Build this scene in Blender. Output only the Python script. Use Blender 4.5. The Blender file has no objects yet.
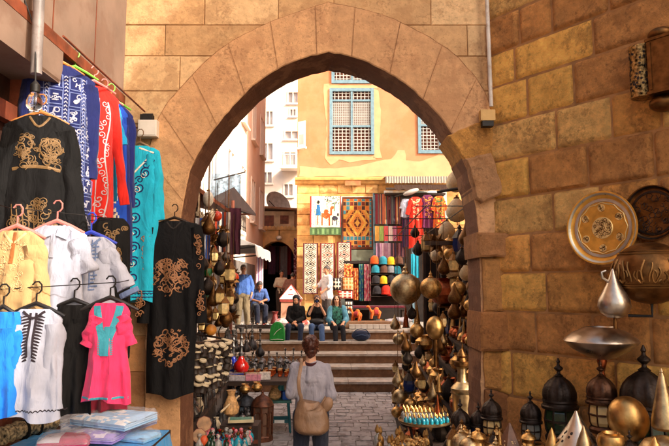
import bpy, bmesh, math, random
from mathutils import Vector, Matrix, Euler, noise
R = math.radians
PI = math.pi
sc = bpy.context.scene
COL = sc.collection
rnd = random.Random(7)

# ------------------------------------------------------------------ camera model (used to measure the place)
F = 600.0
PITCH = math.atan(64/600.0)
CAMZ = 2.2
def ray(px, py):
    u = (px-334.5)/F; v = (223-py)/F
    return Vector((u, math.cos(PITCH)-v*math.sin(PITCH), math.sin(PITCH)+v*math.cos(PITCH)))
def W(px, py, Y):
    d = ray(px, py)
    return Vector((0, 0, CAMZ)) + d*(Y/d.y)
def G(px, py, z):
    d = ray(px, py)
    return Vector((0, 0, CAMZ)) + d*((z-CAMZ)/d.z)
def S(Y): return Y/F

# ------------------------------------------------------------------ materials
MATS = {}
def lin(r, g, b):
    f = lambda c: (c/255/12.92) if c/255 <= .04045 else ((c/255+.055)/1.055)**2.4
    return (f(r), f(g), f(b))
def mat(name, col=(.5,.5,.5), rough=.7, metal=0., var=.18, scale=6., bump=.15, bscale=60., attr=False,
        stain=None, stain_amt=.5, stain_scale=2.2, sheen=0., trans=0., emit=None, detail=6., spec=.5, bdist=.01, grit=.5, edge=.08, crease=0., alpha=1., pits=0., pscale=26.):
    if name in MATS: return MATS[name]
    m = bpy.data.materials.new(name); m.use_nodes = True
    nt = m.node_tree; N = nt.nodes; L = nt.links
    b = N['Principled BSDF']
    b.inputs['Roughness'].default_value = rough
    b.inputs['Metallic'].default_value = metal
    b.inputs['Specular IOR Level'].default_value = spec
    if sheen: b.inputs['Sheen Weight'].default_value = sheen
    if trans: b.inputs['Transmission Weight'].default_value = trans
    tc = N.new('ShaderNodeTexCoord')
    n1 = N.new('ShaderNodeTexNoise'); n1.inputs['Scale'].default_value = scale; n1.inputs['Detail'].default_value = detail; n1.inputs['Roughness'].default_value = grit
    L.new(tc.outputs['Object'], n1.inputs['Vector'])
    mr = N.new('ShaderNodeMapRange'); mr.inputs['From Min'].default_value = .3; mr.inputs['From Max'].default_value = .7
    mr.inputs['To Min'].default_value = 1-var*1.3; mr.inputs['To Max'].default_value = 1+var
    L.new(n1.outputs['Fac'], mr.inputs['Value'])
    mx = N.new('ShaderNodeMix'); mx.data_type = 'RGBA'; mx.blend_type = 'MULTIPLY'; mx.inputs[0].default_value = 1
    if attr:
        at = N.new('ShaderNodeAttribute'); at.attribute_name = 'Col'; L.new(at.outputs['Color'], mx.inputs[6])
    else:
        mx.inputs[6].default_value = (*col, 1)
    L.new(mr.outputs['Result'], mx.inputs[7])
    out = mx.outputs[2]
    if stain is not None:
        n2 = N.new('ShaderNodeTexNoise'); n2.inputs['Scale'].default_value = stain_scale; n2.inputs['Detail'].default_value = 9; n2.inputs['Roughness'].default_value = max(.62, grit)
        L.new(tc.outputs['Object'], n2.inputs['Vector'])
        m2 = N.new('ShaderNodeMapRange'); m2.inputs['From Min'].default_value = .5; m2.inputs['From Max'].default_value = .5+edge
        m2.inputs['To Min'].default_value = 0; m2.inputs['To Max'].default_value = stain_amt
        L.new(n2.outputs['Fac'], m2.inputs['Value'])
        x2 = N.new('ShaderNodeMix'); x2.data_type = 'RGBA'
        L.new(m2.outputs['Result'], x2.inputs[0]); L.new(out, x2.inputs[6]); x2.inputs[7].default_value = (*stain, 1)
        out = x2.outputs[2]
    if pits:
        n5 = N.new('ShaderNodeTexNoise'); n5.inputs['Scale'].default_value = pscale; n5.inputs['Detail'].default_value = 4; n5.inputs['Roughness'].default_value = .6
        n6 = N.new('ShaderNodeTexNoise'); n6.inputs['Scale'].default_value = 3.3; n6.inputs['Detail'].default_value = 3
        L.new(tc.outputs['Object'], n5.inputs['Vector']); L.new(tc.outputs['Object'], n6.inputs['Vector'])
        ad = N.new('ShaderNodeMath'); ad.operation = 'MULTIPLY_ADD'; ad.inputs[1].default_value = .55
        L.new(n6.outputs['Fac'], ad.inputs[0]); L.new(n5.outputs['Fac'], ad.inputs[2])
        m5 = N.new('ShaderNodeMapRange'); m5.inputs['From Min'].default_value = .86; m5.inputs['From Max'].default_value = .93; m5.inputs['To Max'].default_value = pits
        L.new(ad.outputs[0], m5.inputs['Value'])
        x5 = N.new('ShaderNodeMix'); x5.data_type = 'RGBA'; x5.blend_type = 'MULTIPLY'
        L.new(m5.outputs['Result'], x5.inputs[0]); L.new(out, x5.inputs[6]); x5.inputs[7].default_value = (.30,.24,.20,1)
        out = x5.outputs[2]
    L.new(out, b.inputs['Base Color'])
    if alpha < 1: b.inputs['Alpha'].default_value = alpha
    if emit:
        b.inputs['Emission Color'].default_value = (*emit[:3], 1); b.inputs['Emission Strength'].default_value = emit[3]
    if bump:
        n3 = N.new('ShaderNodeTexNoise'); n3.inputs['Scale'].default_value = bscale; n3.inputs['Detail'].default_value = 5 if grit <= .5 else 10; n3.inputs['Roughness'].default_value = grit
        L.new(tc.outputs['Object'], n3.inputs['Vector'])
        bp = N.new('ShaderNodeBump'); bp.inputs['Strength'].default_value = bump; bp.inputs['Distance'].default_value = bdist
        L.new(n3.outputs['Fac'], bp.inputs['Height']); L.new(bp.outputs['Normal'], b.inputs['Normal'])
        if crease:
            mp = N.new('ShaderNodeMapping'); mp.inputs['Scale'].default_value = (1, 1, .38); L.new(tc.outputs['Object'], mp.inputs['Vector'])
            n4 = N.new('ShaderNodeTexNoise'); n4.inputs['Scale'].default_value = 13; n4.inputs['Detail'].default_value = 3; n4.inputs['Distortion'].default_value = .9
            L.new(mp.outputs['Vector'], n4.inputs['Vector'])
            b2 = N.new('ShaderNodeBump'); b2.inputs['Strength'].default_value = crease; b2.inputs['Distance'].default_value = .035
            L.new(n4.outputs['Fac'], b2.inputs['Height']); L.new(b2.outputs['Normal'], bp.inputs['Normal'])
    if metal > .5:
        rr = N.new('ShaderNodeMapRange'); rr.inputs['To Min'].default_value = max(.05, rough-.14); rr.inputs['To Max'].default_value = rough+.22
        L.new(n1.outputs['Fac'], rr.inputs['Value']); L.new(rr.outputs['Result'], b.inputs['Roughness'])
    MATS[name] = m
    return m

def cloth_mat(name, col, **k):
    k.setdefault('rough', .85); k.setdefault('var', .10); k.setdefault('scale', 9); k.setdefault('bump', .25); k.setdefault('bscale', 220); k.setdefault('sheen', .15); k.setdefault('bdist', .002); k.setdefault('spec', .25); k.setdefault('crease', .55)
    return mat(name, col, **k)

# ------------------------------------------------------------------ mesh builder
class MB:
    def __init__(s): s.v = []; s.f = []; s.c = []; s.cur = (1,1,1); s.m = []; s.mi = 0
    def face(s, ids, c=None):
        s.f.append(tuple(ids)); s.c.append(c or s.cur); s.m.append(s.mi)
    def add(s, p): s.v.append(tuple(p)); return len(s.v)-1
    def box(s, c, size, rot=None, taper=1.0):
        hx, hy, hz = size[0]/2, size[1]/2, size[2]/2
        M = rot if rot is not None else Matrix.Identity(3)
        if isinstance(M, (int, float)): M = Matrix.Rotation(M, 3, 'Z')
        ids = []
        for dz in (-1, 1):
            t = taper if dz > 0 else 1
            for dx, dy in ((-1,-1),(1,-1),(1,1),(-1,1)):
                ids.append(s.add(Vector(c)+M @ Vector((dx*hx*t, dy*hy*t, dz*hz))))
        a = ids
        for q in ((a[3],a[2],a[1],a[0]),(a[4],a[5],a[6],a[7]),(a[0],a[1],a[5],a[4]),(a[1],a[2],a[6],a[5]),(a[2],a[3],a[7],a[6]),(a[3],a[0],a[4],a[7])): s.face(q)
        return s
    def bbox(s, x0, x1, y0, y1, z0, z1): return s.box(((x0+x1)/2,(y0+y1)/2,(z0+z1)/2),(x1-x0,y1-y0,z1-z0))
    def lathe(s, prof, seg=20, c=(0,0,0), M=None, rib=0, ribn=8, loop=False):
        if loop: prof = list(prof)+[prof[0]]
        c = Vector(c); rows = []
        for (r, z) in prof:
            row = []
            for k in range(seg):
                a = 2*PI*k/seg
                rr = r*(1+rib*(abs(math.cos(ribn*a/2))-.5)) if rib else r
                p = Vector((rr*math.cos(a), rr*math.sin(a), z))
                if M is not None: p = M @ p
                row.append(s.add(c+p))
            rows.append(row)
        for i in range(len(rows)-1):
            for k in range(seg):
                k2 = (k+1) % seg
                s.face((rows[i][k], rows[i][k2], rows[i+1][k2], rows[i+1][k]))
        if not loop: s.face(rows[0][::-1]); s.face(rows[-1])
        return s
    def tube(s, pts, r, seg=8, flat=1.0, up=None):
        pts = [Vector(p) for p in pts]; n = len(pts)
        rs = r if isinstance(r, (list, tuple)) else [r]*n
        rows = []; prev = None
        for i, p in enumerate(pts):
            t = (pts[min(i+1,n-1)]-pts[max(i-1,0)])
            if t.length < 1e-9: t = Vector((0,0,1))
            t.normalize()
            ref = up if up is not None else (prev if prev is not None else (Vector((0,0,1)) if abs(t.z) < .9 else Vector((1,0,0))))
            a = ref - t*ref.dot(t)
            if a.length < 1e-6: a = Vector((1,0,0)) - t*t.x
            if a.length < 1e-6: a = Vector((0,1,0))
            a.normalize(); b = t.cross(a)
            if up is None: prev = a
            rows.append([s.add(p + a*(rs[i]*flat*math.cos(2*PI*k/seg)) + b*(rs[i]*math.sin(2*PI*k/seg))) for k in range(seg)])
        for i in range(n-1):
            for k in range(seg):
                k2 = (k+1) % seg
                s.face((rows[i][k], rows[i][k2], rows[i+1][k2], rows[i+1][k]))
        s.face(rows[0][::-1]); s.face(rows[-1])
        return s
    def ell(s, c, r, seg=16, rings=10, M=None):
        prof = [(math.sin(PI*i/rings), -math.cos(PI*i/rings)) for i in range(rings+1)]
        prof[0] = (1e-3, -1); prof[-1] = (1e-3, 1)
        D = Matrix.Diagonal(Vector(r))
        return s.lathe(prof, seg, c, (M @ D) if M is not None else D)
    def cap(s, p0, p1, r0, r1, seg=10):
        p0 = Vector(p0); p1 = Vector(p1); d = p1-p0; L = d.length
        if L < 1e-6: d = Vector((0,0,1)); L = 1e-6
        q = Vector((0,0,1)).rotation_difference(d.normalized()).to_matrix()
        prof = []
        for i in range(5): a = PI/2*(i/4); prof.append((max(1e-4, r0*math.sin(a)), -r0*math.cos(a)))
        for i in range(5): a = PI/2*(i/4); prof.append((max(1e-4, r1*math.cos(a)), L+r1*math.sin(a)))
        return s.lathe(prof, seg, p0, q)
    def prism(s, poly, y0, y1):                       # poly: [(x,z)] extruded in y
        n = len(poly)
        a = [s.add((x, y0, z)) for x, z in poly]; b = [s.add((x, y1, z)) for x, z in poly]
        s.face(a); s.face(b[::-1])
        for i in range(n):
            j = (i+1) % n
            s.face((a[j], a[i], b[i], b[j]))
        return s
    def build(s, name, m=None, parent=None, loc=None, smooth=False, rotz=0):
        me = bpy.data.meshes.new(name)
        me.from_pydata(s.v, [], s.f)
        ms = m if isinstance(m, (list, tuple)) else [m]
        for q in ms: me.materials.append(q)
        ca = me.color_attributes.new('Col', 'FLOAT_COLOR', 'CORNER')
        buf = []
        for f, c in zip(s.f, s.c): buf.extend((c[0], c[1], c[2], 1.0)*len(f))
        ca.data.foreach_set('color', buf)
        me.polygons.foreach_set('material_index', s.m)
        bm = bmesh.new(); bm.from_mesh(me); bmesh.ops.recalc_face_normals(bm, faces=bm.faces); bm.to_mesh(me); bm.free()
        if smooth:
            me.polygons.foreach_set('use_smooth', [True]*len(me.polygons))
            try: me.set_sharp_from_angle(angle=R(smooth if not isinstance(smooth, bool) else 40))
            except Exception: pass
        me.update()
        o = bpy.data.objects.new(name, me); COL.objects.link(o)
        if parent is not None: o.parent = parent
        if loc is not None: o.location = loc
        o.rotation_euler.z = rotz
        return o

def tag(o, label=None, cat=None, group=None, kind=None):
    if label: o['label'] = label
    if cat: o['category'] = cat
    if group: o['group'] = group
    if kind: o['kind'] = kind
    return o
def thing(name, label, cat, loc=(0,0,0), rotz=0, group=None, scale=1):
    o = bpy.data.objects.new(name, None); COL.objects.link(o); o.empty_display_size = .05
    o.location = loc; o.rotation_euler.z = rotz; o.scale = (scale,)*3
    return tag(o, label, cat, group)
def struct(o): o['kind'] = 'structure'; return o
def copy_tree(o, parent=None):
    c = o.copy(); COL.objects.link(c)
    if parent is not None: c.parent = parent
    for ch in [x for x in o.children]: copy_tree(ch, c)
    return c
class Proto:                                            # first use places the model itself, later uses copy it
    def __init__(s, o): s.o = o; s.used = False
    def put(s, loc, label=None, rotz=0, scale=1, group=None, tilt=None, cat=None):
        o = copy_tree(s.o) if s.used else s.o
        s.used = True
        o.location = loc; o.rotation_euler = (tilt[0] if tilt else 0, tilt[1] if tilt else 0, rotz)
        o.scale = (scale,)*3 if not isinstance(scale, tuple) else scale
        if label: o['label'] = label
        if group: o['group'] = group
        elif 'group' in o: del o['group']
        return o
def cr(pts, n=8):                                       # smooth open curve through points
    P = [Vector(p) for p in pts]; out = []
    for i in range(len(P)-1):
        p0 = P[max(i-1,0)]; p1 = P[i]; p2 = P[i+1]; p3 = P[min(i+2,len(P)-1)]
        for k in range(n):
            t = k/n
            out.append(.5*((2*p1)+(-p0+p2)*t+(2*p0-5*p1+4*p2-p3)*t*t+(-p0+3*p1-3*p2+p3)*t**3))
    out.append(P[-1]); return out
def nz(x, y=0, z=0): return noise.noise(Vector((x, y, z)))
def mesh_now(o):                                        # evaluate modifiers into plain mesh
    dg = bpy.context.evaluated_depsgraph_get(); dg.update()
    me = bpy.data.meshes.new_from_object(o.evaluated_get(dg))
    old = o.data; o.modifiers.clear(); o.data = me; me.name = o.name
    return o
def wall_holes(mb, x0, x1, z0, z1, holes, y, depth, back=None):
    """wall in the XZ plane facing -Y at y with rectangular holes (hx0,hx1,hz0,hz1) that have reveals `depth` deep"""
    xs = sorted({x0, x1, *[h[0] for h in holes], *[h[1] for h in holes]}); zs = sorted({z0, z1, *[h[2] for h in holes], *[h[3] for h in holes]})
    xs = [x for x in xs if x0 <= x <= x1]; zs = [z for z in zs if z0 <= z <= z1]
    for i in range(len(xs)-1):
        for j in range(len(zs)-1):
            cx, cz = (xs[i]+xs[i+1])/2, (zs[j]+zs[j+1])/2
            if any(h[0] < cx < h[1] and h[2] < cz < h[3] for h in holes): continue
            mb.face([mb.add((xs[i],y,zs[j])), mb.add((xs[i+1],y,zs[j])), mb.add((xs[i+1],y,zs[j+1])), mb.add((xs[i],y,zs[j+1]))])
    for h in holes:
        a = [(h[0],h[2]),(h[1],h[2]),(h[1],h[3]),(h[0],h[3])]
        for k in range(4):
            p, q = a[k], a[(k+1)%4]
            mb.face([mb.add((p[0],y,p[1])), mb.add((q[0],y,q[1])), mb.add((q[0],y+depth,q[1])), mb.add((p[0],y+depth,p[1]))])
        mb.face([mb.add((h[0],y+depth,h[2])), mb.add((h[1],y+depth,h[2])), mb.add((h[1],y+depth,h[3])), mb.add((h[0],y+depth,h[3]))], back)
# ================================================================== SETTING
def block(mb, poly, T, depth, proud, bev, col):
    """stone block: poly [(u,z)] mapped by T(u, out, z); front chamfered"""
    n = len(poly); cu = sum(p[0] for p in poly)/n; cz = sum(p[1] for p in poly)/n
    us = [p[0] for p in poly]; zs = [p[1] for p in poly]
    hu = max(1e-3, (max(us)-min(us))/2); hz = max(1e-3, (max(zs)-min(zs))/2)
    fu = max(.2, 1-bev/hu); fz = max(.2, 1-bev/hz)
    a = [mb.add(T(u, -depth, z)) for u, z in poly]
    b = [mb.add(T(u, proud-bev*.8, z)) for u, z in poly]
    c = [mb.add(T(cu+(u-cu)*fu, proud, cz+(z-cz)*fz)) for u, z in poly]
    mb.cur = col
    mb.face(c)
    for i in range(n):
        j = (i+1) % n
        mb.face((a[i], a[j], b[j], b[i])); mb.face((b[i], b[j], c[j], c[i]))
def rough_block(mb, u0, u1, z0, z1, T, proud, col, seed, step=.026, rag=.012):
    """weathered rectangular stone: dished, pitted face with ragged worn edges"""
    nu = max(3, int((u1-u0)/step)); nv = max(3, int((z1-z0)/step)); rows = []
    mb.cur = col
    for j in range(nv+1):
        r = []
        for i in range(nu+1):
            u = u0+(u1-u0)*i/nu; z = z0+(z1-z0)*j/nv
            e = min(u-u0, u1-u, z-z0, z1-z)
            rg = rag*(1+1.3*nz(u*7, z*7, seed)+.8*nz(u*21, z*21, seed))
            f = min(1, max(0, e)/max(.004, rg)); f = f*(2-f)
            o = -.02+(proud+.02)*f + .011*nz(u*5+seed, z*5, seed)*f + .006*nz(u*17, z*17, seed)*f - .012*max(0, nz(u*11, z*11, seed+5)-.28)*f
            r.append(mb.add(T(u + (.004*nz(z*13, seed) if i in (0, nu) else 0), o, z + (.004*nz(u*13, seed) if j in (0, nv) else 0))))
        rows.append(r)
    for j in range(nv):
        for i in range(nu): mb.face((rows[j][i], rows[j][i+1], rows[j+1][i+1], rows[j+1][i]))
def shade(c, k): return tuple(x*k for x in c)
def mixc(a, b, t): return tuple(x*(1-t)+y*t for x, y in zip(a, b))

M_front = mat('pale_sandstone', pits=.32, pscale=34, rough=.85, attr=True, var=.2, scale=8, bump=.6, bscale=24, stain=lin(166,124,82), stain_amt=.5, stain_scale=3.1, detail=10, grit=.7, edge=.05)
M_ring  = mat('worn_arch_plaster', pits=.34, pscale=34, rough=.9, attr=True, var=.2, scale=9, bump=.8, bscale=16, stain=lin(170,122,84), stain_amt=.42, stain_scale=1.5, detail=10, grit=.72, edge=.04, bdist=.014)
M_right = mat('ochre_sandstone', pits=.42, rough=.9, attr=True, var=.36, scale=9, bump=1.0, bscale=14, stain=lin(150,98,50), stain_amt=.45, stain_scale=3.4, bdist=.035, detail=12, grit=.8, edge=.07)
M_mortar= mat('mortar', lin(166,120,74), rough=.95, var=.3, scale=8)
M_pave  = mat('street_paving', lin(150,142,138), rough=.8, attr=True, var=.22, scale=7, bump=.4, bscale=30, grit=.68, stain=lin(92,82,78), stain_amt=.6, stain_scale=5)
M_ground= mat('street_ground', lin(124,116,108), rough=.9, var=.3, scale=2, bump=.3, bscale=20)
M_step  = mat('step_stone', lin(124,88,60), rough=.85, var=.3, scale=9, bump=.6, bscale=22, grit=.7, detail=9, stain=lin(98,66,42), stain_amt=.6, stain_scale=2.4)
M_nose  = mat('step_marble', lin(176,166,156), rough=.6, var=.2, scale=9, bump=.3, bscale=30, stain=lin(140,122,104), stain_amt=.6, stain_scale=3.5)
M_upper = mat('upper_paving', lin(160,152,142), rough=.75, attr=False, var=.15, scale=3, bump=.15, stain=lin(150,140,128), stain_amt=.4)
M_yel   = mat('yellow_plaster', lin(198,130,92), rough=.9, var=.12, scale=2.2, bump=.2, bscale=16, stain=lin(178,116,74), stain_amt=.6, stain_scale=.9)
M_cream = mat('cream_plaster', lin(204,158,116), rough=.9, var=.1, scale=3, bump=.2, bscale=16)
M_ybase = mat('ochre_wall_stone', rough=.9, attr=True, var=.25, scale=5, bump=.5, bscale=20, stain=lin(240,196,130), stain_amt=.6, stain_scale=2, bdist=.02)
M_blue  = mat('faded_blue_paint', lin(104,136,152), rough=.6, var=.15, scale=12)
M_lat   = mat('pale_lattice_paint', lin(172,168,162), rough=.6, var=.1, scale=12)
M_redw  = mat('reddish_shutter_wood', lin(112,58,34), rough=.7, var=.35, scale=9)
M_white = mat('white_render', lin(244,232,218), rough=.9, var=.05, scale=1.2, bump=.1)
M_white2= mat('pale_pink_render', lin(240,222,206), rough=.9, var=.06, scale=1.2, bump=.1)
M_glass = mat('dull_window_glass', lin(186,176,176), rough=.25, var=.2, scale=2, bump=0)
M_dwood = mat('dark_door_wood', lin(66,38,26), rough=.6, var=.45, scale=7, bump=.35, bscale=30)
M_rwood = mat('red_brown_wood', lin(120,58,34), rough=.6, var=.4, scale=7, bump=.35, bscale=30)
M_panel = mat('pinkish_plaster', lin(128,104,88), rough=.85, var=.18, scale=2.5, bump=.25, bscale=14, stain=lin(112,80,62), stain_amt=.5, stain_scale=2)
M_rack  = mat('dark_stall_wood', lin(52,34,24), rough=.7, var=.35, scale=8, bump=.3)
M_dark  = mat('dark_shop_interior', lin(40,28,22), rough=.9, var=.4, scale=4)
M_pipe  = mat('pale_metal_pipe', lin(205,196,186), rough=.45, var=.18, scale=5, stain=lin(150,110,80), stain_amt=.6, stain_scale=4)
M_iron  = mat('black_iron', lin(32,28,26), rough=.55, metal=.3, var=.3, scale=20)

# ---- ground, paving, steps
g = MB(); g.face([g.add((-400,-100,-.006)), g.add((400,-100,-.006)), g.add((400,900,-.006)), g.add((-400,900,-.006))])
struct(g.build('ground', M_ground))
D0, T_, RISE, NST = 12.9, .62, .22, 5
YL = D0+T_*(NST-1); ZL = RISE*NST
pv = MB(); y = 3.0; row = 0
while y < 12.9:                                        # lane paving of small slabs
    h = rnd.uniform(.22,.30); x = -2.6 + (.12 if row % 2 else 0)
    while x < 2.6:
        w = rnd.uniform(.18, .34)
        k = rnd.uniform(.72, 1.08); t = rnd.uniform(-.004, .004); q = rnd.uniform(.005,.011)
        a = [(x+.009,y+.010),(x+w-.009,y+.010+rnd.uniform(0,.012)),(x+w-.009,y+h-.010),(x+.009,y+h-.010-rnd.uniform(0,.012))]
        pv.cur = shade(lin(166,160,158), .5+.5*k)
        top = [pv.add((p[0], p[1], q+t*(1 if i < 2 else -1))) for i, p in enumerate(a)]; bot = [pv.add((p[0]-.003*(1 if i in (1,2) else -1), p[1], -.004)) for i, p in enumerate(a)]
        pv.face(top)
        for i in range(4): pv.face((bot[i], bot[(i+1)%4], top[(i+1)%4], top[i]))
        x += w
    y += h; row += 1
struct(pv.build('lane_paving', M_pave))
st = MB()
for k in range(NST):
    y0 = D0+T_*k
    st.bbox(-3.2, 4.2, y0, YL+.9 if k == NST-1 else y0+T_+.02, RISE*k-(.02 if k == 0 else 0), RISE*(k+1)-.05)
so = struct(st.build('stone_steps', M_step))
for k in range(NST):
    n_ = MB(); y0 = D0+T_*k; x = -3.2
    while x < 4.2:
        w = min(rnd.uniform(.9, 1.5), 4.2-x)
        n_.bbox(x+.004, x+w-.004, y0-.03, y0+(T_+.0 if k < NST-1 else .4), RISE*(k+1)-.048, RISE*(k+1)+rnd.uniform(-.002,.003)); x += w
    n_.build('step_tread', M_nose, so)
up = MB(); up.bbox(-14, 16, YL+.4, 75, ZL-.4, ZL-.004)
struct(up.build('upper_street', M_upper))

# ---- gate with pointed arch
GY = 5.40; GT = .45
def pg(px, py): p = W(px, py, GY); return (p.x, p.z)
innerL = [(181,500),(181,300),(181,250),(183,212),(191,172),(204,146),(221,122),(249,91),(274,72.5),(297,61.5),(328.5,53)]
innerR = [(328.5,53),(351,58),(373,66),(406.5,86),(431,108.5),(451,134),(462,160),(470,185),(476,215),(478,250),(480,300),(480,500)]
outerL = [(146,500),(146,300),(146,250),(147,200),(152,140),(163,112),(180,90),(218,52),(268,24),(328.5,3)]
outerR = [(328.5,3),(373,13),(406,26),(451,53),(480,86),(490,114),(496,200),(500,300),(503,500)]
def curve(px, n=84):
    P = cr([(*pg(*q), 0) for q in px], 10); L = [0.]
    for i in range(1, len(P)): L.append(L[-1]+(P[i]-P[i-1]).length)
    out = []; k = 0
    for i in range(n+1):
        t = L[-1]*i/n
        while k < len(L)-2 and L[k+1] < t: k += 1
        u = (t-L[k])/max(1e-9, L[k+1]-L[k]); p = P[k].lerp(P[k+1], min(1, u)); out.append((p.x, p.y))
    return out
iL, iR, oL, oR = map(curve, (innerL, innerR, outerL, outerR))
def xat(c, z):
    for i in range(len(c)-1):
        z0, z1 = c[i][1], c[i+1][1]
        if (z0-z)*(z1-z) <= 0 and abs(z1-z0) > 1e-9: return c[i][0]+(c[i+1][0]-c[i][0])*(z-z0)/(z1-z0)
    return None
mL = [((a[0]+b[0])/2, (a[1]+b[1])/2) for a, b in zip(iL, oL)]; mR = [((a[0]+b[0])/2, (a[1]+b[1])/2) for a, b in zip(iR, oR)]
ZAP = mL[-1][1]
XL, XR = -2.5, W(490,200,GY).x + .25
ZTOP = 8.0
gate = thing('arched_gate', 'old sandstone gate wall with a wide pointed arch over the lane', 'gate', (0, GY, 0))
def TG(u, o, z): return (u, -o, z)
blk = MB()
ys = [-200,-160,-118,-82,-45,-10,25,56,91,124,158,192,226,262,300,336,372,410,450,500]
zs = sorted(W(180, y_, GY).z for y_ in ys if W(180,y_,GY).z < ZTOP)
zs = [0.0]+[z for z in zs if z > .15]+[ZTOP]
fr = random.Random(3)
for j in range(len(zs)-1):
    z0, z1 = zs[j], zs[j+1]; zm = (z0+z1)/2
    spans = [(XL, XR)] if z0 > ZAP else None
    if spans is None:
        spans = [(XL, None), (None, XR)]
    for (a, b) in spans:
        lim0 = a if a is not None else (xat(mR, min(max(z0, zm), ZAP-.01)) or 0)
        lim1 = b if b is not None else (xat(mL, min(max(z0, zm), ZAP-.01)) or 0)
        if lim1-lim0 < .03: continue
        x = lim0; first = True
        while x < lim1-.02:
            w = fr.uniform(.34, .95) if zm > 3.1 else fr.uniform(.5, .9)
            x1 = x+w
            if lim1-x1 < .25: x1 = lim1
            g_ = .003
            poly = []
            N = 5
            le = [(x+g_, z0+g_+(z1-z0-2*g_)*i/N) for i in range(N+1)]; re = [(x1-g_, z0+g_+(z1-z0-2*g_)*i/N) for i in range(N+1)]
            if a is None and x == lim0: le = [((xat(mR, min(z, ZAP-.01)) or 0), z) for _, z in le]
            if b is None and x1 == lim1: re = [((xat(mL, min(z, ZAP-.01)) or 0), z) for _, z in re]
            poly = le[::-1]+re
            base = lin(218,180,132) if fr.random() < .6 else lin(202,160,112)
            if zm < 1.9: base = lin(178,124,76) if fr.random() < .6 else lin(150,100,60)
            c = shade(base, fr.uniform(.86, 1.08))
            block(blk, poly, TG, .05, fr.uniform(0, .006), .006, c)
            x = x1
blk.build('wall_stone', M_front, gate)
core = MB()
for c, X in ((mL, XL), (mR, XR)):
    for i in range(len(c)-1):
        for yy in (.012, GT):
            core.face([core.add((X, yy, c[i][1])), core.add((c[i][0], yy, c[i][1])), core.add((c[i+1][0], yy, c[i+1][1])), core.add((X, yy, c[i+1][1]))])
for yy in (.012, GT):
    core.face([core.add((XL, yy, ZAP)), core.add((XR, yy, ZAP)), core.add((XR, yy, ZTOP)), core.add((XL, yy, ZTOP))])
core.face([core.add((XL, .012, ZTOP)), core.add((XR, .012, ZTOP)), core.add((XR, GT, ZTOP)), core.add((XL, GT, ZTOP))])
core.build('wall_core', M_mortar, gate)
def worn(c, amp, s_):
    out = []
    for i, (x, z) in enumerate(c):
        x2, z2 = c[min(i+1, len(c)-1)]; x1, z1 = c[max(i-1, 0)]; l = math.hypot(x2-x1, z2-z1) or 1; d = amp*(nz(i*.55, s_)+.5*nz(i*1.7, s_+3))
        out.append((x+(z2-z1)/l*d, z-(x2-x1)/l*d) if 0 < i < len(c)-1 else (x, z))
    return out
iL, iR, oL, oR = worn(iL,.010,1), worn(iR,.012,5), worn(oL,.010,9), worn(oR,.010,13)
ring = MB(); fr = random.Random(11)
for (ci, co) in ((iL, oL), (iR, oR)):
    cc = lin(204,158,112)
    for i in range(len(ci)-1):
        if i % 9 == 0: cc = shade(lin(206,158,112), fr.uniform(.90, 1.06))
        ring.cur = cc
        a, b, c, d = ci[i], ci[i+1], co[i+1], co[i]
        f = lambda p, yy: ring.add((p[0], yy, p[1]))
        mid = lambda p, q, t: (p[0]*(1-t)+q[0]*t, p[1]*(1-t)+q[1]*t)
        pr = -.034+.005*nz(i*.3, ci[0][0])
        ring.face((f(mid(a,d,.02), pr), f(mid(b,c,.02), pr), f(mid(b,c,.985), pr), f(mid(a,d,.985), pr)))
        ring.face((f(a, pr+.008), f(b, pr+.008), f(mid(b,c,.02), pr), f(mid(a,d,.02), pr)))
        ring.face((f(d, .03), f(c, .03), f(mid(c,b,.015), pr), f(mid(d,a,.015), pr)))
        ring.cur = lin(112,70,44)  # soffit coloured darker than the ring face, imitating its deep shade
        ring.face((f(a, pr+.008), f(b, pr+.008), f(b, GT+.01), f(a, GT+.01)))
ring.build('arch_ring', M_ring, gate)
jb = MB()
for (ci, co) in ((iL, oL), (iR, oR)):
    for i in range(len(co)-1):
        o_ = lambda p, q, t: (q[0]+(q[0]-p[0])*t, q[1]+(q[1]-p[1])*t)
        a, b = co[i], co[i+1]; a2, b2 = o_(ci[i], a, .022), o_(ci[i+1], b, .022)
        jb.face([jb.add((v[0], -.0075, v[1])) for v in (a, b, b2, a2)])
    for i in (range(33, len(ci)-2, 7) if ci is iL else range(4, len(ci)-48, 7)):
        a, d = ci[i], co[i]; l = math.hypot(ci[i+1][0]-a[0], ci[i+1][1]-a[1]); tx, tz = (ci[i+1][0]-a[0])/l*.0025, (ci[i+1][1]-a[1])/l*.0025
        P = [(a[0]+(d[0]-a[0])*t/8+.006*nz(t, i)-0, a[1]+(d[1]-a[1])*t/8+.006*nz(t+9, i)) for t in range(9)]
        for t in range(8): jb.face([jb.add((p[0]+s_*tx, -.0415, p[1]+s_*tz)) for p, s_ in ((P[t],-1),(P[t+1],-1),(P[t+1],1),(P[t],1))])
jb.build('ring_joints', mat('joint_mortar', lin(150,106,70), rough=.95, var=.4, scale=14), gate)
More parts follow.
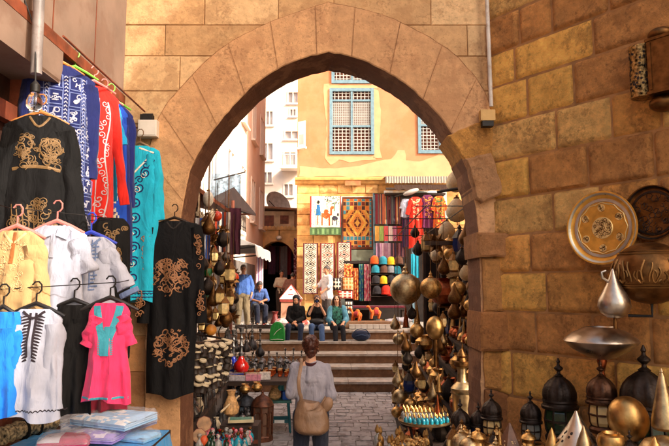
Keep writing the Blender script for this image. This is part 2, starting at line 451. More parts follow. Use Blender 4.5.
# eroded stones of the pier on the lamp stall side
pier = MB(); fr = random.Random(21)
PB = [([(447,137),(470,126),(492,118),(496,158),(470,166),(460,158)], lin(214,154,76), .05),
      ([(463,161),(488,155),(502,195),(480,204),(474,200)], lin(190,142,98), .12),
      ([(477,204),(503,197),(508,233),(482,235)], lin(206,152,88), .03),
      ([(473,234),(506,234),(508,258),(476,257)], lin(180,126,78), .14),
      ([(480,258),(512,259),(513,311),(482,311)], lin(198,140,78), .09),
      ([(478,312),(514,312),(515,349),(478,350)], lin(176,116,62), .12),
      ([(482,350),(515,350),(516,393),(483,387)], lin(206,146,76), .08),
      ([(483,388),(516,394),(517,450),(483,450)], lin(160,104,58), .1),
      ([(482,451),(518,451),(518,500),(482,500)], lin(160,104,58), .1)]
for poly, c, pr in PB:
    q = [pg(*p) for p in poly]; out = []
    for i in range(len(q)):
        a, b = q[i], q[(i+1) % len(q)]
        for k in range(4):
            t = k/4; out.append((a[0]+(b[0]-a[0])*t+fr.uniform(-.008,.008), a[1]+(b[1]-a[1])*t+fr.uniform(-.008,.008)))
    block(pier, out, TG, GT-.02, pr, .02, c)
pier.build('eroded_pier', M_right, gate)

# ---- oblique wall of big ochre blocks
WA = Vector((W(490,200,GY).x, GY, 0)); WD = Vector((.611,-.792,0)); WN = Vector((-.792,-.611,0))
def RW(px, py, off=0.):
    d = ray(px, py); o = Vector((0,0,CAMZ)); a = WA+WN*off
    return o + d*(((a-o).dot(WN))/d.dot(WN))
def RU(px, py): return (RW(px, py)-WA).dot(WD)
def TR(u, o, z): return tuple(WD*u + WN*o + Vector((0,0,z)))
rw = thing('stone_block_wall', 'ochre wall of big rough stone blocks behind the brass plates', 'wall', WA)
BR, MD, DK, PL = lin(252,190,94), lin(240,170,86), lin(212,146,78), lin(246,192,112)
rows = [(-260,[],'m'),(-215,[],'m'),(-170,[],'d'),(-130,[],'m'),(-92,[],'m'),(-55,[],'d'),(-20,[],'m'),(16,[(519,'d'),(552,'d'),(610,'d'),(669,'d')],'d'),(51.8,[(514,'b'),(594,'b'),(700,'d')],'m'),
        (85.4,[(527,'b'),(574,'b'),(640,'d'),(720,'d')],'d'),(123.8,[(556,'p'),(612,'p'),(662,'m')],'p'),(161,[(529,'b'),(588,'d'),(655,'d')],'d'),
        (199,[(553,'p'),(600,'p'),(660,'m')],'p'),(236,[(530,'m'),(585,'d'),(640,'d')],'d'),(273,[(546,'b'),(606,'m'),(655,'m')],'b'),(311,[(535,'d'),(592,'d'),(650,'d')],'d'),
        (350,[(511,'b'),(557,'b'),(615,'m')],'b'),(394,[(528,'d'),(580,'m'),(640,'d')],'d'),(440,[],'d'),(480,[],'m'),(520,[],'d')]
pal = dict(b=BR, m=MD, d=DK, p=PL)
zt = [RW(500, r_[0]).z for r_ in rows]+[0.0]
fr = random.Random(5); rb = MB()
ZW = 9.6
for j, (yy, joints, dflt) in enumerate(rows):
    z1, z0 = zt[j], max(0, zt[j+1])
    if z1 <= 0: break
    us = [0.0]; cols = []
    for (jx, cc) in joints: us.append(RU(jx, (yy + (rows[j+1][0] if j+1 < len(rows) else yy+40))/2)); cols.append(pal[cc])
    while us[-1] < 10: us.append(us[-1]+fr.uniform(.35, .8)); cols.append(pal[fr.choice('mdmbp'+dflt*3)])
    for i in range(len(us)-1):
        u0, u1 = us[i], us[i+1]; g_ = .0025; N = 5
        if u0 < 2.6:
            rough_block(rb, u0+.001, u1-.001, z0+.001, z1-.001, TR, fr.uniform(.0, .018), shade(cols[i], fr.uniform(.85, 1.1)), fr.uniform(0, 60), rag=fr.uniform(.003,.008)); continue
        jj = lambda: fr.uniform(-.005, .005)
        poly = [(u0+g_+jj(), z0+g_+(z1-z0-2*g_)*k/N) for k in range(N,-1,-1)]
        M_ = max(2, int((u1-u0)/.08))
        poly += [(u0+(u1-u0)*k/M_, z0+g_+jj()) for k in range(1, M_)]
        poly += [(u1-g_+jj(), z0+g_+(z1-z0-2*g_)*k/N) for k in range(N+1)]
        poly += [(u0+(u1-u0)*k/M_, z1-g_+jj()) for k in range(M_-1, 0, -1)]
        block(rb, poly, TR, .06, fr.uniform(0, .016), fr.uniform(.006,.012), shade(cols[i], fr.uniform(.85, 1.1)))
z0 = zt[0]
while z0 < ZW:
    u = 0.
    while u < 10:
        w = fr.uniform(.5,.9); block(rb, [(u,z0+.004),(u+w-.006,z0+.004),(u+w-.006,z0+.33),(u,z0+.33)], TR, .06, fr.uniform(0,.02), .012, shade(pal[fr.choice('mdp')], fr.uniform(.85,1.1))); u += w
    z0 += .336
rb.build('wall_stone', M_right, rw, smooth=60)
rc = MB(); c_ = lambda u, o, z: rc.add(TR(u, o, z))
rc.face([c_(0,-.012,0), c_(10,-.012,0), c_(10,-.012,z0), c_(0,-.012,z0)])
for o_, q in ((-.5, 0),): rc.face([c_(0,o_,0), c_(10,o_,0), c_(10,o_,z0), c_(0,o_,z0)]); rc.face([c_(0,-.012,z0), c_(10,-.012,z0), c_(10,o_,z0), c_(0,o_,z0)]); rc.face([c_(10,-.012,0), c_(10,o_,0), c_(10,o_,z0), c_(10,-.012,z0)])
rc.build('wall_core', M_mortar, rw)

# ---- wall on the clothes side: plaster bay above, timber shop front below
lw = thing('shop_side_wall', 'pinkish plaster wall over a dark timber shop front behind the robes', 'wall', (-1.95, 3.0, 0))
ZB = W(47,42,4.07).z
p = MB(); p.prism([(0,ZB),(.0,8.6),(-.5,8.6),(-.5,ZB-.04)], -4.0, GY-3.0-.02)
for v in range(len(p.v)): pass
p.build('plaster_bay', M_panel, lw)
p = MB()
for yy in (.25, .98, 1.7): p.bbox(.001, .004, yy-.006, yy+.006, ZB, 8.5)
p.bbox(-.02, .02, -4, GY-3.02, ZB-.05, ZB+.035)
p.build('bay_edge_board', M_rwood, lw)
p = MB(); p.bbox(-.5, -.28, -4.0, GY-3.02, 0, ZB-.04); p.build('shop_front', M_dwood, lw)
d = MB(); d.bbox(-.28, -.20, .15, .32, 0, 3.55); d.bbox(-.28, -.20, 1.0, 1.12, 0, 3.75); d.bbox(-.275,-.21,.32,1.0,3.3,3.42); d.bbox(-.275,-.21,.32,1.0,2.62,2.74); d.bbox(-.275,-.21,.32,1.0,1.5,1.62)
d.build('door_frame', M_rwood, lw)
p = MB(); p.bbox(-.3, .02, -1.2, 1.12, 3.62, ZB-.055); p.build('peeling_lintel', M_panel, lw)

# ---- yellow house across the little square
FY = 19.0
yh = thing('yellow_house', 'yellow plastered house with blue lattice windows above the carpet shop', 'house', (0, FY, 0))
fx = lambda px: W(px, 200, FY).x
fz = lambda py: W(334, py, FY).z
X0, X1 = fx(297), 12.0
wins = [(fx(331), fx(373), fz(153), fz(90)), (fx(420.5), fx(462), fz(152), fz(89)), (fx(333), fx(372), fz(82), fz(20)), (fx(421), fx(462), fz(82), fz(20))]
ZLED = fz(180)
door1 = (fx(341), fx(379), ZL-.01, fz(197)); door2 = (fx(384), fx(447), ZL-.01, fz(191))
mb = MB(); wall_holes(mb, X0, X1, ZLED, 13, wins, 0, .18)
mb.face([mb.add((X0,0,0)), mb.add((X0,14,0)), mb.add((X0,14,13)), mb.add((X0,0,13))])
mb.face([mb.add((X1,0,0)), mb.add((X1,14,0)), mb.add((X1,14,13)), mb.add((X1,0,13))])
mb.face([mb.add((X0,0,13)), mb.add((X1,0,13)), mb.add((X1,14,13)), mb.add((X0,14,13))])
mb.build('upper_wall', M_yel, yh)
mb = MB(); wall_holes(mb, X0, X1, 0.9, ZLED, [door1, door2], .03, .5); mb.build('mortar_bed', mat('ochre_mortar', lin(205,150,86), rough=.95, var=.3, scale=5), yh)
fr = random.Random(9); mb = MB(); z = ZL
TY = lambda u, o, z: (u, .03-o, z)
while z < ZLED-.05:
    h = min(.34, ZLED-z); x = X0
    while x < 7:
        w = fr.uniform(.35, .7)
        ok = not any(x+w > d_[0] and x < d_[1] and z < d_[3] for d_ in (door1, door2))
        if ok: block(mb, [(x+.006+fr.uniform(0,.01),z+.006),(x+w-.006,z+.006+fr.uniform(0,.01)),(x+w-.006-fr.uniform(0,.01),z+h-.006),(x+.006,z+h-.006-fr.uniform(0,.012))], TY, .02, fr.uniform(.01,.035), .012, shade(fr.choice([lin(226,172,104),lin(206,150,88),lin(190,130,72)]), fr.uniform(.85,1.1)))
        x += w
    z += h
mb.build('ground_floor_stone', M_ybase, yh)
mb = MB(); x = X0-.06
prof = [(0,-.16),(-.07,-.12),(-.1,-.05),(-.16,-.02),(-.16,.05),(-.02,.09),(0,.09)]
for i in range(len(prof)-1):
    mb.face([mb.add((x,prof[i][0],ZLED+prof[i][1])), mb.add((X1,prof[i][0],ZLED+prof[i][1])), mb.add((X1,prof[i+1][0],ZLED+prof[i+1][1])), mb.add((x,prof[i+1][0],ZLED+prof[i+1][1]))])
mb.face([mb.add((x,a,ZLED+b)) for a, b in prof])
mb.build('string_course', mat('ochre_cornice', lin(214,160,92), rough=.9, var=.25, scale=5), yh)
def patch(name, pts, yoff=-.008, m=M_cream):
    q = [W(a, b, FY) for a, b in pts]; q = [(v.x, v.z) for v in q]; out = []; n = len(q)
    for i in range(n):
        a, b = q[i], q[(i+1)%n]; k = max(2, int(math.hypot(b[0]-a[0], b[1]-a[1])/.12))
        for t in range(k):
            t /= k; px, pz = a[0]+(b[0]-a[0])*t, a[1]+(b[1]-a[1])*t
            out.append((px+.06*nz(px*3,pz*3,1), pz+.06*nz(px*3,pz*3,7)))
    mb = MB(); mb.prism(out, yoff, .004); return mb.build(name, m, yh)
patch('plaster_patch', [(323,84),(331,84),(331,154),(373,154),(376,160),(350,162),(338,160),(331,164),(325,158),(327,140),(325,110)])
patch('plaster_patch', [(373,88),(378,90),(381,110),(379,140),(381,158),(374,158)])
patch('plaster_patch', [(323,84),(380,85),(376,88.5),(331,88.5)], yoff=-.011)
patch('plaster_patch', [(300,166),(330,169),(360,166),(392,158),(398,150),(404,150),(406,160),(420,162),(440,154),(470,157),(470,176),(300,177)])
def lattice_window(h, full=True):
    x0, x1, z0, z1 = h; w = x1-x0; hh = z1-z0
    fb = MB(); fb.bbox(x0-.05,x0+.05,-.06,.06,z0-.05,z1+.05); fb.bbox(x1-.05,x1+.05,-.06,.06,z0-.05,z1+.05)
    fb.bbox(x0+.05,x1-.05,-.055,.06,z1-.05,z1+.05); fb.bbox(x0+.05,x1-.05,-.055,.06,z0-.05,z0+.05)
    fb.bbox((x0+x1)/2-.03,(x0+x1)/2+.03,-.04,.05,z0+.05,z1-.05)
    for t in (.42, .83): fb.bbox(x0+.05,x1-.05,-.035,.045,z0+hh*t-.03,z0+hh*t+.03)
    f = fb.build('window', M_blue, yh)
    lb = MB(); n = 11
    for i in range(1, n*2):
        x = x0+w*i/(n*2)*1.0
        if i % 1 == 0 and i % 2 == 0: lb.bbox(x-.014,x+.014,.0,.02,z0+.05,z1-.05)
    for i in range(1, n*2): 
        x = x0+w*i/(n*2)
        if i % 2 == 1: lb.bbox(x-.011,x+.011,.001,.019,z0+hh*.42,z0+hh*.83)
    k = 19
    for i in range(1, k):
        z = z0+hh*i/k
        lb.bbox(x0+.05,x1-.05,.004,.024,z-.012,z+.012)
        if .42 < (i+.5)/k < .8: lb.bbox(x0+.05,x1-.05,.004,.024,z+hh/k/2-.009,z+hh/k/2+.009)
    lb.build('lattice', M_lat, f)
    bb = MB(); bb.bbox(x0,x1,.13,.17,z0,z1); bb.build('shutter', M_redw, f)
for h in wins: lattice_window(h)
# doorways: blue arched frames and dark depth
def arch_door(h, px):
    x0, x1, z0, z1 = h; c = (x0+x1)/2; hw = (x1-x0)/2
    fb = MB(); zs_ = z1-hw*.55
    out = [(x0+.0,z0),(x0+.0,zs_)]+[(c-hw*math.cos(PI*k/12), zs_+hw*.55*math.sin(PI*k/12)) for k in range(1,12)]+[(x1,zs_),(x1,z0)]
    inn = [(c+(x-c)*(1-.12/hw), z0 if z == z0 else zs_+(z-zs_)*.8 if z > zs_ else z) for x, z in out]
    for i in range(len(out)-1):
        fb.prism([out[i], out[i+1], inn[i+1], inn[i]], -.03, .12)
    d_ = fb.build('shop_doorway', mat('grey_blue_paint', lin(150,170,172), rough=.7, var=.25, scale=8), yh)
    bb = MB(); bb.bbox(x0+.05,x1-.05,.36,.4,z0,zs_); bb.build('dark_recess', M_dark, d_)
    sp = MB()
    arc = [(c-hw*math.cos(PI*k/12), zs_+hw*.55*math.sin(PI*k/12)) for k in range(13)]
    sp.prism(arc, .2, .24); sp.build('fanlight', mat('dusty_grey_board', lin(150,150,142), rough=.8, var=.2), d_)
    cn = MB()
    for s_ in (0, 1):
        X = (x0, x1)[s_]
        pts = [(X, zs_)]+[p for p in (arc[:7] if s_ == 0 else arc[6:][::-1])]+[((c), z1+.02), (X, z1+.02)]
        cn.prism(pts, .028, .1)
    cn.build('arch_spandrel', M_ybase, d_)
arch_door(door1, 0); arch_door(door2, 0)
# bracket lamp on the corner
bk = thing('corner_shutter', 'small white shutter standing open on the corner of the yellow house', 'shutter', W(302,135,FY)+Vector((0,-.12,0)), rotz=R(-35))
b_ = MB(); b_.bbox(-.14,.14,-.02,.02,-.42,.42); b_.build('frame', mat('white_paint', lin(235,232,226), rough=.6), bk)
b_ = MB(); b_.bbox(-.09,.09,-.026,.026,-.34,-.02); b_.build('opening', M_glass, bk)
b_ = MB(); b_.box((0,-.02,-.46),(.34,.12,.06)); b_.build('ledge', mat('white_paint'), bk)

# ---- white houses down the street
def house(name, label, org, rotz, w, h, d, wins, m, frame=None, fm=None):
    """facade along +X from origin, facing -Y (local)"""
    t = thing(name, label, 'house', org, rotz)
    mb = MB(); wall_holes(mb, 0, w, -1, h, wins, 0, .25)
    for X in (0, w): mb.face([mb.add((X,0,-1)), mb.add((X,d,-1)), mb.add((X,d,h)), mb.add((X,0,h))])
    mb.face([mb.add((0,0,h)), mb.add((w,0,h)), mb.add((w,d,h)), mb.add((0,d,h))])
    mb.face([mb.add((0,d,-1)), mb.add((w,d,-1)), mb.add((w,d,h)), mb.add((0,d,h))])
    mb.build('wall', m, t)
    for q in wins:
        f = MB(); a, b, c, e = q
        for (u0,u1,v0,v1) in ((a-.06,a+.02,c-.06,e+.06),(b-.02,b+.06,c-.06,e+.06),(a+.02,b-.02,e-.02,e+.06),(a+.02,b-.02,c-.06,c+.02),((a+b)/2-.03,(a+b)/2+.03,c+.02,e-.02)): f.bbox(u0,u1,-.04,.1,v0,v1)
        f.bbox(a-.12,b+.12,-.14,.02,c-.13,c-.062)
        fo = f.build('window', fm or M_white, t)
        g_ = MB(); g_.bbox(a+.001,b-.001,.16,.2,c,e); g_.build('pane', M_glass, fo)
    return t
wl = []
for s_ in (1.2, 3.6, 6.0, 8.4, 10.8, 13.2):
    for zz in (4.6, 7.6, 10.6): wl.append((s_, s_+.95, zz, zz+1.5))
LX = -3.0
house('white_house', 'tall sunlit white house along the street, above the white awning', (LX, 10.5, 0), R(90), 15.0, 15.5, 8, wl, M_white)
FB = 42.0
def fb(x0, x1, y0, y1): a = W(x0,y1,FB); b = W(x1,y0,FB); return (a.x+8, b.x+8, a.z, b.z)
house('apartment_block', 'pale sunlit apartment block closing the far end of the street', (-8, FB, 0), 0, 16, 26, 10,
      [fb(266,273,111,125), fb(288,298,92,103), fb(290,296,109,116), fb(285,298,131,139), fb(262,273,143,160), fb(284,296,152,165), fb(262,272,172,183), fb(270,276,60,74), fb(287,296,60,72), fb(284,293,184,196)], M_white2)
bal = MB()
c = W(291,168,FB-.7); bal.bbox(c.x-.7,c.x+.7,FB-1.2,FB-.02,c.z-.1,c.z+.05)
for k in range(9): bal.bbox(c.x-.68+k*.165,c.x-.65+k*.165,FB-1.18,FB-1.15,c.z+.05,c.z+.85)
bal.bbox(c.x-.7,c.x+.7,FB-1.2,FB-1.13,c.z+.85,c.z+.92)
tag(bal.build('balcony', M_white2), 'small railed balcony high on the pale apartment block', 'balcony')

# archway of the further bazaar
AY = 25.0
aw = thing('bazaar_archway', 'low ochre archway full of hanging wares beyond the white awning', 'archway', (0, AY, 0))
ax = lambda px: W(px, 260, AY).x
az = lambda py: W(280, py, AY).z
mb = MB()
ol = [(ax(250), ZL), (ax(250), az(230)), (ax(299), az(230)), (ax(299), ZL), (ax(295), ZL), (ax(295), az(262))]
ol += [(ax(276.5)+(ax(295)-ax(276.5))*math.cos(PI*k/10), az(262)+(az(241)-az(262))*math.sin(PI*k/10)) for k in range(1,10)]+[(ax(258), az(262)), (ax(258), ZL)]
ol = ol[::-1]
hx = ax(250)
lft = [(ax(250),ZL),(ax(258),ZL),(ax(258),az(262)),(ax(258),az(230)),(ax(250),az(230))]
mb.prism(lft, 0, .6); mb.prism([(ax(295),ZL),(ax(299),ZL),(ax(299),az(230)),(ax(295),az(230))], 0, .6)
arcp = [(ax(276.5)-(ax(276.5)-ax(258))*math.cos(PI*k/10), az(262)+(az(241)-az(262))*math.sin(PI*k/10)) for k in range(11)]
mb.prism(arcp+[(ax(295),az(230)),(ax(258),az(230))], 0.003, .597)
mb.build('arch_wall', mat('far_ochre_stone', lin(214,170,112), rough=.9, var=.25, scale=3, bump=.3), aw)
cp = MB()
n = 13
for k in range(n):
    x = ax(248)+(ax(299)-ax(248))*(k+.5)/n
    cp.prism([(x-.075,az(230)),(x+.075,az(230)),(x+.075,az(228)),(x+.03,az(226)),(x-.03,az(226)),(x-.075,az(228))], -.05,.5)
cp.build('crest', mat('far_ochre_stone'), aw)
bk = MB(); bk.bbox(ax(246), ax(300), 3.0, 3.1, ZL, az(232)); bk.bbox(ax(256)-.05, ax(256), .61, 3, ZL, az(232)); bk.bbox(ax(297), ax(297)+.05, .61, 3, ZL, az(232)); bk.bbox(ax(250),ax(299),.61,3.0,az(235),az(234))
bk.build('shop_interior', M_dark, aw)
# low roofs above the archway
sh = thing('rooftop_shed', 'ramshackle brown rooftop shed above the far archway', 'shed', W(278,226,28))
b_ = MB(); b_.bbox(-1.0,.75,0,2.5,-1.5,.7); b_.build('wall', mat('shed_plaster', lin(206,172,136), rough=.9, var=.25, scale=3), sh)
b_ = MB(); b_.box((-.1,1.1,.82),(2.1,3,.08), Matrix.Rotation(R(4),3,'Y')); b_.build('roof', mat('brown_tin', lin(150,104,74), rough=.8, var=.35, scale=4), sh)
b_ = MB(); b_.bbox(-.7,-.2,-.02,.02,.0,.5); b_.build('window', M_rwood, sh); b_ = MB(); b_.bbox(.1,.5,-.02,.02,.1,.5); b_.build('window', M_rwood, sh)
dish = thing('satellite_dish', 'tilted satellite dish on the roofs in front of the apartment block', 'satellite dish', W(276,206,30))
b_ = MB(); b_.lathe([(.02,0),(.3,.03),(.55,.12),(.72,.24),(.70,.25),(.54,.14),(.3,.05),(.02,.02)], 24, M=(Euler((R(65),R(12),R(35))).to_matrix())); b_.build('dish', mat('grey_dish', lin(170,160,148), rough=.6, var=.2), dish, smooth=True)
b_ = MB(); b_.tube([(0,.1,.1),(0,.2,-.6),(0,.2,-1.6)], .035); b_.tube([(0,.0,-.1),(-.3,-.5,.2)], .02); b_.build('mast', M_iron, dish)
# ================================================================== CLOTHES STALL
def cm(name, rgb, **k): return MATS.get('cloth_'+name) or cloth_mat('cloth_'+name, lin(*rgb), **k)
M_gold = mat('gold_thread', lin(122,92,54), rough=.6, metal=.15, var=.25, scale=30)
M_hang_w = mat('wooden_hanger', lin(190,120,60), rough=.5)
M_vcloth = cloth_mat('patterned_cloth', (1,1,1), attr=True)
class Garment:
    """robe or shirt hanging from a point at its neck; local x across, -y front, z up"""
    def __init__(s, L, sh, chest, hem, depth=.07, sl=.55, slw=.10, sla=12, slw2=None, neck=.085, fold=.02, nf=5, seed=1, drop=.05, seg=56, rows=60, sway=0):
        s.__dict__.update(L=L, sh=sh, chest=chest, hem=hem, depth=depth, sl=sl, slw=slw, sla=sla, slw2=slw2 or slw*.8, neck=neck, fold=fold, nf=nf, seed=seed, drop=drop, seg=seg, rows=rows, sway=sway)
    def hw(s, v):
        z = v*s.L
        if z < s.drop: return s.neck+(s.sh-s.neck)*(z/s.drop)**.8
        if z < .26: t = (z-s.drop)/(.26-s.drop); return s.sh+(s.chest-s.sh)*t
        t = (z-.26)/max(.01, s.L-.26); return s.chest+(s.hem-s.chest)*t
    def dp(s, v):
        z = v*s.L
        return s.depth*(.35+.65*min(1, z/.2))
    def fy(s, x, v):
        A = s.fold*min(1, max(0, (v*s.L-.12)/.5))
        w = s.hw(v); k = x/max(w, .01)
        return A*(math.sin(k*s.nf*2.2+s.seed+1.3*nz(v*2, s.seed))*.7+.6*nz(k*2.5, v*2.2, s.seed*3.1)) + .35*s.fold*nz(k*5, v*6, s.seed)
    def xo(s, v): return s.sway*v*v + .012*nz(v*2, s.seed*1.7)
    def front(s, x, z):                                 # y of the front surface at local x, z (z negative)
        v = max(0, min(1, -z/s.L)); w = s.hw(v); k = min(.99, abs(x-s.xo(v))/w)
        return -s.dp(v)*(1-k*k)**.5 + s.fy(x-s.xo(v), v)
    def build(s, name, label, cat, m, loc, rotz=0, colf=None, sleeve_m=None, group=None):
        mb = MB(); rows = []
        for j in range(s.rows+1):
            v = j/s.rows; w = s.hw(v); d = s.dp(v); row = []
            hem = .012*nz(v*3, s.seed)
            for k in range(s.seg):
                a = 2*PI*k/s.seg; ca, sa = math.cos(a), math.sin(a)
                x = w*ca; y = d*sa
                row.append(mb.add((x+s.xo(v), y+s.fy(x, v), -v*s.L + (.02*math.sin(x*19+s.seed)+.03*nz(x*3,s.seed,4))*max(0,(v-.9)/.1))))
            rows.append(row)
        for j in range(s.rows):
            for k in range(s.seg):
                k2 = (k+1) % s.seg
                f = (rows[j][k], rows[j+1][k], rows[j+1][k2], rows[j][k2])
                c = None
                if colf:
                    p = [sum(mb.v[i][q] for i in f)/4 for q in range(3)]
                    c = colf(p[0]-s.xo((j+.5)/s.rows), -p[2], s.hw((j+.5)/s.rows), (k+.5)/s.seg > .5)
                mb.face(f, c)
        mb.face(rows[0]); mb.face(rows[-1][::-1])
        # sleeves
        for sg in (-1, 1):
            if s.sl <= 0: break
            a = R(s.sla); n = 16; sr = []
            x0 = sg*(s.sh-.06); z0 = -s.drop+.005
            for j in range(n+1):
                t = j/n; rr = (s.slw+(s.slw2-s.slw)*t)*(.75+.25*min(1,t*5))*(1-.12*math.sin(PI*t))
                px = x0+sg*math.sin(a)*s.sl*t+.018*nz(t*4, s.seed+sg)
                pz = z0-math.cos(a)*s.sl*t - rr*.55*(1-t)
                row = []
                for k in range(14):
                    b = 2*PI*k/14
                    ux, uz = math.cos(a), sg*math.sin(a)
                    q = rr*math.cos(b); yy = (.028+.35*s.depth*(1-t))*math.sin(b) + .014*math.sin(q*55+t*7+s.seed+2*nz(t*5,s.seed)) + s.fy(x0*.6, .3)*t
                    row.append(mb.add((px+q*ux, yy, pz+q*uz*1.0)))
                sr.append(row)
            for j in range(n):
                for k in range(14):
                    f = (sr[j][k], sr[j+1][k], sr[j+1][(k+1)%14], sr[j][(k+1)%14])
                    c = None
                    if colf:
                        p = [sum(mb.v[i][q] for i in f)/4 for q in range(3)]; c = colf(p[0], -p[2], s.hw(min(1,-p[2]/s.L)), True)
                    mb.face(f, c)
            mb.face(sr[0]); mb.face(sr[-1][::-1])
        o = mb.build(name, m, None, loc, smooth=60, rotz=rotz)
        return tag(o, label, cat, group)
    def ribbon(s, mb, pts, w, lift=.0025, thick=.0012):
        """flat embroidery strand following the front; pts (x,z)"""
        P = [Vector((x, s.front(x, z)-lift, z)) for x, z in pts]; n = len(P); rows = []
        for i in range(n):
            t = P[min(i+1,n-1)]-P[max(i-1,0)]; t.y = 0
            if t.length < 1e-6: t = Vector((1,0,0))
            t.normalize(); q = Vector((-t.z, 0, t.x)); ww = (w[i] if isinstance(w, list) else w)/2
            a, b = P[i]+q*ww, P[i]-q*ww
            a.y = s.front(a.x, a.z)-lift; b.y = s.front(b.x, b.z)-lift
            rows.append((mb.add(a), mb.add((P[i].x, min(P[i].y, (a.y+b.y)/2)-thick, P[i].z)), mb.add(b)))
        for i in range(n-1):
            for k in (0, 1): mb.face((rows[i][k], rows[i+1][k], rows[i+1][k+1], rows[i][k+1]))
def spiral(cx, cz, r, turns=1.4, a0=0, sg=1, n=18):
    return [(cx+r*(1-.8*i/n)*math.cos(a0+sg*2*PI*turns*i/n), cz+r*(1-.8*i/n)*math.sin(a0+sg*2*PI*turns*i/n)) for i in range(n+1)]
def arcp_(cx, cz, r, a0, a1, n=14): return [(cx+r*math.cos(a0+(a1-a0)*i/n), cz+r*math.sin(a0+(a1-a0)*i/n)) for i in range(n+1)]
def calligraphy(g, cx, cz, Rr, seed, n=44, w=.011):
    mb = MB(); q = random.Random(seed)
    for k in range(n):
        rr = Rr*math.sqrt(q.random())*.9; a = q.uniform(0, 2*PI); x = cx+rr*math.cos(a); z = cz+rr*math.sin(a)
        m = q.random(); L_ = q.uniform(.18,.42)*Rr
        if m < .45:
            a0 = q.uniform(0, 2*PI); pts = arcp_(x, z, L_*.6, a0, a0+q.uniform(2.4,4.6))
        elif m < .75:
            pts = spiral(x, z, L_*.55, 1.2, q.uniform(0,6), q.choice((-1,1)))
        else:
            h = L_*1.1; pts = [(x+.02*math.sin(i*.4+k), z-h/2+h*i/10) for i in range(11)]
        pts = [p for p in pts if math.hypot(p[0]-cx, p[1]-cz) < Rr]
        if len(pts) < 4: continue
        nn = len(pts); g.ribbon(mb, pts, [w*(.25+1.0*math.sin(PI*(i+.4)/nn)) for i in range(nn)])
    for k in range(n//2):
        rr = Rr*math.sqrt(q.random()); a = q.uniform(0, 2*PI); x = cx+rr*math.cos(a); z = cz+rr*math.sin(a)
        g.ribbon(mb, [(x-.006,z-.006),(x,z),(x+.006,z+.006)], .011)
    return mb
def scrolls(g, boxes, seed, n, rmin=.012, rmax=.035, w=.006):
    mb = MB(); q = random.Random(seed)
    for k in range(n):
        x0, x1, z0, z1 = q.choice(boxes); x = q.uniform(x0, x1); z = q.uniform(z0, z1)
        g.ribbon(mb, spiral(x, z, q.uniform(rmin, rmax), q.uniform(.8,1.6), q.uniform(0,6), q.choice((-1,1))), w)
    return mb
def hanger(label, m, loc, rotz=0, w=.2, hook=.1, name='coat_hanger', group=None):
    mb = MB()
    mb.tube([(-w,0,-.06),(-w*.5,0,-.02),(0,0,.012),(w*.5,0,-.02),(w,0,-.06)], [.008,.011,.014,.011,.008], 8)
    mb.tube([(0,0,.01),(0,0,hook*.5)]+[(.028*math.sin(a)+.0, 0, hook*.5+.035-.035*math.cos(a)) for a in (.5,1.2,2,2.8,3.6,4.3)], .005, 6)
    o = mb.build(name, m, None, loc, smooth=True, rotz=rotz)
    return tag(o, label, 'hanger', group)
HM = {k: mat(k+'_plastic', lin(*v), rough=.35, var=.08, bump=0) for k, v in dict(pink=(206,128,120), green=(120,200,60), orange=(214,128,52), blue=(50,70,190), black=(30,28,28)).items()}
# rail along the wall
rl = MB(); rl.tube([(-1.74,3.7,3.80),(-1.74,5.36,3.80)], .008, 8)
tag(rl.build('clothes_rail', M_rwood, None), 'thin brown rail under the plaster bay carrying the upper robes', 'rail')
def neckline(g, m, par, w=.07, dz=.10, name='collar'):
    mb = MB(); g.ribbon(mb, [(-w,-.012),(-w*.75,-dz*.45),(-w*.35,-dz*.85),(0,-dz),(w*.35,-dz*.85),(w*.75,-dz*.45),(w,-.012)], .014, .004)
    return mb.build(name, m, par)

# --- upper row
Yb = 3.75
g = Garment(1.02, .21, .20, .25, depth=.06, sl=.78, slw=.085, sla=8, fold=.018, nf=4, seed=2, drop=.07)
p = W(41,116,Yb)
o = g.build('robe', 'black robe with gold scroll embroidery on its chest and skirt, on a wooden hanger', 'robe', cm('black', (15,14,15), var=.25, spec=.25, sheen=0), p, rotz=R(14))
hanger('bare wooden hanger holding the black and gold robe', M_hang_w, p+Vector((0,0,.015)), R(14), .17, .12)
mb = scrolls(g, [(-.14,.14,-.34,-.22),(-.12,-.02,-.3,-.14),(.03,.13,-.3,-.16)], 4, 70, .010, .032, .0055)
g.ribbon(mb, [(-.14,-.36),(-.07,-.345),(0,-.34),(.07,-.345),(.14,-.36)], .02); g.ribbon(mb, arcp_(.075,-.22,.06,0,6.28,22), .012); g.ribbon(mb, arcp_(-.08,-.2,.05,0,6.28,22), .01)
mb.build('gold_embroidery', M_gold, o)
mb = scrolls(g, [(-.14,.16,-.86,-.6),(-.04,.07,-.95,-.55),(.05,.17,-.98,-.7)], 8, 90, .010, .036, .006)
for k in range(6): g.ribbon(mb, [(-.13+.03*k+.04*t, -.58-.36*t) for t in [i/8 for i in range(9)]], .007)
mb.build('skirt_embroidery', M_gold, o); neckline(g, M_gold, o, .06, .08)
mb = MB()
g2 = random.Random(3)
def navy(x, z, w, fr_):
    c = lin(30,38,92)
    col = math.floor((x/w+1)*3); fx_ = ((x/w+1)*3) % 1; row = math.floor(z/.17); fz_ = (z/.17) % 1
    if fz_ < .06: return lin(70,90,150)
    if col in (1, 4) and fx_ < .35: 
        return lin(164,166,186) if nz(x*75, z*75) > .05 else lin(40,48,100)
    if col in (0, 2, 3, 5) and .12 < fz_ < .8 and .1 < fx_ < .9:
        v = nz(x*58+col*3, z*58+row*5, 2)+.15*math.sin(z*74)
        if v > .22: return lin(160,164,186)
        if v > .06: return lin(70,84,136)
    return c
g = Garment(1.34, .235, .215, .25, depth=.07, sl=.72, slw=.10, slw2=.05, sla=4, fold=.034, nf=4, seed=5, drop=.08, seg=150, rows=190)
p = W(63,66,4.15)
g.seg, g.rows = 56, 70
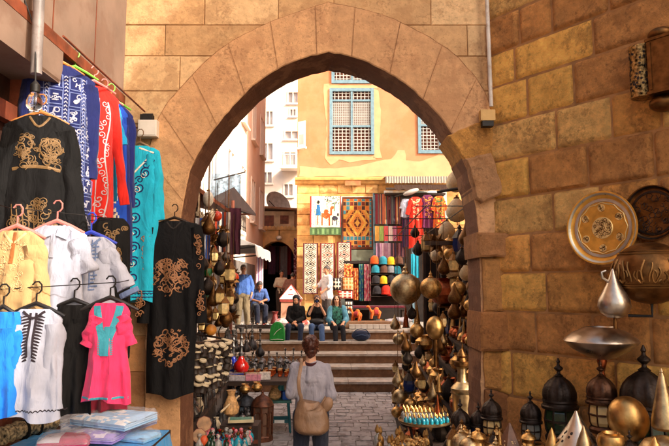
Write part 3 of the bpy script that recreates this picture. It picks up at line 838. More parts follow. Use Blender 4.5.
o = g.build('robe', 'navy galabeya with white block pattern hanging highest on the rail', 'robe', cm('navy', (24,32,88)), p, rotz=R(38))
mb = MB(); mp_ = MB(); q = random.Random(14)
for cx in (-.165,-.055,.085,.19):
    for k in range(10):
        z = -.13-.122*k
        if abs(cx) > .15 and k < 1: continue
        for (a_, b_) in (((-.045,-.05),(.045,-.05)),((-.045,.05),(.045,.05)),((-.045,-.05),(-.045,.05)),((.045,-.05),(.045,.05))):
            g.ribbon(mp_, [(cx+a_[0]+(b_[0]-a_[0])*t/5, z+a_[1]+(b_[1]-a_[1])*t/5) for t in range(6)], .007)
        for w_ in range(6):
            x, y = cx+q.uniform(-.03,.03), z+q.uniform(-.034,.034); m_ = q.random()
            pts = arcp_(x, y, q.uniform(.008,.018), q.uniform(0,6), q.uniform(6,10), 7) if m_ < .5 else [(x+.001*t, y-.016+.0045*t) for t in range(8)] if m_ < .8 else [(x-.018+.005*t, y) for t in range(8)]
            g.ribbon(mb, pts, q.uniform(.006,.011))
for cx in (-.112,.014,.137):
    for k in range(46): 
        z = -.09-.027*k; g.ribbon(mb, [(cx-.012,z-.007),(cx,z+.007),(cx+.012,z-.007)], .008)
    for dx in (-.02,.02): g.ribbon(mp_, [(cx+dx,-.08-.05*t) for t in range(26)], .005)
SILV = cm('silverweave', (172,172,188))
mb.build('white_pattern', SILV, o); mp_.build('block_borders', cm('paleblueweave', (104,116,166)), o)
hanger('orange wooden hanger poking out of the navy patterned robe', HM['orange'], p+Vector((-.02,-.03,.02)), R(38), .18, .14)
g = Garment(1.5, .2, .17, .2, depth=.06, sl=.85, slw=.06, slw2=.035, sla=9, fold=.025, nf=3, seed=8, drop=.08)
p = W(94,86,4.55)
o = g.build('robe', 'red galabeya with silver vine embroidery down its front, beside the navy one', 'robe', cm('red', (206,38,28)), p, rotz=R(40))
mb = MB(); q = random.Random(4)
for k in range(26):
    z = -.14-.05*k; g.ribbon(mb, spiral(.075+.03*math.sin(k*1.1), z, .028, 1.2, k, 1 if k%2 else -1), .007)
g.ribbon(mb, [(.10+.02*math.sin(i*.5), -.12-.045*i) for i in range(30)], .012)
g.ribbon(mb, [(.03,-.1-.045*i) for i in range(30)], .007)
mb.build('silver_embroidery', cm('silver', (200,190,196), metal=.2), o)
hanger('lime green hanger above the navy and red robes', HM['green'], W(75,68,4.35), R(35), .17, .16)
hanger('salmon pink hanger of the red galabeya on the rail', HM['pink'], p+Vector((0,0,.03)), R(38), .17, .12)
g = Garment(1.35, .19, .17, .22, depth=.07, sl=.8, slw=.085, slw2=.045, sla=4, fold=.03, nf=3, seed=12, drop=.09)
p = W(111,103,4.95)
def blu(x, z, w, f_): 
    d = abs(((z-.1) % .26)/.13-1) + abs(x/w-.25)/.28
    if z > .12 and d < .55: return lin(216,206,170)
    if z > .12 and d < .72: return lin(40,50,120)
    if z > .12 and d < .95: return lin(216,210,190)
    if x/w > .72: return lin(30,40,110)
    return lin(36,82,196) if z > .35 or x > -.05 else lin(40,160,214)
g.seg, g.rows = 90, 110
o = g.build('robe', 'royal blue robe with a column of cream diamonds, last on the rail', 'robe', M_vcloth, p, rotz=R(32), colf=blu)
hanger('lime green hanger at the far end of the rail', HM['green'], p+Vector((0,0,.03)), R(36), .17, .14)
g = Garment(.8, .14, .12, .14, depth=.05, sl=.3, slw=.07, sla=14, fold=.02, nf=3, seed=15, drop=.08)
p = W(104,98,4.72)
o = g.build('shirt', 'bright sky blue shirt sleeve squeezed between the red and royal blue robes', 'shirt', cm('sky', (30,160,220)), p, rotz=R(40))
hanger('pale pink hanger squeezed between the red and blue garments', HM['pink'], p+Vector((0,0,.03)), R(40), .16, .12)
# turquoise robe on the gate wall
TQ = (30,176,206)
g = Garment(1.36, .18, .19, .19, depth=.045, sl=.62, slw=.085, sla=5, fold=.014, nf=3, seed=19, drop=.05)
p = W(140,146,5.22)
o = g.build('robe', 'turquoise robe with white and navy scroll trim hung on the gate wall', 'robe', cm('turquoise', TQ), p)
mbw = MB(); mbn = MB()
xs_ = lambda z: -.09+.03*math.sin(z*22)
g.ribbon(mbw, [(.0-.0*i, -.02) if i == 0 else ((.16-.30*min(1, i/10)) if i < 10 else xs_(-.03-.035*i), -.03-.035*i) for i in range(38)], .014)
g.ribbon(mbw, [(-.15,-.3-.035*i) for i in range(30)], .008)
q = random.Random(5)
for k in range(9):
    z = -.12-.13*k; x = .02+.0*k if k < 3 else -.04
    if k < 3: x = .09-.05*k
    g.ribbon(mbn, spiral(x+.03, z, .05, 1.5, k, 1), .012); g.ribbon(mbn, spiral(x-.02, z-.06, .035, 1.3, k+2, -1), .010); g.ribbon(mbw, spiral(x+.01, z-.02, .03, 1.2, k, -1), .007)
for i in range(13): g.ribbon(mbn, arcp_(-.16+.027*i, -1.31, .014, 0, PI, 8), .006)
for yy in (-1.28,-1.33): g.ribbon(mbn, [(-.17+.034*i, yy) for i in range(11)], .008)
mbw.build('white_trim', cm('trimwhite', (226,222,206)), o); mbn.build('navy_scrolls', cm('navytrim', (26,36,96)), o)
hanger('thin wire hanger of the turquoise robe', mat('wire_metal', lin(150,120,90), rough=.4, metal=.6), p+Vector((0,0,.02)), 0, .14, .13)
# black calligraphy robe by the arch
g = Garment(1.50, .245, .225, .205, depth=.055, sl=.86, slw=.075, sla=4, fold=.02, nf=4, seed=23, drop=.035, rows=70)
p = W(174.5,221,5.24)
M_copper_t = mat('copper_thread', lin(150,102,66), rough=.55, metal=.15, var=.2, scale=30)
o = g.build('robe', 'long black robe with copper calligraphy roundels hanging at the arch jamb', 'robe', cm('jetblack', (13,12,14), var=.25, spec=.25, sheen=0), p)
calligraphy(g, .0, -.49, .175, 5, 74, .0085).build('chest_roundel', M_copper_t, o)
calligraphy(g, .01, -1.09, .160, 9, 64, .0085).build('skirt_roundel', M_copper_t, o)
q = random.Random(12)
for sg in (-1,1):
    mb = MB()
    for k in range(26):
        z = q.uniform(-.42,-.10) if k%2 else q.uniform(-.86,-.62); x = sg*(.195+.05*q.random()+.06*(-z-.1))
        P_ = [Vector((x_, -.058-.003*q.random(), z_)) for x_, z_ in spiral(x, z, q.uniform(.012,.03), 1.1, q.uniform(0,6))]
        mb.tube(P_, .004, 5)
    mb.build('sleeve_embroidery', M_copper_t, o)
neckline(g, cm('blacktrim',(40,34,32)), o, .06, .07)
hd = hanger('dark ornate metal hanger over the black calligraphy robe', mat('dark_bronze', lin(60,48,40), rough=.4, metal=.7, var=.3), p+Vector((0,0,.02)), 0, .18, .12)
# --- middle row of shirts
def shirt(name, label, m, px, py, Y, L=.55, sh=.2, chest=.2, hem=.21, sl=.22, rot=0, seed=1, hcol='pink', hlabel='', sla=14, slw=.085, **k):
    g = Garment(L, sh, chest, hem, depth=k.pop('depth', .06), sl=sl, slw=slw, sla=sla, fold=k.pop('fold',.034), nf=k.pop('nf',4), seed=seed, drop=k.pop('drop',.055), **k)
    p = W(px, py, Y); o = g.build(name, label, 'shirt' if name == 'shirt' else 'tunic', m, p, rotz=R(rot))
    if hlabel: hanger(hlabel, HM[hcol], p+Vector((0,-.0,.02)), R(rot), .16, .13)
    return g, o
Ym = 3.45
g, o = shirt('tunic', 'yellow cotton tunic with beige embroidered placket on a pink hanger', cm('yellow', (186,152,104)), 17, 231, Ym, L=.50, sh=.155, chest=.155, hem=.175, sl=.40, sla=7, seed=31, hcol='pink', hlabel='pink hanger hook above the yellow tunic', rot=6)
mb = scrolls(g, [(-.07,-.015,-.34,-.06),(.015,.07,-.34,-.06)], 3, 50, .008, .016, .004); mb.build('embroidery', cm('beige', (206,180,130)), o)
mb = MB(); g.ribbon(mb, [(0,-.01-.03*i) for i in range(7)], .02); mb.build('placket', cm('rust', (150,90,44)), o); neckline(g, cm('beige',(206,180,130)), o, .06, .07)
g, o = shirt('shirt', 'plain white short-sleeved polo shirt with an open collar', cm('white', (170,174,192)), 57, 226, 3.55, L=.68, sh=.17, chest=.155, hem=.2, sl=.24, sla=18, seed=35, hcol='pink', hlabel='pink hanger hook above the white polo shirt', rot=4)
mb = MB()
for sg in (-1,1):
    a = [(sg*.015,-.06),(sg*.075,-.085),(sg*.10,-.03),(sg*.055,.005),(sg*.02,-.015)]
    q_ = [(x, g.front(x, min(z,-.005))-.012, z) for x, z in a]; ids = [mb.add(v) for v in q_]; ids2 = [mb.add((v[0], v[1]+.008, v[2])) for v in q_]
    mb.face(ids); mb.face(ids2[::-1])
    for i in range(5): mb.face((ids[i], ids[(i+1)%5], ids2[(i+1)%5], ids2[i]))
mb.build('collar', cm('white', ()), o)
mb = MB(); g.ribbon(mb, [(.0,-.05-.02*i) for i in range(8)], .03, .005); mb.build('placket', cm('white', ()), o)
g, o = shirt('tunic', 'white tunic with grey-blue embroidered neck and cuffs on a blue hanger', cm('white', ()), 91, 237, 3.75, L=.48, sh=.155, chest=.15, hem=.165, sl=.30, sla=26, seed=37, hcol='blue', hlabel='blue hanger hook above the white embroidered tunic', rot=4, slw=.075)
GB = cm('greyblue', (104,122,160))
mb = MB()
for i in range(15):
    z = -.04-.022*i; w_ = .055+.012*math.sin(i*2.2)
    if i < 14: g.ribbon(mb, [(-w_,z),(-w_*.5,z-.004),(-.018,z)], .010); g.ribbon(mb, [(.018,z),(w_*.5,z-.004),(w_,z)], .010)
for x in (-.02,.02,-.045,.045): g.ribbon(mb, [(x,-.02-.03*i) for i in range(11 if abs(x)<.03 else 9)], .008)
mb.build('embroidery', GB, o); neckline(g, GB, o, .065, .06)
for sg in (-1,1):
    mb = MB()
    x = sg*(.155-.035+math.sin(R(26))*.29); z = -.055-.012-.26-.02
    mb.lathe([(.062,-.016),(.064,0),(.062,.016)], 14, (x,0,z), Matrix.Rotation(sg*-R(26),3,'Y') @ Matrix.Diagonal((1,.55,1)))
    mb.build('cuff', GB, o)
g, o = shirt('robe', 'long dark robe with gold braid half hidden behind the white tunics', cm('black', ()), 112, 218, 4.35, L=1.0, sh=.13, chest=.14, hem=.15, sl=0, seed=41, rot=25); o['category'] = 'robe'
mb = scrolls(g, [(-.12,.1,-.34,-.05)], 6, 40, .012, .03, .008); mb.build('gold_braid', M_gold, o)
# --- lower row
g, o = shirt('shirt', 'bright blue garment half out of view beside the white tunics', cm('azure', (26,120,214)), 3, 312, 3.35, L=.56, sh=.10, chest=.10, hem=.12, sl=.3, sla=6, seed=43, rot=10)
g, o = shirt('tunic', 'white tunic with black spiked embroidery around its neck slit', cm('white', ()), 36, 309, 3.4, L=.60, sh=.145, chest=.135, hem=.165, sl=.5, slw2=.045, sla=5, seed=47, hcol='black', hlabel='black hanger hook above the tunic with black spiked embroidery', rot=4, slw=.08)
BK = cm('darkthread', (40,30,36)); mb = MB()
for i in range(15):
    z = -.035-.017*i; L_ = .05*(1-i/26)
    for sg in (-1,1): g.ribbon(mb, [(sg*.016,z),(sg*(.016+L_*.6),z-.006),(sg*(.016+L_),z-.012)], [.014,.010,.004])
for i in range(18): g.ribbon(mb, [(-.17+.02*i,-.545),(-.16+.02*i,-.555),(-.15+.02*i,-.545)], .006)
g.ribbon(mb, [(-.016,-.02-.02*i) for i in range(13)], .012); g.ribbon(mb, [(.016,-.02-.02*i) for i in range(13)], .012)
mb.build('embroidery', BK, o); neckline(g, BK, o, .06, .05)
g, o = shirt('robe', 'plain black robe hanging low beside the pink tunic', cm('black', ()), 74, 305, 3.5, L=.62, sh=.105, chest=.10, hem=.12, sl=.42, slw2=.045, sla=4, slw=.06, seed=51, hcol='black', hlabel='black hanger hook above the plain black robe', rot=6); o['category'] = 'robe'
g, o = shirt('tunic', 'hot pink tunic with turquoise beaded yoke at the end of the low row', cm('pink', (232,58,108)), 110, 303, 3.44, L=.54, sh=.115, chest=.105, hem=.14, sl=.20, sla=18, seed=53, hcol='black', hlabel='black hanger hook above the hot pink tunic', rot=4, slw=.06)
TB = cm('tealbead', (60,150,170)); mb = MB()
for sg in (-1,1): g.ribbon(mb, [(sg*(.062-.045*(t/9)**1.5), -.015-.02*t) for t in range(10)], .04)
g.ribbon(mb, [(.0,-.13-.02*t) for t in range(9)], .062)
for i in range(16): g.ribbon(mb, [(-.031,-.13-.01*i),(-.040,-.133-.01*i)], .006); g.ribbon(mb, [(.031,-.13-.01*i),(.040,-.133-.01*i)], .006)
g.ribbon(mb, [(-.13+.026*i,-.52) for i in range(11)], .012)
mb.build('beaded_yoke', TB, o)
g, o = shirt('shirt', 'pale garment with maroon hem hanging just behind the pink tunic', cm('maroonwhite', (120,24,44)), 112, 330, 4.05, L=.52, sh=.11, chest=.11, hem=.12, sl=0, seed=57, rot=4)
# --- table of folded packets
TZ = 1.22
tb = thing('display_table', 'low table heaped with cellophane-wrapped clothes under the shirts', 'table', (-1.25,3.65,0))
m_ = MB(); m_.bbox(-.75,.12,-.75,.62,TZ-.05,TZ); m_.build('tabletop', M_rack, tb)
for sx in (-.68,.06):
    for sy in (-.68,.55): m_ = MB(); m_.bbox(sx-.03,sx+.03,sy-.03,sy+.03,0,TZ-.05); m_.build('leg', M_rack, tb)
m_ = MB(); 
rowsv = []
for i in range(29):
    rowsv.append([m_.add((-.78+.93*i/28, -.78+1.44*j/20, TZ+.006+.004*nz(i*.4,j*.4) if 1 <= i <= 27 and 1 <= j <= 19 else TZ-.22)) for j in range(21)])
for i in range(28):
    for j in range(20): m_.face((rowsv[i][j],rowsv[i+1][j],rowsv[i+1][j+1],rowsv[i][j+1]))
to = m_.build('tablecloth', cm('azurecloth', (40,140,206)), None, (-1.25,3.65,0), smooth=True); tag(to, 'bright blue cloth spread over the table of folded clothes', 'tablecloth')
M_film = mat('cellophane', (.9,.92,.95), rough=.1, alpha=.16, spec=1., var=0, bump=.6, bscale=26, bdist=.006)
def packet(label, col, c, size, rotz, tilt=0, pat=None, film=True, name='folded_garment'):
    m_ = MB(); n = 16; w_, d_, h_ = size; q = random.Random(hash(label) % 999)
    rows_ = []
    top = lambda u, v: h_*(1-.35*max(abs(u),abs(v))**4)+.008*nz(u*2.5,v*2.5,h_*90)
    for i in range(n+1):
        row = []
        for j in range(n+1):
            u, v = -1+2*i/n, -1+2*j/n
            row.append(m_.add((u*w_/2, v*d_/2, top(u,v))))
        rows_.append(row)
    for i in range(n):
        for j in range(n):
            u, v = -1+2*(i+.5)/n, -1+2*(j+.5)/n
            m_.face((rows_[i][j],rows_[i+1][j],rows_[i+1][j+1],rows_[i][j+1]), pat(u,v) if pat else col)
    m_.cur = col
    # folded edge layers
    nl = 3
    for k in range(nl): m_.box((0,0,h_*.62*(k+.5)/nl),(w_*.985,d_*.985,h_*.62/nl*.8))
    o = m_.build(name, M_vcloth, None, c, smooth=30, rotz=rotz); o.rotation_euler = (tilt, 0, rotz)
    tag(o, label, 'folded clothes')
    if film:
        f = MB(); a = f
        rr = []
        for i in range(n+1): rr.append([f.add((-w_*.53+1.06*w_*i/n, -d_*.53+1.06*d_*j/n, h_+.012+.012*nz(i*.9,j*.9,w_*30) if 0<i<n and 0<j<n else h_*.35)) for j in range(n+1)])
        for i in range(n):
            for j in range(n): f.face((rr[i][j],rr[i+1][j],rr[i+1][j+1],rr[i][j+1]))
        f.build('plastic_wrapper', M_film, o, smooth=True)
    return o
def PT(px, py, dz=0): p = G(px, py, TZ+dz); p.z = TZ+.012+dz; return p
def pw(a, b, f): return lambda u, v: a if f(u,v) else b
LB = lin(150,190,232); WH = lin(226,228,236)
packet('large packet with white medallion print on pale blue, topmost of the heap', LB, PT(114,424,.10), (.46,.30,.06), R(-24), R(3), lambda u,v: WH if math.hypot(u+.3,v-.35)<.42 or (v<-.62 and nz(u*5,v*9)>-.1) or nz(u*3.5,v*3.5,4)>.28 else LB)
packet('packet of slate and white clothes directly under the medallion packet', lin(130,130,160), PT(113,428,.035), (.48,.32,.065), R(-20), 0, lambda u,v: lin(120,116,146) if nz(u*3,v*3)>0 else lin(206,206,216))
packet('packet of pink and red print behind the medallion packet', lin(206,90,110), PT(98,410,.03), (.30,.2,.07), R(-35), 0, lambda u,v: lin(232,190,196) if nz(u*5,v*5)>.1 else lin(200,60,80))
packet('flat white wrapped shirt beside the rolled scarf', WH, PT(62,424), (.30,.24,.045), R(12))
packet('lilac wrapped blouse at the table edge below the medallion packet', lin(150,130,206), PT(98,441,.02), (.32,.24,.06), R(-8), 0, lambda u,v: lin(214,206,232) if nz(u*3,v*3,9)>.12 else lin(150,130,206))
packet('magenta and white wrapped blouse at the table edge', lin(190,40,90), PT(66,447,.02), (.28,.2,.06), R(10), 0, lambda u,v: lin(222,214,228) if u<-.1 else lin(190,40,90))
packet('dark red folded knit cloth behind the wrapped packets', lin(170,26,30), PT(44,411,.02), (.30,.16,.04), R(-6), 0, lambda u,v: lin(170,26,30) if (int((u+1)*14)+int((v+1)*8))%2 else lin(130,16,22), film=False)
packet('bright blue folded cloth beside the rolled scarf', lin(40,140,214), PT(14,414,.02), (.30,.2,.06), R(20), film=False)
packet('pale blue wrapped garment beside the lilac blouse', lin(120,180,226), PT(138,441), (.22,.18,.04), R(-20))
packet('white and blue wrapped shirt behind the magenta blouse', lin(190,200,226), PT(80,432,.02), (.24,.18,.05), R(25), 0, lambda u,v: lin(226,228,236) if nz(u*4,v*4,3)>0 else lin(150,170,214))
sc_ = MB(); pth = [PT(1,445)+Vector((0,0,.04)), PT(26,438)+Vector((0,0,.055)), PT(54,430)+Vector((0,0,.05))]
sc_.tube(cr(pth, 10), [.055+.006*math.sin(i*2.1) for i in range(21)], 14)
so_ = sc_.build('rolled_scarf', mat('gold_black_brocade', lin(150,130,96), rough=.7, var=.8, scale=60, bump=.4, bscale=90), None, smooth=True); tag(so_, 'rolled gold and black brocade scarf lying on the table', 'scarf')
for t in (.38,.62):
    bd = MB()
    p = pth[0].lerp(pth[2], t); bd.lathe([(.064,-.008),(.066,0),(.064,.008)], 18, p, Vector((0,0,1)).rotation_difference((pth[2]-pth[0]).normalized()).to_matrix())
    bd.build('tie_band', cm('black', ()), so_)

# --- fittings on the walls
fl = thing('wall_floodlight', 'small white box floodlight fixed to the gate wall above the turquoise robe', 'floodlight', W(151,131,GY)+Vector((0,-.06,0)))
m_ = MB(); m_.box((0,0,0),(.17,.10,.15)); m_.box((0,-.052,0),(.15,.008,.13)); m_.build('housing', mat('white_enamel', lin(220,212,200), rough=.4, var=.08), fl)
m_ = MB(); m_.box((-.02,.0,.105),(.11,.07,.055)); m_.tube([(-.06,0,.1),(-.06,0,.14),(.03,0,.14),(.03,0,.1)], .01); m_.build('lamp_head', M_iron, fl)
m_ = MB(); m_.tube([(-.075,.02,.02),(-.34,.02,.02)], .009); m_.build('bracket_arm', M_rwood, fl)
m_ = MB(); a = W(118,-60,GY); b = W(116,96,GY); m_.tube([(W(121,0,GY).x+.02, GY-.05, 6.5),(b.x, GY-.05, b.z-.6)], .022, 10)
pp = tag(m_.build('wall_pipe', M_pipe, None, smooth=True), 'pale pipe running down the corner where plaster bay meets gate wall', 'pipe')
m_ = MB(); 
for z in (3.95,4.9): m_.box((b.x,GY-.04,z),(.075,.05,.03))
m_.build('clip', M_iron, pp)
m_ = MB(); q = W(491,100,GY-.1); m_.tube([(q.x-.03,GY-.1,6.6),(q.x,GY-.1,q.z-.06)], .019, 10)
pp = tag(m_.build('conduit_pipe', M_pipe, None, smooth=True), 'straight pale conduit in the corner of gate and ochre wall', 'pipe')
m_ = MB(); q2 = W(487,116,GY-.1); m_.box(q2,(.13,.08,.10)); m_.build('junction_box', mat('ochre_plastic_box', lin(200,160,96), rough=.6), pp)
m_ = MB(); m_.box(q2+Vector((0,0,-.075)),(.10,.07,.05)); m_.build('cable_gland', M_iron, pp)
m_ = MB(); a = W(40,-60,3.6); b = W(36,74,3.6); m_.tube([a, W(39,0,3.6), b], .034, 12)
pp = tag(m_.build('drain_pipe', mat('weathered_grey_pipe', lin(130,120,116), rough=.5, var=.3, scale=7, stain=lin(100,70,56), stain_amt=.7, stain_scale=5), None, smooth=True), 'weathered grey pipe hanging down beside the timber door', 'pipe')
lb = thing('light_bulb', 'bare glass bulb in a black socket hanging beside the timber door', 'light bulb', W(34.5,100,3.55))
m_ = MB(); m_.lathe([(.004,-.075),(.03,-.068),(.046,-.04),(.048,-.01),(.036,.025),(.022,.045),(.02,.055)], 20); m_.build('glass_bulb', mat('clear_glass', (.95,.95,.95), rough=.03, trans=1, var=0, bump=0), lb, smooth=True)
m_ = MB(); m_.lathe([(.022,.045),(.028,.05),(.028,.095),(.015,.11),(.008,.12)], 16); m_.build('socket', M_iron, lb, smooth=True)
m_ = MB(); m_.tube([(0,0,-.03),(0,0,.04)], .003); m_.tube([(-.012,0,-.03),(.012,0,-.03)], .002); m_.build('filament', M_iron, lb)
m_ = MB(); m_.tube(cr([(0,0,.11),(-.02,.02,.3),(-.06,.05,.5),(-.16,.05,.75)],6), .005); m_.build('cable', M_iron, lb)
# wires that carry the two lower rows
def row_wire(label, a, b):
    mb = MB(); mb.tube([Vector((-2.0, a.y+.1, a.z+.03)), a, b, Vector((b.x-.05, b.y+.35, b.z+.02)), Vector((-2.0, b.y+.7, b.z+.05))], .003, 5); o = mb.build('hanging_wire', M_iron, None); tag(o, label, 'wire')
row_wire('thin dark wire carrying the yellow and white shirts of the middle row', W(8,231,3.45)+Vector((0,0,.135)), W(98,238,3.76)+Vector((0,0,.135)))
row_wire('thin dark wire carrying the low row from blue garment to pink tunic', W(-2,312,3.36)+Vector((0,.02,.125)), W(118,304,3.48)+Vector((0,.02,.125)))
hanger('black hanger hook above the bright blue garment', HM['black'], W(3,312,3.35)+Vector((0,0,.02)), R(10), .10, .13)
# ================================================================== STALL BUILDINGS AND GOODS
# house on the lamp-stall side (its street face carries the stall) and low shop on the other side
rh = thing('shading_house', 'mostly unseen brown house behind the lamp stall, bulk shaped to shade the steps', 'house', (2.6, 5.9, 0))
m_ = MB(); m_.bbox(0,11,0,5.6,0,7.2); m_.build('wall', mat('brown_house_wall', lin(150,112,76), rough=.9, var=.3, scale=2, bump=.4, bscale=12), rh)  # bulk out of view, sized so its shadow covers steps and landing
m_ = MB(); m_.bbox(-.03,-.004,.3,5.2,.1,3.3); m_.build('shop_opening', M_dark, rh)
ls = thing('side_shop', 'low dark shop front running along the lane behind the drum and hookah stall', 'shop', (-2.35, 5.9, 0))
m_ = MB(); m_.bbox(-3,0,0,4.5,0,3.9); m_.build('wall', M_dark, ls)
m_ = MB(); m_.box((.15,2.2,3.55),(1.0,4.3,.05), Matrix.Rotation(R(14),3,'Y')); m_.build('awning_board', M_rwood, ls)
M_br = mat('brass', lin(204,160,98), rough=.36, metal=1, var=.34, scale=14, bump=.12, bscale=70)
M_br2= mat('pale_brass', lin(190,164,122), rough=.34, metal=1, var=.3, scale=14, bump=.12, bscale=70)
M_brd= mat('dark_brass', lin(112,76,40), rough=.38, metal=.9, var=.4, scale=18, bump=.2, bscale=60)
M_sil= mat('nickel', lin(190,176,160), rough=.30, metal=1, var=.2, scale=12, bump=.1, bscale=60)
M_cop= mat('copper', lin(150,76,44), rough=.35, metal=1, var=.3, scale=14, bump=.15, bscale=60)
M_bkm= mat('blackened_metal', lin(52,42,36), rough=.42, metal=.75, var=.45, scale=22, bump=.35, bscale=60)
M_grn= mat('green_lamp_glass', lin(24,52,34), rough=.15, var=.3, spec=.6, bump=0)
M_blg= mat('blue_lamp_glass', lin(24,40,90), rough=.15, var=.3, spec=.6, bump=0)
M_amb= mat('amber_lamp_glass', lin(222,190,128), rough=.2, var=.25, spec=.6, bump=0)
M_redg=mat('red_lamp_glass', lin(150,20,16), rough=.12, var=.25, spec=.7, bump=0)
M_tqg= mat('turquoise_glass', lin(30,140,160), rough=.12, var=.25, spec=.7, bump=0)
M_cobg=mat('cobalt_glass', lin(20,36,130), rough=.12, var=.25, spec=.7, bump=0)
M_clr= mat('clear_bottle_glass', lin(225,222,215), rough=.06, trans=.7, var=.05, bump=0)
M_skin_l = mat('goatskin', lin(222,196,150), rough=.6, var=.15, scale=10, bump=.3)
M_cer= mat('cream_drum_skin', lin(206,188,156), rough=.6, var=.2, scale=12)
M_drk= mat('dark_drum_wood', lin(46,34,28), rough=.55, var=.4, scale=12)
M_orng=mat('orange_globe_glass', lin(232,150,60), rough=.3, var=.2)
M_chain= M_brd
def lp(name, label, cat, parts, group=None):
    """lathe-built thing at the origin: parts = [(part_name, profile, mat, seg, rib, ribn)]"""
    t = thing(name, label, cat, group=group)
    for pt in parts:
        nm, prof, m = pt[:3]; seg = pt[3] if len(pt) > 3 else 24
        mb = MB(); mb.lathe(prof, seg, rib=pt[4] if len(pt) > 4 else 0, ribn=pt[5] if len(pt) > 5 else 8)
        mb.build(nm, m, t, smooth=35)
    return t
def sph(r, z, n=9, a0=-85, a1=85, sx=1.): return [(r*math.cos(R(a0+(a1-a0)*i/n)), z+sx*r*math.sin(R(a0+(a1-a0)*i/n))) for i in range(n+1)]
FIN = lambda z, s: [(.02*s,z),(.03*s,z+.02*s),(.07*s,z+.07*s),(.03*s,z+.13*s),(.022*s,z+.17*s),(.05*s,z+.21*s),(.02*s,z+.27*s),(.004*s,z+.34*s)]
def chain(t, z0, L):
    mb = MB(); mb.tube([(0,0,z0),(0,0,z0+L)], .004, 5); return mb.build('chain', M_chain, t)

# ---- engraved plates on the ochre wall
def plate(name, label, px, py, r, off, m, m2, m3, fancy):
    t = thing(name, label, 'tray', RW(px, py, off))
    Mx = WN.to_track_quat('Z','Y').to_matrix()
    mb = MB(); mb.lathe([(.004,-.012),(r*.8,-.012),(r*.93,.0),(r,.022),(r*1.0,.03),(r*.965,.03),(r*.90,.012),(r*.86,.004),(r*.80,.002),(.004,.002)], 56, M=Mx); mb.build('tray_body', m, t, smooth=30)
    mb = MB(); mb.lathe([(r*.72,.003),(r*.73,.007),(r*.80,.007),(r*.81,.003)], 56, M=Mx, loop=True); mb.lathe([(r*.90,.016),(r*.91,.021),(r*.95,.029),(r*.96,.027)], 56, M=Mx, loop=True); mb.build('engraved_band', m2, t, smooth=30)
    if fancy:
        mb = MB(); q = random.Random(2)
        for (cx, cy, rr) in [(0,0,.30)]+[(.55*math.cos(R(30+60*k)), .55*math.sin(R(30+60*k)), .105) for k in range(6)]:
            mb.lathe([(.003,.003),(.003,.0075),(rr*r*.96,.0075),(rr*r,.003)], 28, Mx @ Vector((cx*r,cy*r,0)), Mx)
        mb.build('rosette', m3, t, smooth=30)
        mb = MB()
        for (cx, cy, rr, n) in [(0,0,.27,70)]+[(.55*math.cos(R(30+60*k)), .55*math.sin(R(30+60*k)), .085, 9) for k in range(6)]:
            for k in range(n):
                a = q.uniform(0,6.28); d = rr*r*math.sqrt(q.random())*.9; x, y = cx*r+d*math.cos(a), cy*r+d*math.sin(a)
                pts = [Mx @ Vector((u, v, .0085)) for u, v in arcp_(x, y, q.uniform(.006,.014), q.uniform(0,6), q.uniform(6,9), 6)]
                mb.tube(pts, .0016, 4)
        mb.build('chasing', M_brd, t)
        mb = MB()
        n = 12
        star = [Mx @ Vector((r*(.70 if k % 2 == 0 else .66)*math.cos(2*PI*k/24), r*(.70 if k % 2 == 0 else .66)*math.sin(2*PI*k/24), .005)) for k in range(25)]
        mb.tube(star, .004, 5); mb.build('star_border', m3, t)
    else:
        mb = MB(); q = random.Random(6)
        for k in range(60):
            a = q.uniform(0,6.28); d = r*.7*math.sqrt(q.random()); x, y = d*math.cos(a), d*math.sin(a)
            mb.tube([Mx @ Vector((u, v, .003)) for u, v in arcp_(x, y, q.uniform(.01,.025), q.uniform(0,6), q.uniform(6,9), 7)], .002, 4)
        mb.build('chasing', m2, t)
    return t
plate('brass_tray', 'round gold tray engraved with a rosette of seven medallions, hung on the ochre wall', 602.5, 228, .275, .10, mat('golden_brass', lin(226,166,70), rough=.36, metal=.6, var=.2, scale=14, bump=.12, bscale=70), mat('silvery_inlay', lin(200,190,170), rough=.3, metal=.7, var=.2), mat('bright_gilt', lin(240,210,140), rough=.35, metal=.6, var=.15, bump=.1), True)
plate('copper_tray', 'dark bronze tray half hidden behind the bright gold tray', 653, 213, .20, .015, M_brd, M_bkm, M_brd, False)
# calligraphic round vessel
def vessel():
    t = thing('engraved_globe', 'large dull brass globe with raised calligraphy bands under the dark tray', 'globe lamp', RW(650,273,.22), scale=1.32)
    mb = MB(); mb.lathe([(r_, z_) for r_, z_ in sph(.185,0,14,-88,88,.86)], 40); mb.build('body', M_brd, t, smooth=True)
    mb = MB(); q = random.Random(3)
    on = lambda a_, z_: (lambda rr: (rr*math.cos(a_), rr*math.sin(a_), z_))(.185*math.sqrt(max(.01,1-(z_/(.185*.86))**2))+.001)
    for zz in (-.075, -.062, .095, .108): mb.tube([on(2*PI*i/60, zz) for i in range(61)], .0035, 5)
    for k in range(34):
        a_ = 2*PI*k/34; top = q.uniform(.0,.08)
        mb.tube([on(a_+.05*math.sin(t*.5+k), -.045+(top+.045)*t/8) for t in range(9)], .005, 5)
        if k % 2: mb.tube([on(a_+.09+.06*math.cos(t*.6), -.02+.03*math.sin(t*.6)) for t in range(10)], .0045, 5)
        if k % 3 == 0: mb.tube([on(a_+.2*t/8, -.045+.008*math.sin(t)) for t in range(9)], .006, 5)
    mb.build('calligraphy', mat('aged_brass', lin(140,100,56), rough=.4, metal=.9, var=.3), t, smooth=True)
    mb = MB(); mb.tube([(0,0,-.155),(0,0,-.22),(-.1,.05,-.22)], .008); mb.build('hook', M_iron, t)
vessel()
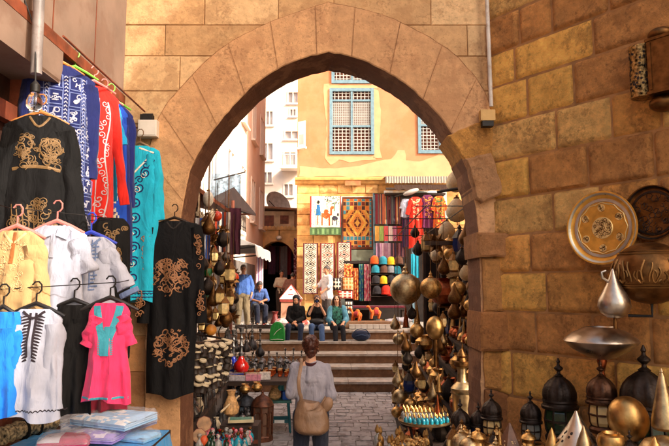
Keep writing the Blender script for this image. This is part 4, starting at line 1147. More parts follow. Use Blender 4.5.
# teardrop and lens
o = lp('teardrop_lamp', 'bright nickel teardrop lamp with a pointed top, above the wide lens-shaped vessel', 'lamp', [('body', [(.01,-.135),(.05,-.13),(.095,-.095),(.112,-.05),(.105,-.005),(.08,.045),(.05,.10),(.026,.155),(.012,.20),(.004,.215)], M_sil, 32), ('foot', [(.012,-.21),(.014,-.17),(.01,-.13)], M_brd, 10)])
o.location = RW(614,299,.46); o.scale = (.94,)*3
mb = MB(); mb.tube([(-.03,0,.12),(-.075,0,.15),(-.08,0,.19),(-.05,0,.20)], .01, 8); mb.build('spout', M_sil, o, smooth=True)
o = lp('lens_vessel', 'wide lens-shaped nickel vessel balanced on a finial, flat opening on top', 'vessel', [('body', [(.03,-.13),(.09,-.115),(.19,-.06),(.245,-.012),(.252,.0),(.245,.014),(.19,.058),(.11,.095),(.10,.10),(.095,.09),(.02,.088)], M_sil, 48), ('stem', [(.012,-.30),(.03,-.27),(.014,-.22),(.022,-.19),(.035,-.14),(.03,-.125)], M_cop, 16)])
o.location = RW(601,341,.27)
# pierced box lantern
t = thing('pierced_wall_lantern', 'pierced brass wall lantern high on the ochre wall at the picture edge', 'wall lantern', RW(654,70,.10), rotz=R(-52))
mb = MB(); mb.lathe([(.075,-.19),(.078,-.17),(.075,-.15),(.075,.15),(.078,.17),(.075,.19)], 24, (-.08,-.02,0)); mb.build('pierced_cylinder', mat('pierced_brass', lin(150,118,72), rough=.4, metal=.9, var=.9, scale=45, bump=.7, bscale=60, detail=2), t, smooth=True)
mb = MB(); q = random.Random(4)
for k in range(70):
    a = q.uniform(PI,2*PI); z = q.uniform(-.14,.14); mb.lathe([(.0015,0),(.009,.0005),(.009,.002),(.0015,.002)], 8, (-.08+.0745*math.cos(a), -.02+.0745*math.sin(a), z), Vector((math.cos(a),math.sin(a),0)).to_track_quat('Z','Y').to_matrix())
mb.build('piercing', M_dark, t)
mb = MB(); mb.bbox(.0,.20,-.10,.1,-.18,.18); mb.bbox(-.01,.21,-.108,.1,.18,.2); mb.bbox(-.01,.21,-.108,.1,-.2,-.18)
for x in (.02,.18): mb.bbox(x-.008,x+.008,-.107,-.1,-.17,.17)
mb.build('hinged_case', M_brd, t)
mb = MB(); mb.lathe(sph(.085,.0,8,-80,80,.6), 20, (.05,.02,.25)); mb.build('upper_boss', M_brd, t, smooth=True)
mb = MB(); mb.lathe(sph(.10,.0,8,-80,80,.6), 20, (.05,.02,-.25)); mb.build('lower_boss', M_brd, t, smooth=True)

# ---- lantern kinds
def dome_lantern(label, glass, s=1, panes=8, m=M_bkm, ribn=10, glass2=None):
    t = thing('dome_lantern', label, 'lantern')
    mb = MB(); mb.lathe([(.10,0),(.115,.01),(.12,.04),(.105,.06),(.105,.07)], panes*2); mb.build('base', m, t, smooth=30)
    gb = MB(); gb.lathe([(.098,.07),(.112,.10),(.118,.17),(.112,.23),(.104,.25)], panes); gb.build('glass', glass, t)
    fb_ = MB()
    for k in range(panes):
        a = 2*PI*k/panes; fb_.tube([(r_*math.cos(a), r_*math.sin(a), z_) for r_, z_ in [(.1,.065),(.115,.10),(.121,.17),(.115,.23),(.106,.255)]], .007, 6)
    fb_.lathe([(.112,.155),(.123,.158),(.123,.172),(.112,.175)], panes*2)
    fb_.build('pane_frame', m, t, smooth=30)
    mb = MB(); mb.lathe([(.106,.25),(.138,.255),(.142,.275),(.128,.285),(.125,.30),(.131,.31),(.128,.325)], 32); mb.build('collar', m, t, smooth=30)
    mb = MB(); mb.lathe([(.122,.32),(.128,.35),(.125,.385),(.11,.425),(.082,.46),(.05,.485),(.028,.50)], 40, rib=.10, ribn=ribn); mb.build('dome', m, t, smooth=50)
    mb = MB(); mb.lathe([(.03,.495),(.034,.505),(.014,.52),(.012,.535),(.034,.555),(.034,.565),(.012,.585),(.01,.6),(.016,.61),(.004,.64)], 16); mb.build('finial', m, t, smooth=35)
    return t
LS_ = 'lamps crowded at the foot of the ochre wall'
def put_dome(px_top, py_top, off, H, label, glass, m=M_bkm, panes=8):
    """tip of the finial at the pixel; H is the whole height in metres"""
    p = RW(px_top, py_top, off); o = dome_lantern(label, glass, panes=panes, m=m); k = H/.64
    o.location = p-Vector((0,0,H)); o.scale = (k,)*3; return o
put_dome(558, 358, .22, .62, 'black dome lantern with dark green glass, directly below the lens vessel', M_grn)
put_dome(600, 360, .30, .50, 'copper-edged dome lantern with cream panes, between two green ones', M_amb, m=mat('coppery_black', lin(84,56,40), rough=.4, metal=.8, var=.5, scale=20))
put_dome(643, 345, .26, .78, 'largest black dome lantern, wide ribbed dome and green glass, below the calligraphy globe', M_grn, panes=10)
put_dome(530, 391, .28, .40, 'small black dome lantern with pale grey panes close against the ochre wall', mat('grey_lamp_glass', lin(120,120,112), rough=.2, bump=0))
put_dome(491, 389, .34, .40, 'small black dome lantern with amber and orange panes beside the pier', M_amb)
put_dome(460, 399, .42, .40, 'dark dome lantern without visible panes beside the round tray of bottles', M_bkm)
put_dome(478, 402, .32, .34, 'dark dome lantern tucked behind its neighbour beside the pier', M_blg)
put_dome(629, 430, .75, .30, 'tiny black lantern whose finial stands before the bronze egg', M_bkm)
# foreground brass
def single(name, label, cat, prof, m, loc, seg=36, rib=0, ribn=8, tilt=None, sc_=1, extra=None):
    t = lp(name, label, cat, [('body', prof, m, seg, rib, ribn)] + (extra or []))
    t.location = loc; t.scale = (sc_,)*3
    if tilt: t.rotation_euler = tilt
    return t
single('egg_vase', 'large bronze egg leaning among the lamps, no opening visible', 'vase', [(r_*.86, z_) for r_, z_ in sph(.10,0,14,-88,88,1.0)], M_br, RW(628,419,.52), tilt=(R(8),R(-14),0), sc_=1.45)
single('pierced_cone_lamp', 'broad silver cone lamp pierced with leaf openings', 'lamp', [(.17,-.16),(.175,-.15),(.17,-.14),(.10,-.04),(.05,.03),(.018,.085),(.006,.11)], M_sil, RW(577,432,.62), sc_=1.25)
mb = MB(); q = random.Random(8); t = bpy.data.objects['pierced_cone_lamp']
for k in range(110):
    a = q.uniform(0,2*PI); u = q.random()**1.3; z = -.14+.15*u; rr = (.17-.07*(z+.14)/.10 if z < -.04 else .10-.05*(z+.04)/.07)-.001
    P_ = Vector((rr*math.cos(a), rr*math.sin(a), z)); nn = Vector((math.cos(a)*.82, math.sin(a)*.82, .57)).normalized()
    mb.ell(P_, (.0055+.004*q.random(), .010, .002), 8, 4, nn.to_track_quat('Z','Y').to_matrix())
mb.build('leaf_openings', M_dark, t)
single('tall_cone_lamp', 'tall pale brass cone lamp standing beside the bronze egg', 'lamp', [(.075,-.22),(.09,-.20),(.09,-.15),(.07,-.05),(.045,.08),(.025,.17),(.012,.205),(.016,.21),(.004,.235)], M_br2, RW(663,400,.55), sc_=.8)
single('domed_cover', 'pale brass domed lid at the picture corner below the tall cone', 'lid', [(.13,-.12),(.14,-.1),(.13,-.04),(.09,.02),(.03,.045),(.004,.05)], M_br2, RW(664,446,.66), sc_=1.2)
single('squat_bowl', 'squat open brass pot in front of the bronze egg', 'pot', [(.05,-.06),(.09,-.04),(.10,0),(.085,.04),(.06,.052),(.065,.06),(.055,.058),(.05,.04),(.004,.0)], M_br, RW(611,441,.78), sc_=.85)
single('cone_lamp', 'slim brass cone beside the pierced silver cone', 'lamp', [(.07,-.17),(.075,-.15),(.05,-.03),(.025,.05),(.012,.08),(.004,.10)], M_br, RW(552,440,.72), sc_=.8)
single('cone_lamp', 'shiny silver-gold cone standing before the pierced silver cone', 'lamp', [(.085,-.2),(.09,-.18),(.055,-.03),(.02,.06),(.004,.10)], M_br2, RW(584,438,.86), sc_=.75)
single('cone_lamp', 'stubby gold cone at the lower picture edge by the squat pot', 'lamp', [(.06,-.1),(.065,-.08),(.03,.0),(.004,.05)], M_br, RW(655,446,.9))
# inlaid cone
t = single('inlaid_cone', 'brown leather-look cone inlaid with pale flower dots, beside the amber lantern', 'lamp shade', [(.15,-.18),(.152,-.17),(.08,-.03),(.035,.05),(.006,.10)], mat('brown_inlay', lin(104,66,44), rough=.5, var=.3, scale=20), RW(510,437,.62), seg=6)
mb = MB(); q = random.Random(5)
for k in range(46):
    a = q.uniform(0,2*PI); u = q.random(); z = -.15+.14*u; rr = (.142-.085*u)*.93
    mb.ell((rr*math.cos(a), rr*math.sin(a), z), (.009,.009,.006), 8, 5)
mb.build('pearl_inlay', mat('pearl', lin(206,170,120), rough=.35, bump=0), t)

# ---- stall racks by the lamp side
def rack(name, label, x0, y0, y1, steps, sgn):
    t = thing(name, label, 'display rack', (x0, (y0+y1)/2, 0)); L = (y1-y0)/2
    for k, (dx, z) in enumerate(steps):
        mb = MB(); xa, xb = sorted((sgn*dx, sgn*(dx+.34))); mb.bbox(xa, xb-.002, -L, L, z-.04, z); mb.build('shelf', M_rack, t)
        mb = MB(); xa, xb = sorted((sgn*(dx+.02), sgn*(dx+.05))); mb.bbox(xa, xb, -L+.01, L-.01, .01 if k == 0 else steps[k-1][1]+.002, z-.042); mb.build('riser_board', M_rack, t)
    return t
RST = [(.0,.30),(.23,.56),(.46,.82),(.69,1.08),(.92,1.36),(1.15,1.66)]
RKR = -.052
def RK(dx, y): return Vector((.80+dx, 6.5, 0)) + Matrix.Rotation(RKR,3,'Z') @ Vector((0, y, 0))
def rack2(name, label, org, rot, L, steps, w, sgn=1):
    t = thing(name, label, 'display rack', org, rot)
    for k, (dx, z) in enumerate(steps):
        mb = MB(); xa, xb = sorted((sgn*dx, sgn*(dx+w-.004))); mb.bbox(xa, xb, 0, L, z-.03, z); mb.build('shelf', M_rack, t)
        mb = MB(); xa, xb = sorted((sgn*(dx+.015), sgn*(dx+.04))); mb.bbox(xa, xb, .01, L-.01, .01 if k == 0 else steps[k-1][1]+.002, z-.032); mb.build('riser_board', M_dark, t)
    return t
rack2('stepped_rack', 'dark stepped wooden rack under the crowded brass lamps inside the gate', (.80,6.5,0), RKR, 4.3, RST, .23)
fr_ = thing('lamp_gantry', 'dark timber gantry over the stepped rack from which lamps hang', 'gantry', (1.75, 8.4, 0))
for a in ((-.16,-1.75),(-.12,2.5),(.6,-1.6)):
    mb = MB(); mb.bbox(a[0]-.025,a[0]+.025,a[1]-.025,a[1]+.025,0,3.06); mb.build('post', M_rack, fr_)
mb = MB()
for x in (-.75,-.3,.3): mb.tube([(x,-1.9,3.08),(x+.1,2.6,3.08)], .008, 6)
mb.build('beam', M_iron, fr_)
for yy in (-1.75,-.5,.8,2.1): mb = MB(); mb.tube([(-.86,yy,3.10),(.8,yy,3.10)], .007, 6); mb.build('cross_bar', M_iron, fr_)
mb = MB(); mb.bbox(-.10,.84,2.56,2.60,0,3.15); mb.build('dark_backdrop', M_dark, fr_)  # added dark sheet standing in for the darkness deep in the stall
mb = MB(); mb.bbox(-.62,.85,-.95,-.91,2.72,2.77); mb.build('front_rail', M_rack, fr_)
# lamp kinds for the stall (height about 1 unit, hanging point or base at origin)
def kit(fn): return Proto(fn)
GL = 'small brass wares crowded on the stepped rack'
GH = 'lamps hanging in the stall inside the gate'
P_globe = Proto(lp('globe_lamp', 'x', 'lamp', [('body', sph(.5,.5,14,-86,80), M_br, 28), ('neck', [(.10,.98),(.13,1.02),(.06,1.08),(.08,1.16),(.03,1.22),(.02,1.3)], M_br, 14)]))
P_globe2= Proto(lp('globe_lamp', 'x', 'lamp', [('body', sph(.5,.5,14,-86,80), M_br2, 28), ('neck', [(.10,.98),(.13,1.02),(.06,1.08),(.08,1.16),(.03,1.22),(.02,1.3)], M_br2, 14)]))
P_drop = Proto(lp('teardrop_lamp', 'x', 'lamp', [('body', [(.02,0),(.2,.03),(.36,.16),(.42,.34),(.38,.52),(.26,.74),(.13,.98),(.06,1.2),(.02,1.3)], M_br2, 24)]))
P_drop2= Proto(lp('teardrop_lamp', 'x', 'lamp', [('body', [(.02,0),(.2,.03),(.36,.16),(.42,.34),(.38,.52),(.26,.74),(.13,.98),(.06,1.2),(.02,1.3)], M_brd, 24)]))
P_spire= Proto(lp('spire_lamp', 'x', 'lamp', [('body', [(.24,0),(.27,.04),(.24,.1),(.22,.3),(.16,.7),(.09,1.2),(.04,1.55),(.01,1.7)], M_br, 20), ('foot', [(.30,-.06),(.3,-.02),(.2,.0)], M_brd, 20)]))
P_spire2=Proto(lp('spire_lamp', 'x', 'lamp', [('body', [(.24,0),(.27,.04),(.24,.1),(.22,.3),(.16,.7),(.09,1.2),(.04,1.55),(.01,1.7)], M_cop, 20), ('foot', [(.30,-.06),(.3,-.02),(.2,.0)], M_brd, 20)]))
P_pot  = Proto(lp('brass_pot', 'x', 'pot', [('body', [(.2,0),(.4,.08),(.5,.3),(.46,.5),(.28,.66),(.24,.72),(.34,.8),(.3,.8),(.2,.7),(.02,.62)], M_br, 22), ('foot', [(.25,-.08),(.27,-.04),(.2,.005)], M_brd, 18)]))
P_pot2 = Proto(lp('copper_pot', 'x', 'pot', [('body', [(.2,0),(.4,.08),(.5,.3),(.46,.5),(.28,.66),(.24,.72),(.34,.8),(.3,.8),(.2,.7),(.02,.62)], M_cop, 22), ('foot', [(.25,-.08),(.27,-.04),(.2,.005)], M_brd, 18)]))
def star_l():
    t = thing('star_lantern', 'x', 'lantern'); mb = MB(); q = bmesh.new(); bmesh.ops.create_icosphere(q, subdivisions=1, radius=.32)
    q.faces.ensure_lookup_table()
    for f in q.faces:
        c = f.calc_center_median(); tip = mb.add(c.normalized()*.62); ids = [mb.add(v.co) for v in f.verts]
        for i in range(3): mb.face((ids[i], ids[(i+1)%3], tip))
    q.free()
    mb.build('points', M_brd, t); chain(t, .5, .5); return t
P_star = Proto(star_l())
def ewer():
    t = thing('coffee_pot', 'x', 'coffee pot'); mb = MB(); mb.lathe([(.22,0),(.36,.05),(.42,.22),(.3,.45),(.16,.62),(.18,.72),(.26,.76)], 20); mb.build('body', M_br, t, smooth=35)
    mb = MB(); mb.tube(cr([(.35,0,.2),(.55,0,.35),(.58,0,.6),(.68,0,.7)],5), [.07,.06,.06,.055,.05,.05,.045,.045,.04,.04,.04,.035,.035,.03,.03,.03], 8); mb.build('spout', M_br, t, smooth=True)
    mb = MB(); mb.tube(cr([(-.24,0,.68),(-.55,0,.66),(-.6,0,.4),(-.38,0,.2)],5), .035, 8); mb.build('handle', M_brd, t, smooth=True)
    mb = MB(); mb.lathe([(.26,.76),(.2,.86),(.08,.92),(.05,.95),(.07,1.0),(.02,1.05)], 18); mb.build('lid', M_br, t, smooth=35); return t
P_ewer = Proto(ewer())
P_goat = Proto(lp('goatskin_lamp', 'x', 'lamp', [('shade', [(.12,0),(.3,.08),(.44,.3),(.46,.5),(.34,.8),(.16,1.0),(.1,1.05)], M_skin_l, 24, .08, 8), ('cap', [(.12,1.04),(.14,1.08),(.05,1.12),(.03,1.2)], M_brd, 14)]))
P_box = Proto(lp('hexagonal_lantern', 'x', 'lantern', [('glass', [(.26,0),(.34,.3),(.30,.62)], M_blg, 6), ('base', [(.2,-.14),(.3,-.08),(.3,-.001)], M_bkm, 6), ('roof', [(.38,.62),(.34,.68),(.16,.95),(.07,1.05),(.1,1.12),(.02,1.25)], M_bkm, 6)]))
P_box2 = Proto(lp('hexagonal_lantern', 'x', 'lantern', [('glass', [(.26,0),(.34,.3),(.30,.62)], M_amb, 6), ('base', [(.2,-.14),(.3,-.08),(.3,-.001)], M_brd, 6), ('roof', [(.38,.62),(.34,.68),(.16,.95),(.07,1.05),(.1,1.12),(.02,1.25)], M_brd, 6)]))
P_dark = Proto(lp('onion_lantern', 'x', 'lantern', [('body', [(.05,0),(.25,.1),(.42,.35),(.44,.55),(.3,.85),(.12,1.05),(.08,1.15)], M_bkm, 20, .12, 8), ('cap', [(.08,1.14),(.13,1.2),(.04,1.26),(.03,1.4)], M_brd, 12)]))
CH = []
def px_put(P, px, py, Y, H, label, unit=1.0, rotz=0, group=None, tilt=None):
    """model drawn in a `unit`-tall box, its lower end at the pixel, H metres high; hung wares get a chain"""
    o = P.put(W(px, py, Y), label, rotz, H/unit, group, tilt)
    CH.append((o, H, H/unit)); return o
# identified wares
px_put(P_globe2, 406, 305, 7.6, .52, 'biggest pale brass globe lamp hanging before the carpet shop', 1.3)
px_put(P_globe, 431, 299, 7.3, .34, 'medium gold globe lamp hanging beside the biggest globe', 1.3)
px_put(P_globe, 417, 338, 7.2, .22, 'gold globe with a star-topped neck below the biggest globe lamp', 1.3)
t = lp('egg_lamp', 'tall polished brass egg lamp on a tapering stem, at the middle of the stall', 'lamp', [('body', [(r_*.76, z_) for r_, z_ in sph(.135,.0,12,-80,88)], M_br, 28), ('stem', [(.02,-.42),(.022,-.3),(.035,-.2),(.03,-.13)], M_brd, 14)]); t.location = W(435,328,6.9)
px_put(P_spire, 417, 325, 8.2, .32, 'thin brass spire rising behind the star-topped globe', 1.7)
px_put(P_spire2, 406, 327, 8.4, .30, 'dark copper spire between two brass bells', 1.7)
px_put(P_drop, 395, 330, 8.6, .22, 'pointed brass drop lamp nearest the steps', 1.3)
px_put(P_globe2, 398.5, 345, 8.0, .20, 'small shiny globe with crumpled reflections beside the steps', 1.3)
px_put(P_spire, 410, 351, 8.0, .2, 'short brass cone below the copper spire', 1.7)
px_put(P_pot, 424, 350, 7.8, .19, 'squat brass pot below the star-topped globe', .8)
px_put(P_drop2, 440, 352, 7.4, .20, 'dark pear-shaped lamp under the egg lamp', 1.3)
px_put(P_globe2, 400.5, 404, 7.6, .24, 'large polished ball lamp low down by the steps', 1.3)
px_put(P_drop, 398, 387, 7.8, .24, 'silvery drop lamp above the large polished ball', 1.3)
px_put(P_box, 409, 391, 7.5, .26, 'dark hexagonal lantern with blue-black glass beside the polished ball', 1.25)
px_put(P_dark, 406, 428, 7.0, .24, 'brown ribbed onion lantern standing low near the lane', 1.4)
px_put(P_spire, 439, 392, 7.0, .22, 'pointed little brass minaret left of the tall cylinder lamp', 1.7)
px_put(P_dark, 415, 238, 8.4, .2, 'dark striped ball lamp hanging beside the red dress', 1.4)
px_put(P_dark, 418, 256, 8.2, .24, 'brown ribbed lamp hanging under the dark striped ball', 1.4)
px_put(P_star, 435.5, 243, 7.8, .26, 'dark star lantern with many points hanging on a chain')
px_put(P_goat, 457, 222, 7.9, .36, 'cream goatskin lamp hanging highest against the gate pier', 1.2)
px_put(P_goat, 447, 240, 8.3, .30, 'cream goatskin lamp hanging just below the highest one', 1.2)
px_put(P_goat, 455, 252, 8.8, .28, 'small cream goatskin lamp behind the blue lantern', 1.2)
px_put(P_goat, 456, 192, 8.6, .36, 'narrow cream lamp hanging under the iron arm by the pier', 1.2)
px_put(P_box, 460, 252, 7.4, .34, 'slate blue hexagonal lantern in front of the goatskin lamps', 1.25)
px_put(P_box2, 426, 250, 8.0, .26, 'dull amber hexagonal lantern beside the star lantern', 1.25)
px_put(P_drop2, 444, 275, 7.8, .26, 'gold woven drop lamp hanging above the copper cauldron', 1.3)
px_put(P_pot2, 447, 305, 8.6, .38, 'big copper cauldron deep in the stall behind the gold globe', .8)
px_put(P_drop, 478, 296, 6.6, .26, 'silver drop lamp peeping from behind the pier', 1.3)
px_put(P_globe, 470, 312, 6.7, .18, 'dark gold ball deep beside the pier', 1.3)
# minaret lamp
t = lp('minaret_lamp', 'tall pale brass cylinder lamp shaped like a minaret beside the pier', 'lamp', [
 ('body', [(.115,0),(.12,.02),(.112,.03),(.112,.30),(.12,.31)], M_br2, 28), ('shoulder', [(.12,.31),(.128,.33),(.13,.36),(.10,.395),(.06,.43)], M_br2, 28), ('neck', [(.06,.43),(.052,.45),(.05,.58),(.075,.60)], M_br2, 20),
 ('gallery', [(.075,.60),(.085,.61),(.085,.655),(.06,.66),(.05,.70),(.06,.72),(.03,.77),(.01,.80)], M_brd, 12)])
t.location = W(463,421,6.45); t.scale = (.93,)*3
px_put(P_spire2, 438, 424, 6.5, .30, 'copper minaret-shaped lamp beside the round tray of bottles', 1.7)
# iron arm
mb = MB(); a = W(437,192,7.2); mb.tube([a, W(462,188,7.2)], .018, 8); mb.tube([W(441,192,7.2), W(441,222,7.2)], .004, 5); tag(mb.build('iron_arm', M_iron, None), 'black iron arm sticking out of the pier above the hanging lamps', 'bracket')
# tray of perfume bottles
t = thing('round_tray_table', 'round brass tray table carrying rows of perfume bottles', 'tray table', W(425,421,6.55))
mb = MB(); mb.lathe([(.01,-.012),(.27,-.012),(.285,.0),(.285,.02),(.275,.02),(.268,.002),(.01,.002)], 40); mb.build('tray', M_br2, t, smooth=30)
mb = MB()
for k in range(3): a_ = 2*PI*k/3+.4; mb.tube([(.2*math.cos(a_),.2*math.sin(a_),-.012),(.1*math.cos(a_+.5),.1*math.sin(a_+.5),-.35),(.2*math.cos(a_+1),.2*math.sin(a_+1),-t.location.z+.005)], .014, 6)
mb.build('stand', M_rack, t)
def bottle(m):
    t = lp('perfume_bottle', 'x', 'bottle', [('glass', [(.012,0),(.018,.005),(.02,.03),(.014,.05),(.006,.058),(.006,.066)], m, 10), ('stopper', [(.006,.066),(.012,.074),(.009,.09),(.002,.105)], M_br, 8)]); return Proto(t)
PB_t, PB_c, PB_g = bottle(M_tqg), bottle(M_clr), bottle(M_br)
q = random.Random(3); T0 = t.location
BL = [('tiny turquoise perfume bottle with gold stopper on the round tray', PB_t, 'turquoise bottles on the round tray'), ('tiny clear perfume bottle with gold stopper on the round tray', PB_c, 'clear bottles on the round tray')]
for r_ in range(5):
    for k in range(11):
        x, y = -.22+.044*k, -.19+.075*r_
        if math.hypot(x, y) > .255: continue
        l, P_, gr = BL[0 if r_ < 2 else 1]
        P_.put(T0+Vector((x+q.uniform(-.006,.006), y+q.uniform(-.006,.006), .003)), l, 0, 1.0 if r_ < 2 else 1.35, gr)
# gold flasks low by the lane
mb = None
t = thing('low_crate', 'dark low crate by the lane topped with gilt flasks', 'crate', W(402,446,5.9)+Vector((.02,0,-.075)))
mb = MB(); mb.bbox(-.26,.30,-.30,.3,-.05,0); mb.bbox(-.25,.29,-.29,.29,-.55,-.051); mb.build('case', M_rack, t)
for k in range(46):
    x, y = q.uniform(-.24,.28), q.uniform(-.28,.28); sc_b = q.uniform(1.0,2.0); c_ = q.random()
    if c_ < .3: PB_g.put(t.location+Vector((x,y,.002)), 'gilt flask among the huddle on the low dark crate', 0, sc_b, 'gilt flasks on the low crate')
    elif c_ < .5: P_ewer.put(t.location+Vector((x,y,.002)), 'tiny gilt coffee pot among the huddle on the low dark crate', q.uniform(0,6), .09*sc_b/1.3, 'gilt coffee pots on the low crate')
    elif c_ < .7: P_pot.put(t.location+Vector((x,y,.012)), 'tiny gilt pot among the huddle on the low dark crate', q.uniform(0,6), .09*sc_b/1.3, 'gilt pots on the low crate')
    else: PB_c.put(t.location+Vector((x,y,.002)), 'clear glass flask among the huddle on the low dark crate', 0, sc_b*1.1, 'clear flasks on the low crate')
# filler on the stepped rack and hanging
q = random.Random(17)
FILL = [(P_globe,1.3,'small gold ball lamp crowded on the stepped rack','ball lamps on the stepped rack',(.14,.24)),(P_drop2,1.3,'small dark drop lamp crowded on the stepped rack','dark drop lamps on the stepped rack',(.16,.26)),(P_pot,.8,'small brass pot crowded on the stepped rack','brass pots on the stepped rack',(.1,.18)),
 (P_pot2,.8,'small copper pot crowded on the stepped rack','copper pots on the stepped rack',(.1,.18)),(P_spire,1.7,'small brass spire crowded on the stepped rack','brass spires on the stepped rack',(.2,.32)),(P_spire2,1.7,'small copper spire crowded on the stepped rack','copper spires on the stepped rack',(.2,.3)),
 (P_ewer,1.05,'small brass coffee pot crowded on the stepped rack','coffee pots on the stepped rack',(.14,.22)),(P_dark,1.4,'dark onion lantern crowded on the stepped rack','onion lanterns on the stepped rack',(.18,.28)),(P_box,1.25,'dark blue-glazed hexagonal lantern on the stepped rack','blue-glazed lanterns on the stepped rack',(.18,.28)),(P_box2,1.25,'amber-glazed hexagonal lantern on the stepped rack','amber-glazed lanterns on the stepped rack',(.18,.28))]
LIFT = {P_spire:.06/1.7, P_spire2:.06/1.7, P_pot:.1, P_pot2:.1, P_box:.11, P_box2:.11}
for k, (dx, z) in enumerate(RST):
    y = .08
    while y < 4.2:
        if q.random() > .04:
            P_, u, l, gr, (a, b) = q.choice(FILL); H = q.uniform(a, b)*(1.25 if k else 1.0)
            p = RK(dx+.105+q.uniform(-.03,.03), y+q.uniform(-.02,.02)); p.z = z+.002+H*LIFT.get(P_,0)
            P_.put(p, l, q.uniform(0,6), H/u, gr)
        y += q.uniform(.11,.155)
HANG = [(P_dark,1.4,'dark onion lantern hanging from the timber gantry','onion lanterns hanging from the gantry',(.22,.32)),(P_goat,1.2,'cream goatskin lamp hanging from the timber gantry','goatskin lamps hanging from the gantry',(.22,.32)),(P_drop2,1.3,'dark drop lamp hanging from the timber gantry','dark drop lamps hanging from the gantry',(.2,.3)),(P_star,.62,'dark star lantern hanging from the timber gantry','star lanterns hanging from the gantry',(.13,.18)),(P_box2,1.25,'amber-glazed lantern hanging from the timber gantry','amber lanterns hanging from the gantry',(.22,.32)),(P_globe,1.3,'gold ball lamp hanging from the timber gantry','gold ball lamps hanging from the gantry',(.18,.26))]
for i in range(84):
    P_, u, l, gr, (a, b) = q.choice(HANG); H = q.uniform(a, b)
    y = q.uniform(6.5, 10.6); x = q.uniform(1.34+.08*(y-6.5), 2.35)
    P_.put((x, y, q.uniform(1.75, 3.0-H)), l, q.uniform(0,6), H/u, gr)

# dense cluster dangling over the lane edge of the rack
q = random.Random(41)
CL = [(P_globe,1.3,'small gold ball lamp dangling on a chain over the lane edge of the rack','gold ball lamps dangling over the lane edge',(.12,.2)),(P_drop,1.3,'small brass drop lamp dangling on a chain over the lane edge of the rack','brass drop lamps dangling over the lane edge',(.14,.22)),(P_dark,1.4,'dark onion lantern dangling on a chain over the lane edge of the rack','onion lanterns dangling over the lane edge',(.15,.24)),(P_box2,1.25,'amber lantern dangling on a chain over the lane edge of the rack','amber lanterns dangling over the lane edge',(.15,.24)),(P_drop2,1.3,'dark drop lamp dangling on a chain over the lane edge of the rack','dark drop lamps dangling over the lane edge',(.14,.22))]
for i in range(46):
    P_, u, l, gr, (a, b) = q.choice(CL); H = q.uniform(a, b); Y = q.uniform(6.7, 9.0); py = q.uniform(318, 420); px = q.uniform(394 if py > 325 else 405, 446)
    o = P_.put(W(px,py,Y), l, q.uniform(0,6), H/u, gr)
# crowd of small wares along the foot of the ochre wall
LW = [(P_dark,1.4,'small dark onion lantern packed along the foot of the ochre wall','onion lanterns along the ochre wall'),(P_box2,1.25,'amber hexagonal lantern packed along the foot of the ochre wall','amber lanterns along the ochre wall'),(P_box,1.25,'dark hexagonal lantern packed along the foot of the ochre wall','dark hexagonal lanterns along the ochre wall'),(P_spire,1.7,'slim brass spire packed along the foot of the ochre wall','brass spires along the ochre wall'),(P_drop,1.3,'brass drop lamp packed along the foot of the ochre wall','brass drop lamps along the ochre wall'),(P_globe2,1.3,'pale brass ball lamp packed along the foot of the ochre wall','pale ball lamps along the ochre wall'),(P_ewer,1.05,'brass coffee pot packed along the foot of the ochre wall','coffee pots along the ochre wall')]
lg = thing('stone_ledge', 'rough dark ledge along the foot of the ochre wall under the lanterns', 'ledge', WA, math.atan2(WD.y, WD.x)); 
ZLG = RW(560,472,.5).z
mb = MB(); mb.bbox(.02, 3.2, .03, .86, 0, ZLG-.03); mb.bbox(.0,3.22,.03,.88,ZLG-.03,ZLG); mb.build('slab', M_rack, lg)
for i in range(48):
    P_, u, l, gr = q.choice(LW); off = q.choice((.4,.52,.64,.76))*q.uniform(.9,1.1); uu = q.uniform(.12, 1.75); H = q.uniform(.15,.25)
    p = WA+WD*uu+WN*off; p.z = ZLG+.003+H*LIFT.get(P_,0); P_.put(p, l, q.uniform(0,6), H/u, gr)
for o, H, k in CH:                                       # chains up to the bars of the frame
    z1 = 3.07; z0 = o.location.z+H*.97
    if z0 > 3.0 or o.location.z < .9: continue
    mb = MB(); mb.tube([(0,0,(z0-o.location.z)/k),(0,0,(z1-o.location.z)/k)], .0035/k, 5); mb.build('chain', M_chain, o)
# ================================================================== DRUM, HOOKAH AND GLASS STALL
LST = [(.0,.28),(.2,.52),(.4,.78),(.6,1.04),(.8,1.30)]
rack2('stepped_rack', 'dark stepped wooden rack behind the hanging drums and hookahs', (-1.02,6.25,0), .055, 3.6, LST, .2, -1)
def LK(dx, y): return Vector((-1.02-dx, 6.25, 0)) + Matrix.Rotation(.055,3,'Z') @ Vector((0, y, 0))
def drum():
    t = thing('small_drum', 'x', 'drum'); mb = MB(); mb.lathe([(.040,0),(.042,.006),(.034,.028),(.033,.052),(.040,.07)], 14); mb.build('shell', M_drk, t, smooth=35)
    mb = MB(); mb.lathe([(.040,.070),(.043,.066),(.044,.075),(.042,.082),(.036,.086),(.004,.086)], 14); mb.build('skin', M_cer, t, smooth=35); return t
P_drum = Proto(drum())
q = random.Random(31)
mb = MB(); bar0 = W(196,343,6.3); bar1 = W(232,340,6.9); mb.tube([bar0, bar1], .012, 6)
cords = []
for c in range(9):
    t_ = (c+.3)/9; p0 = bar0.lerp(bar1, t_); n = 6 if c < 5 else 8-c//2
    mb.tube([p0, p0+Vector((0,0,-.5-.06*(5-abs(c-3))))], .004, 5); cords.append((p0, n))
drl = mb.build('drum_rail', M_rack, None); tag(drl, 'thin rail with cords from which the little drums hang beside the black robe', 'rail')
mb = MB(); mb.tube([bar0+Vector((0,0,.0)), Vector((bar0.x-.4, bar0.y+.1, bar0.z+.15))], .012, 6); mb.tube([bar1, Vector((bar1.x-.7, bar1.y+.1, bar1.z+.1))], .012, 6); mb.build('bracket', M_rack, drl)
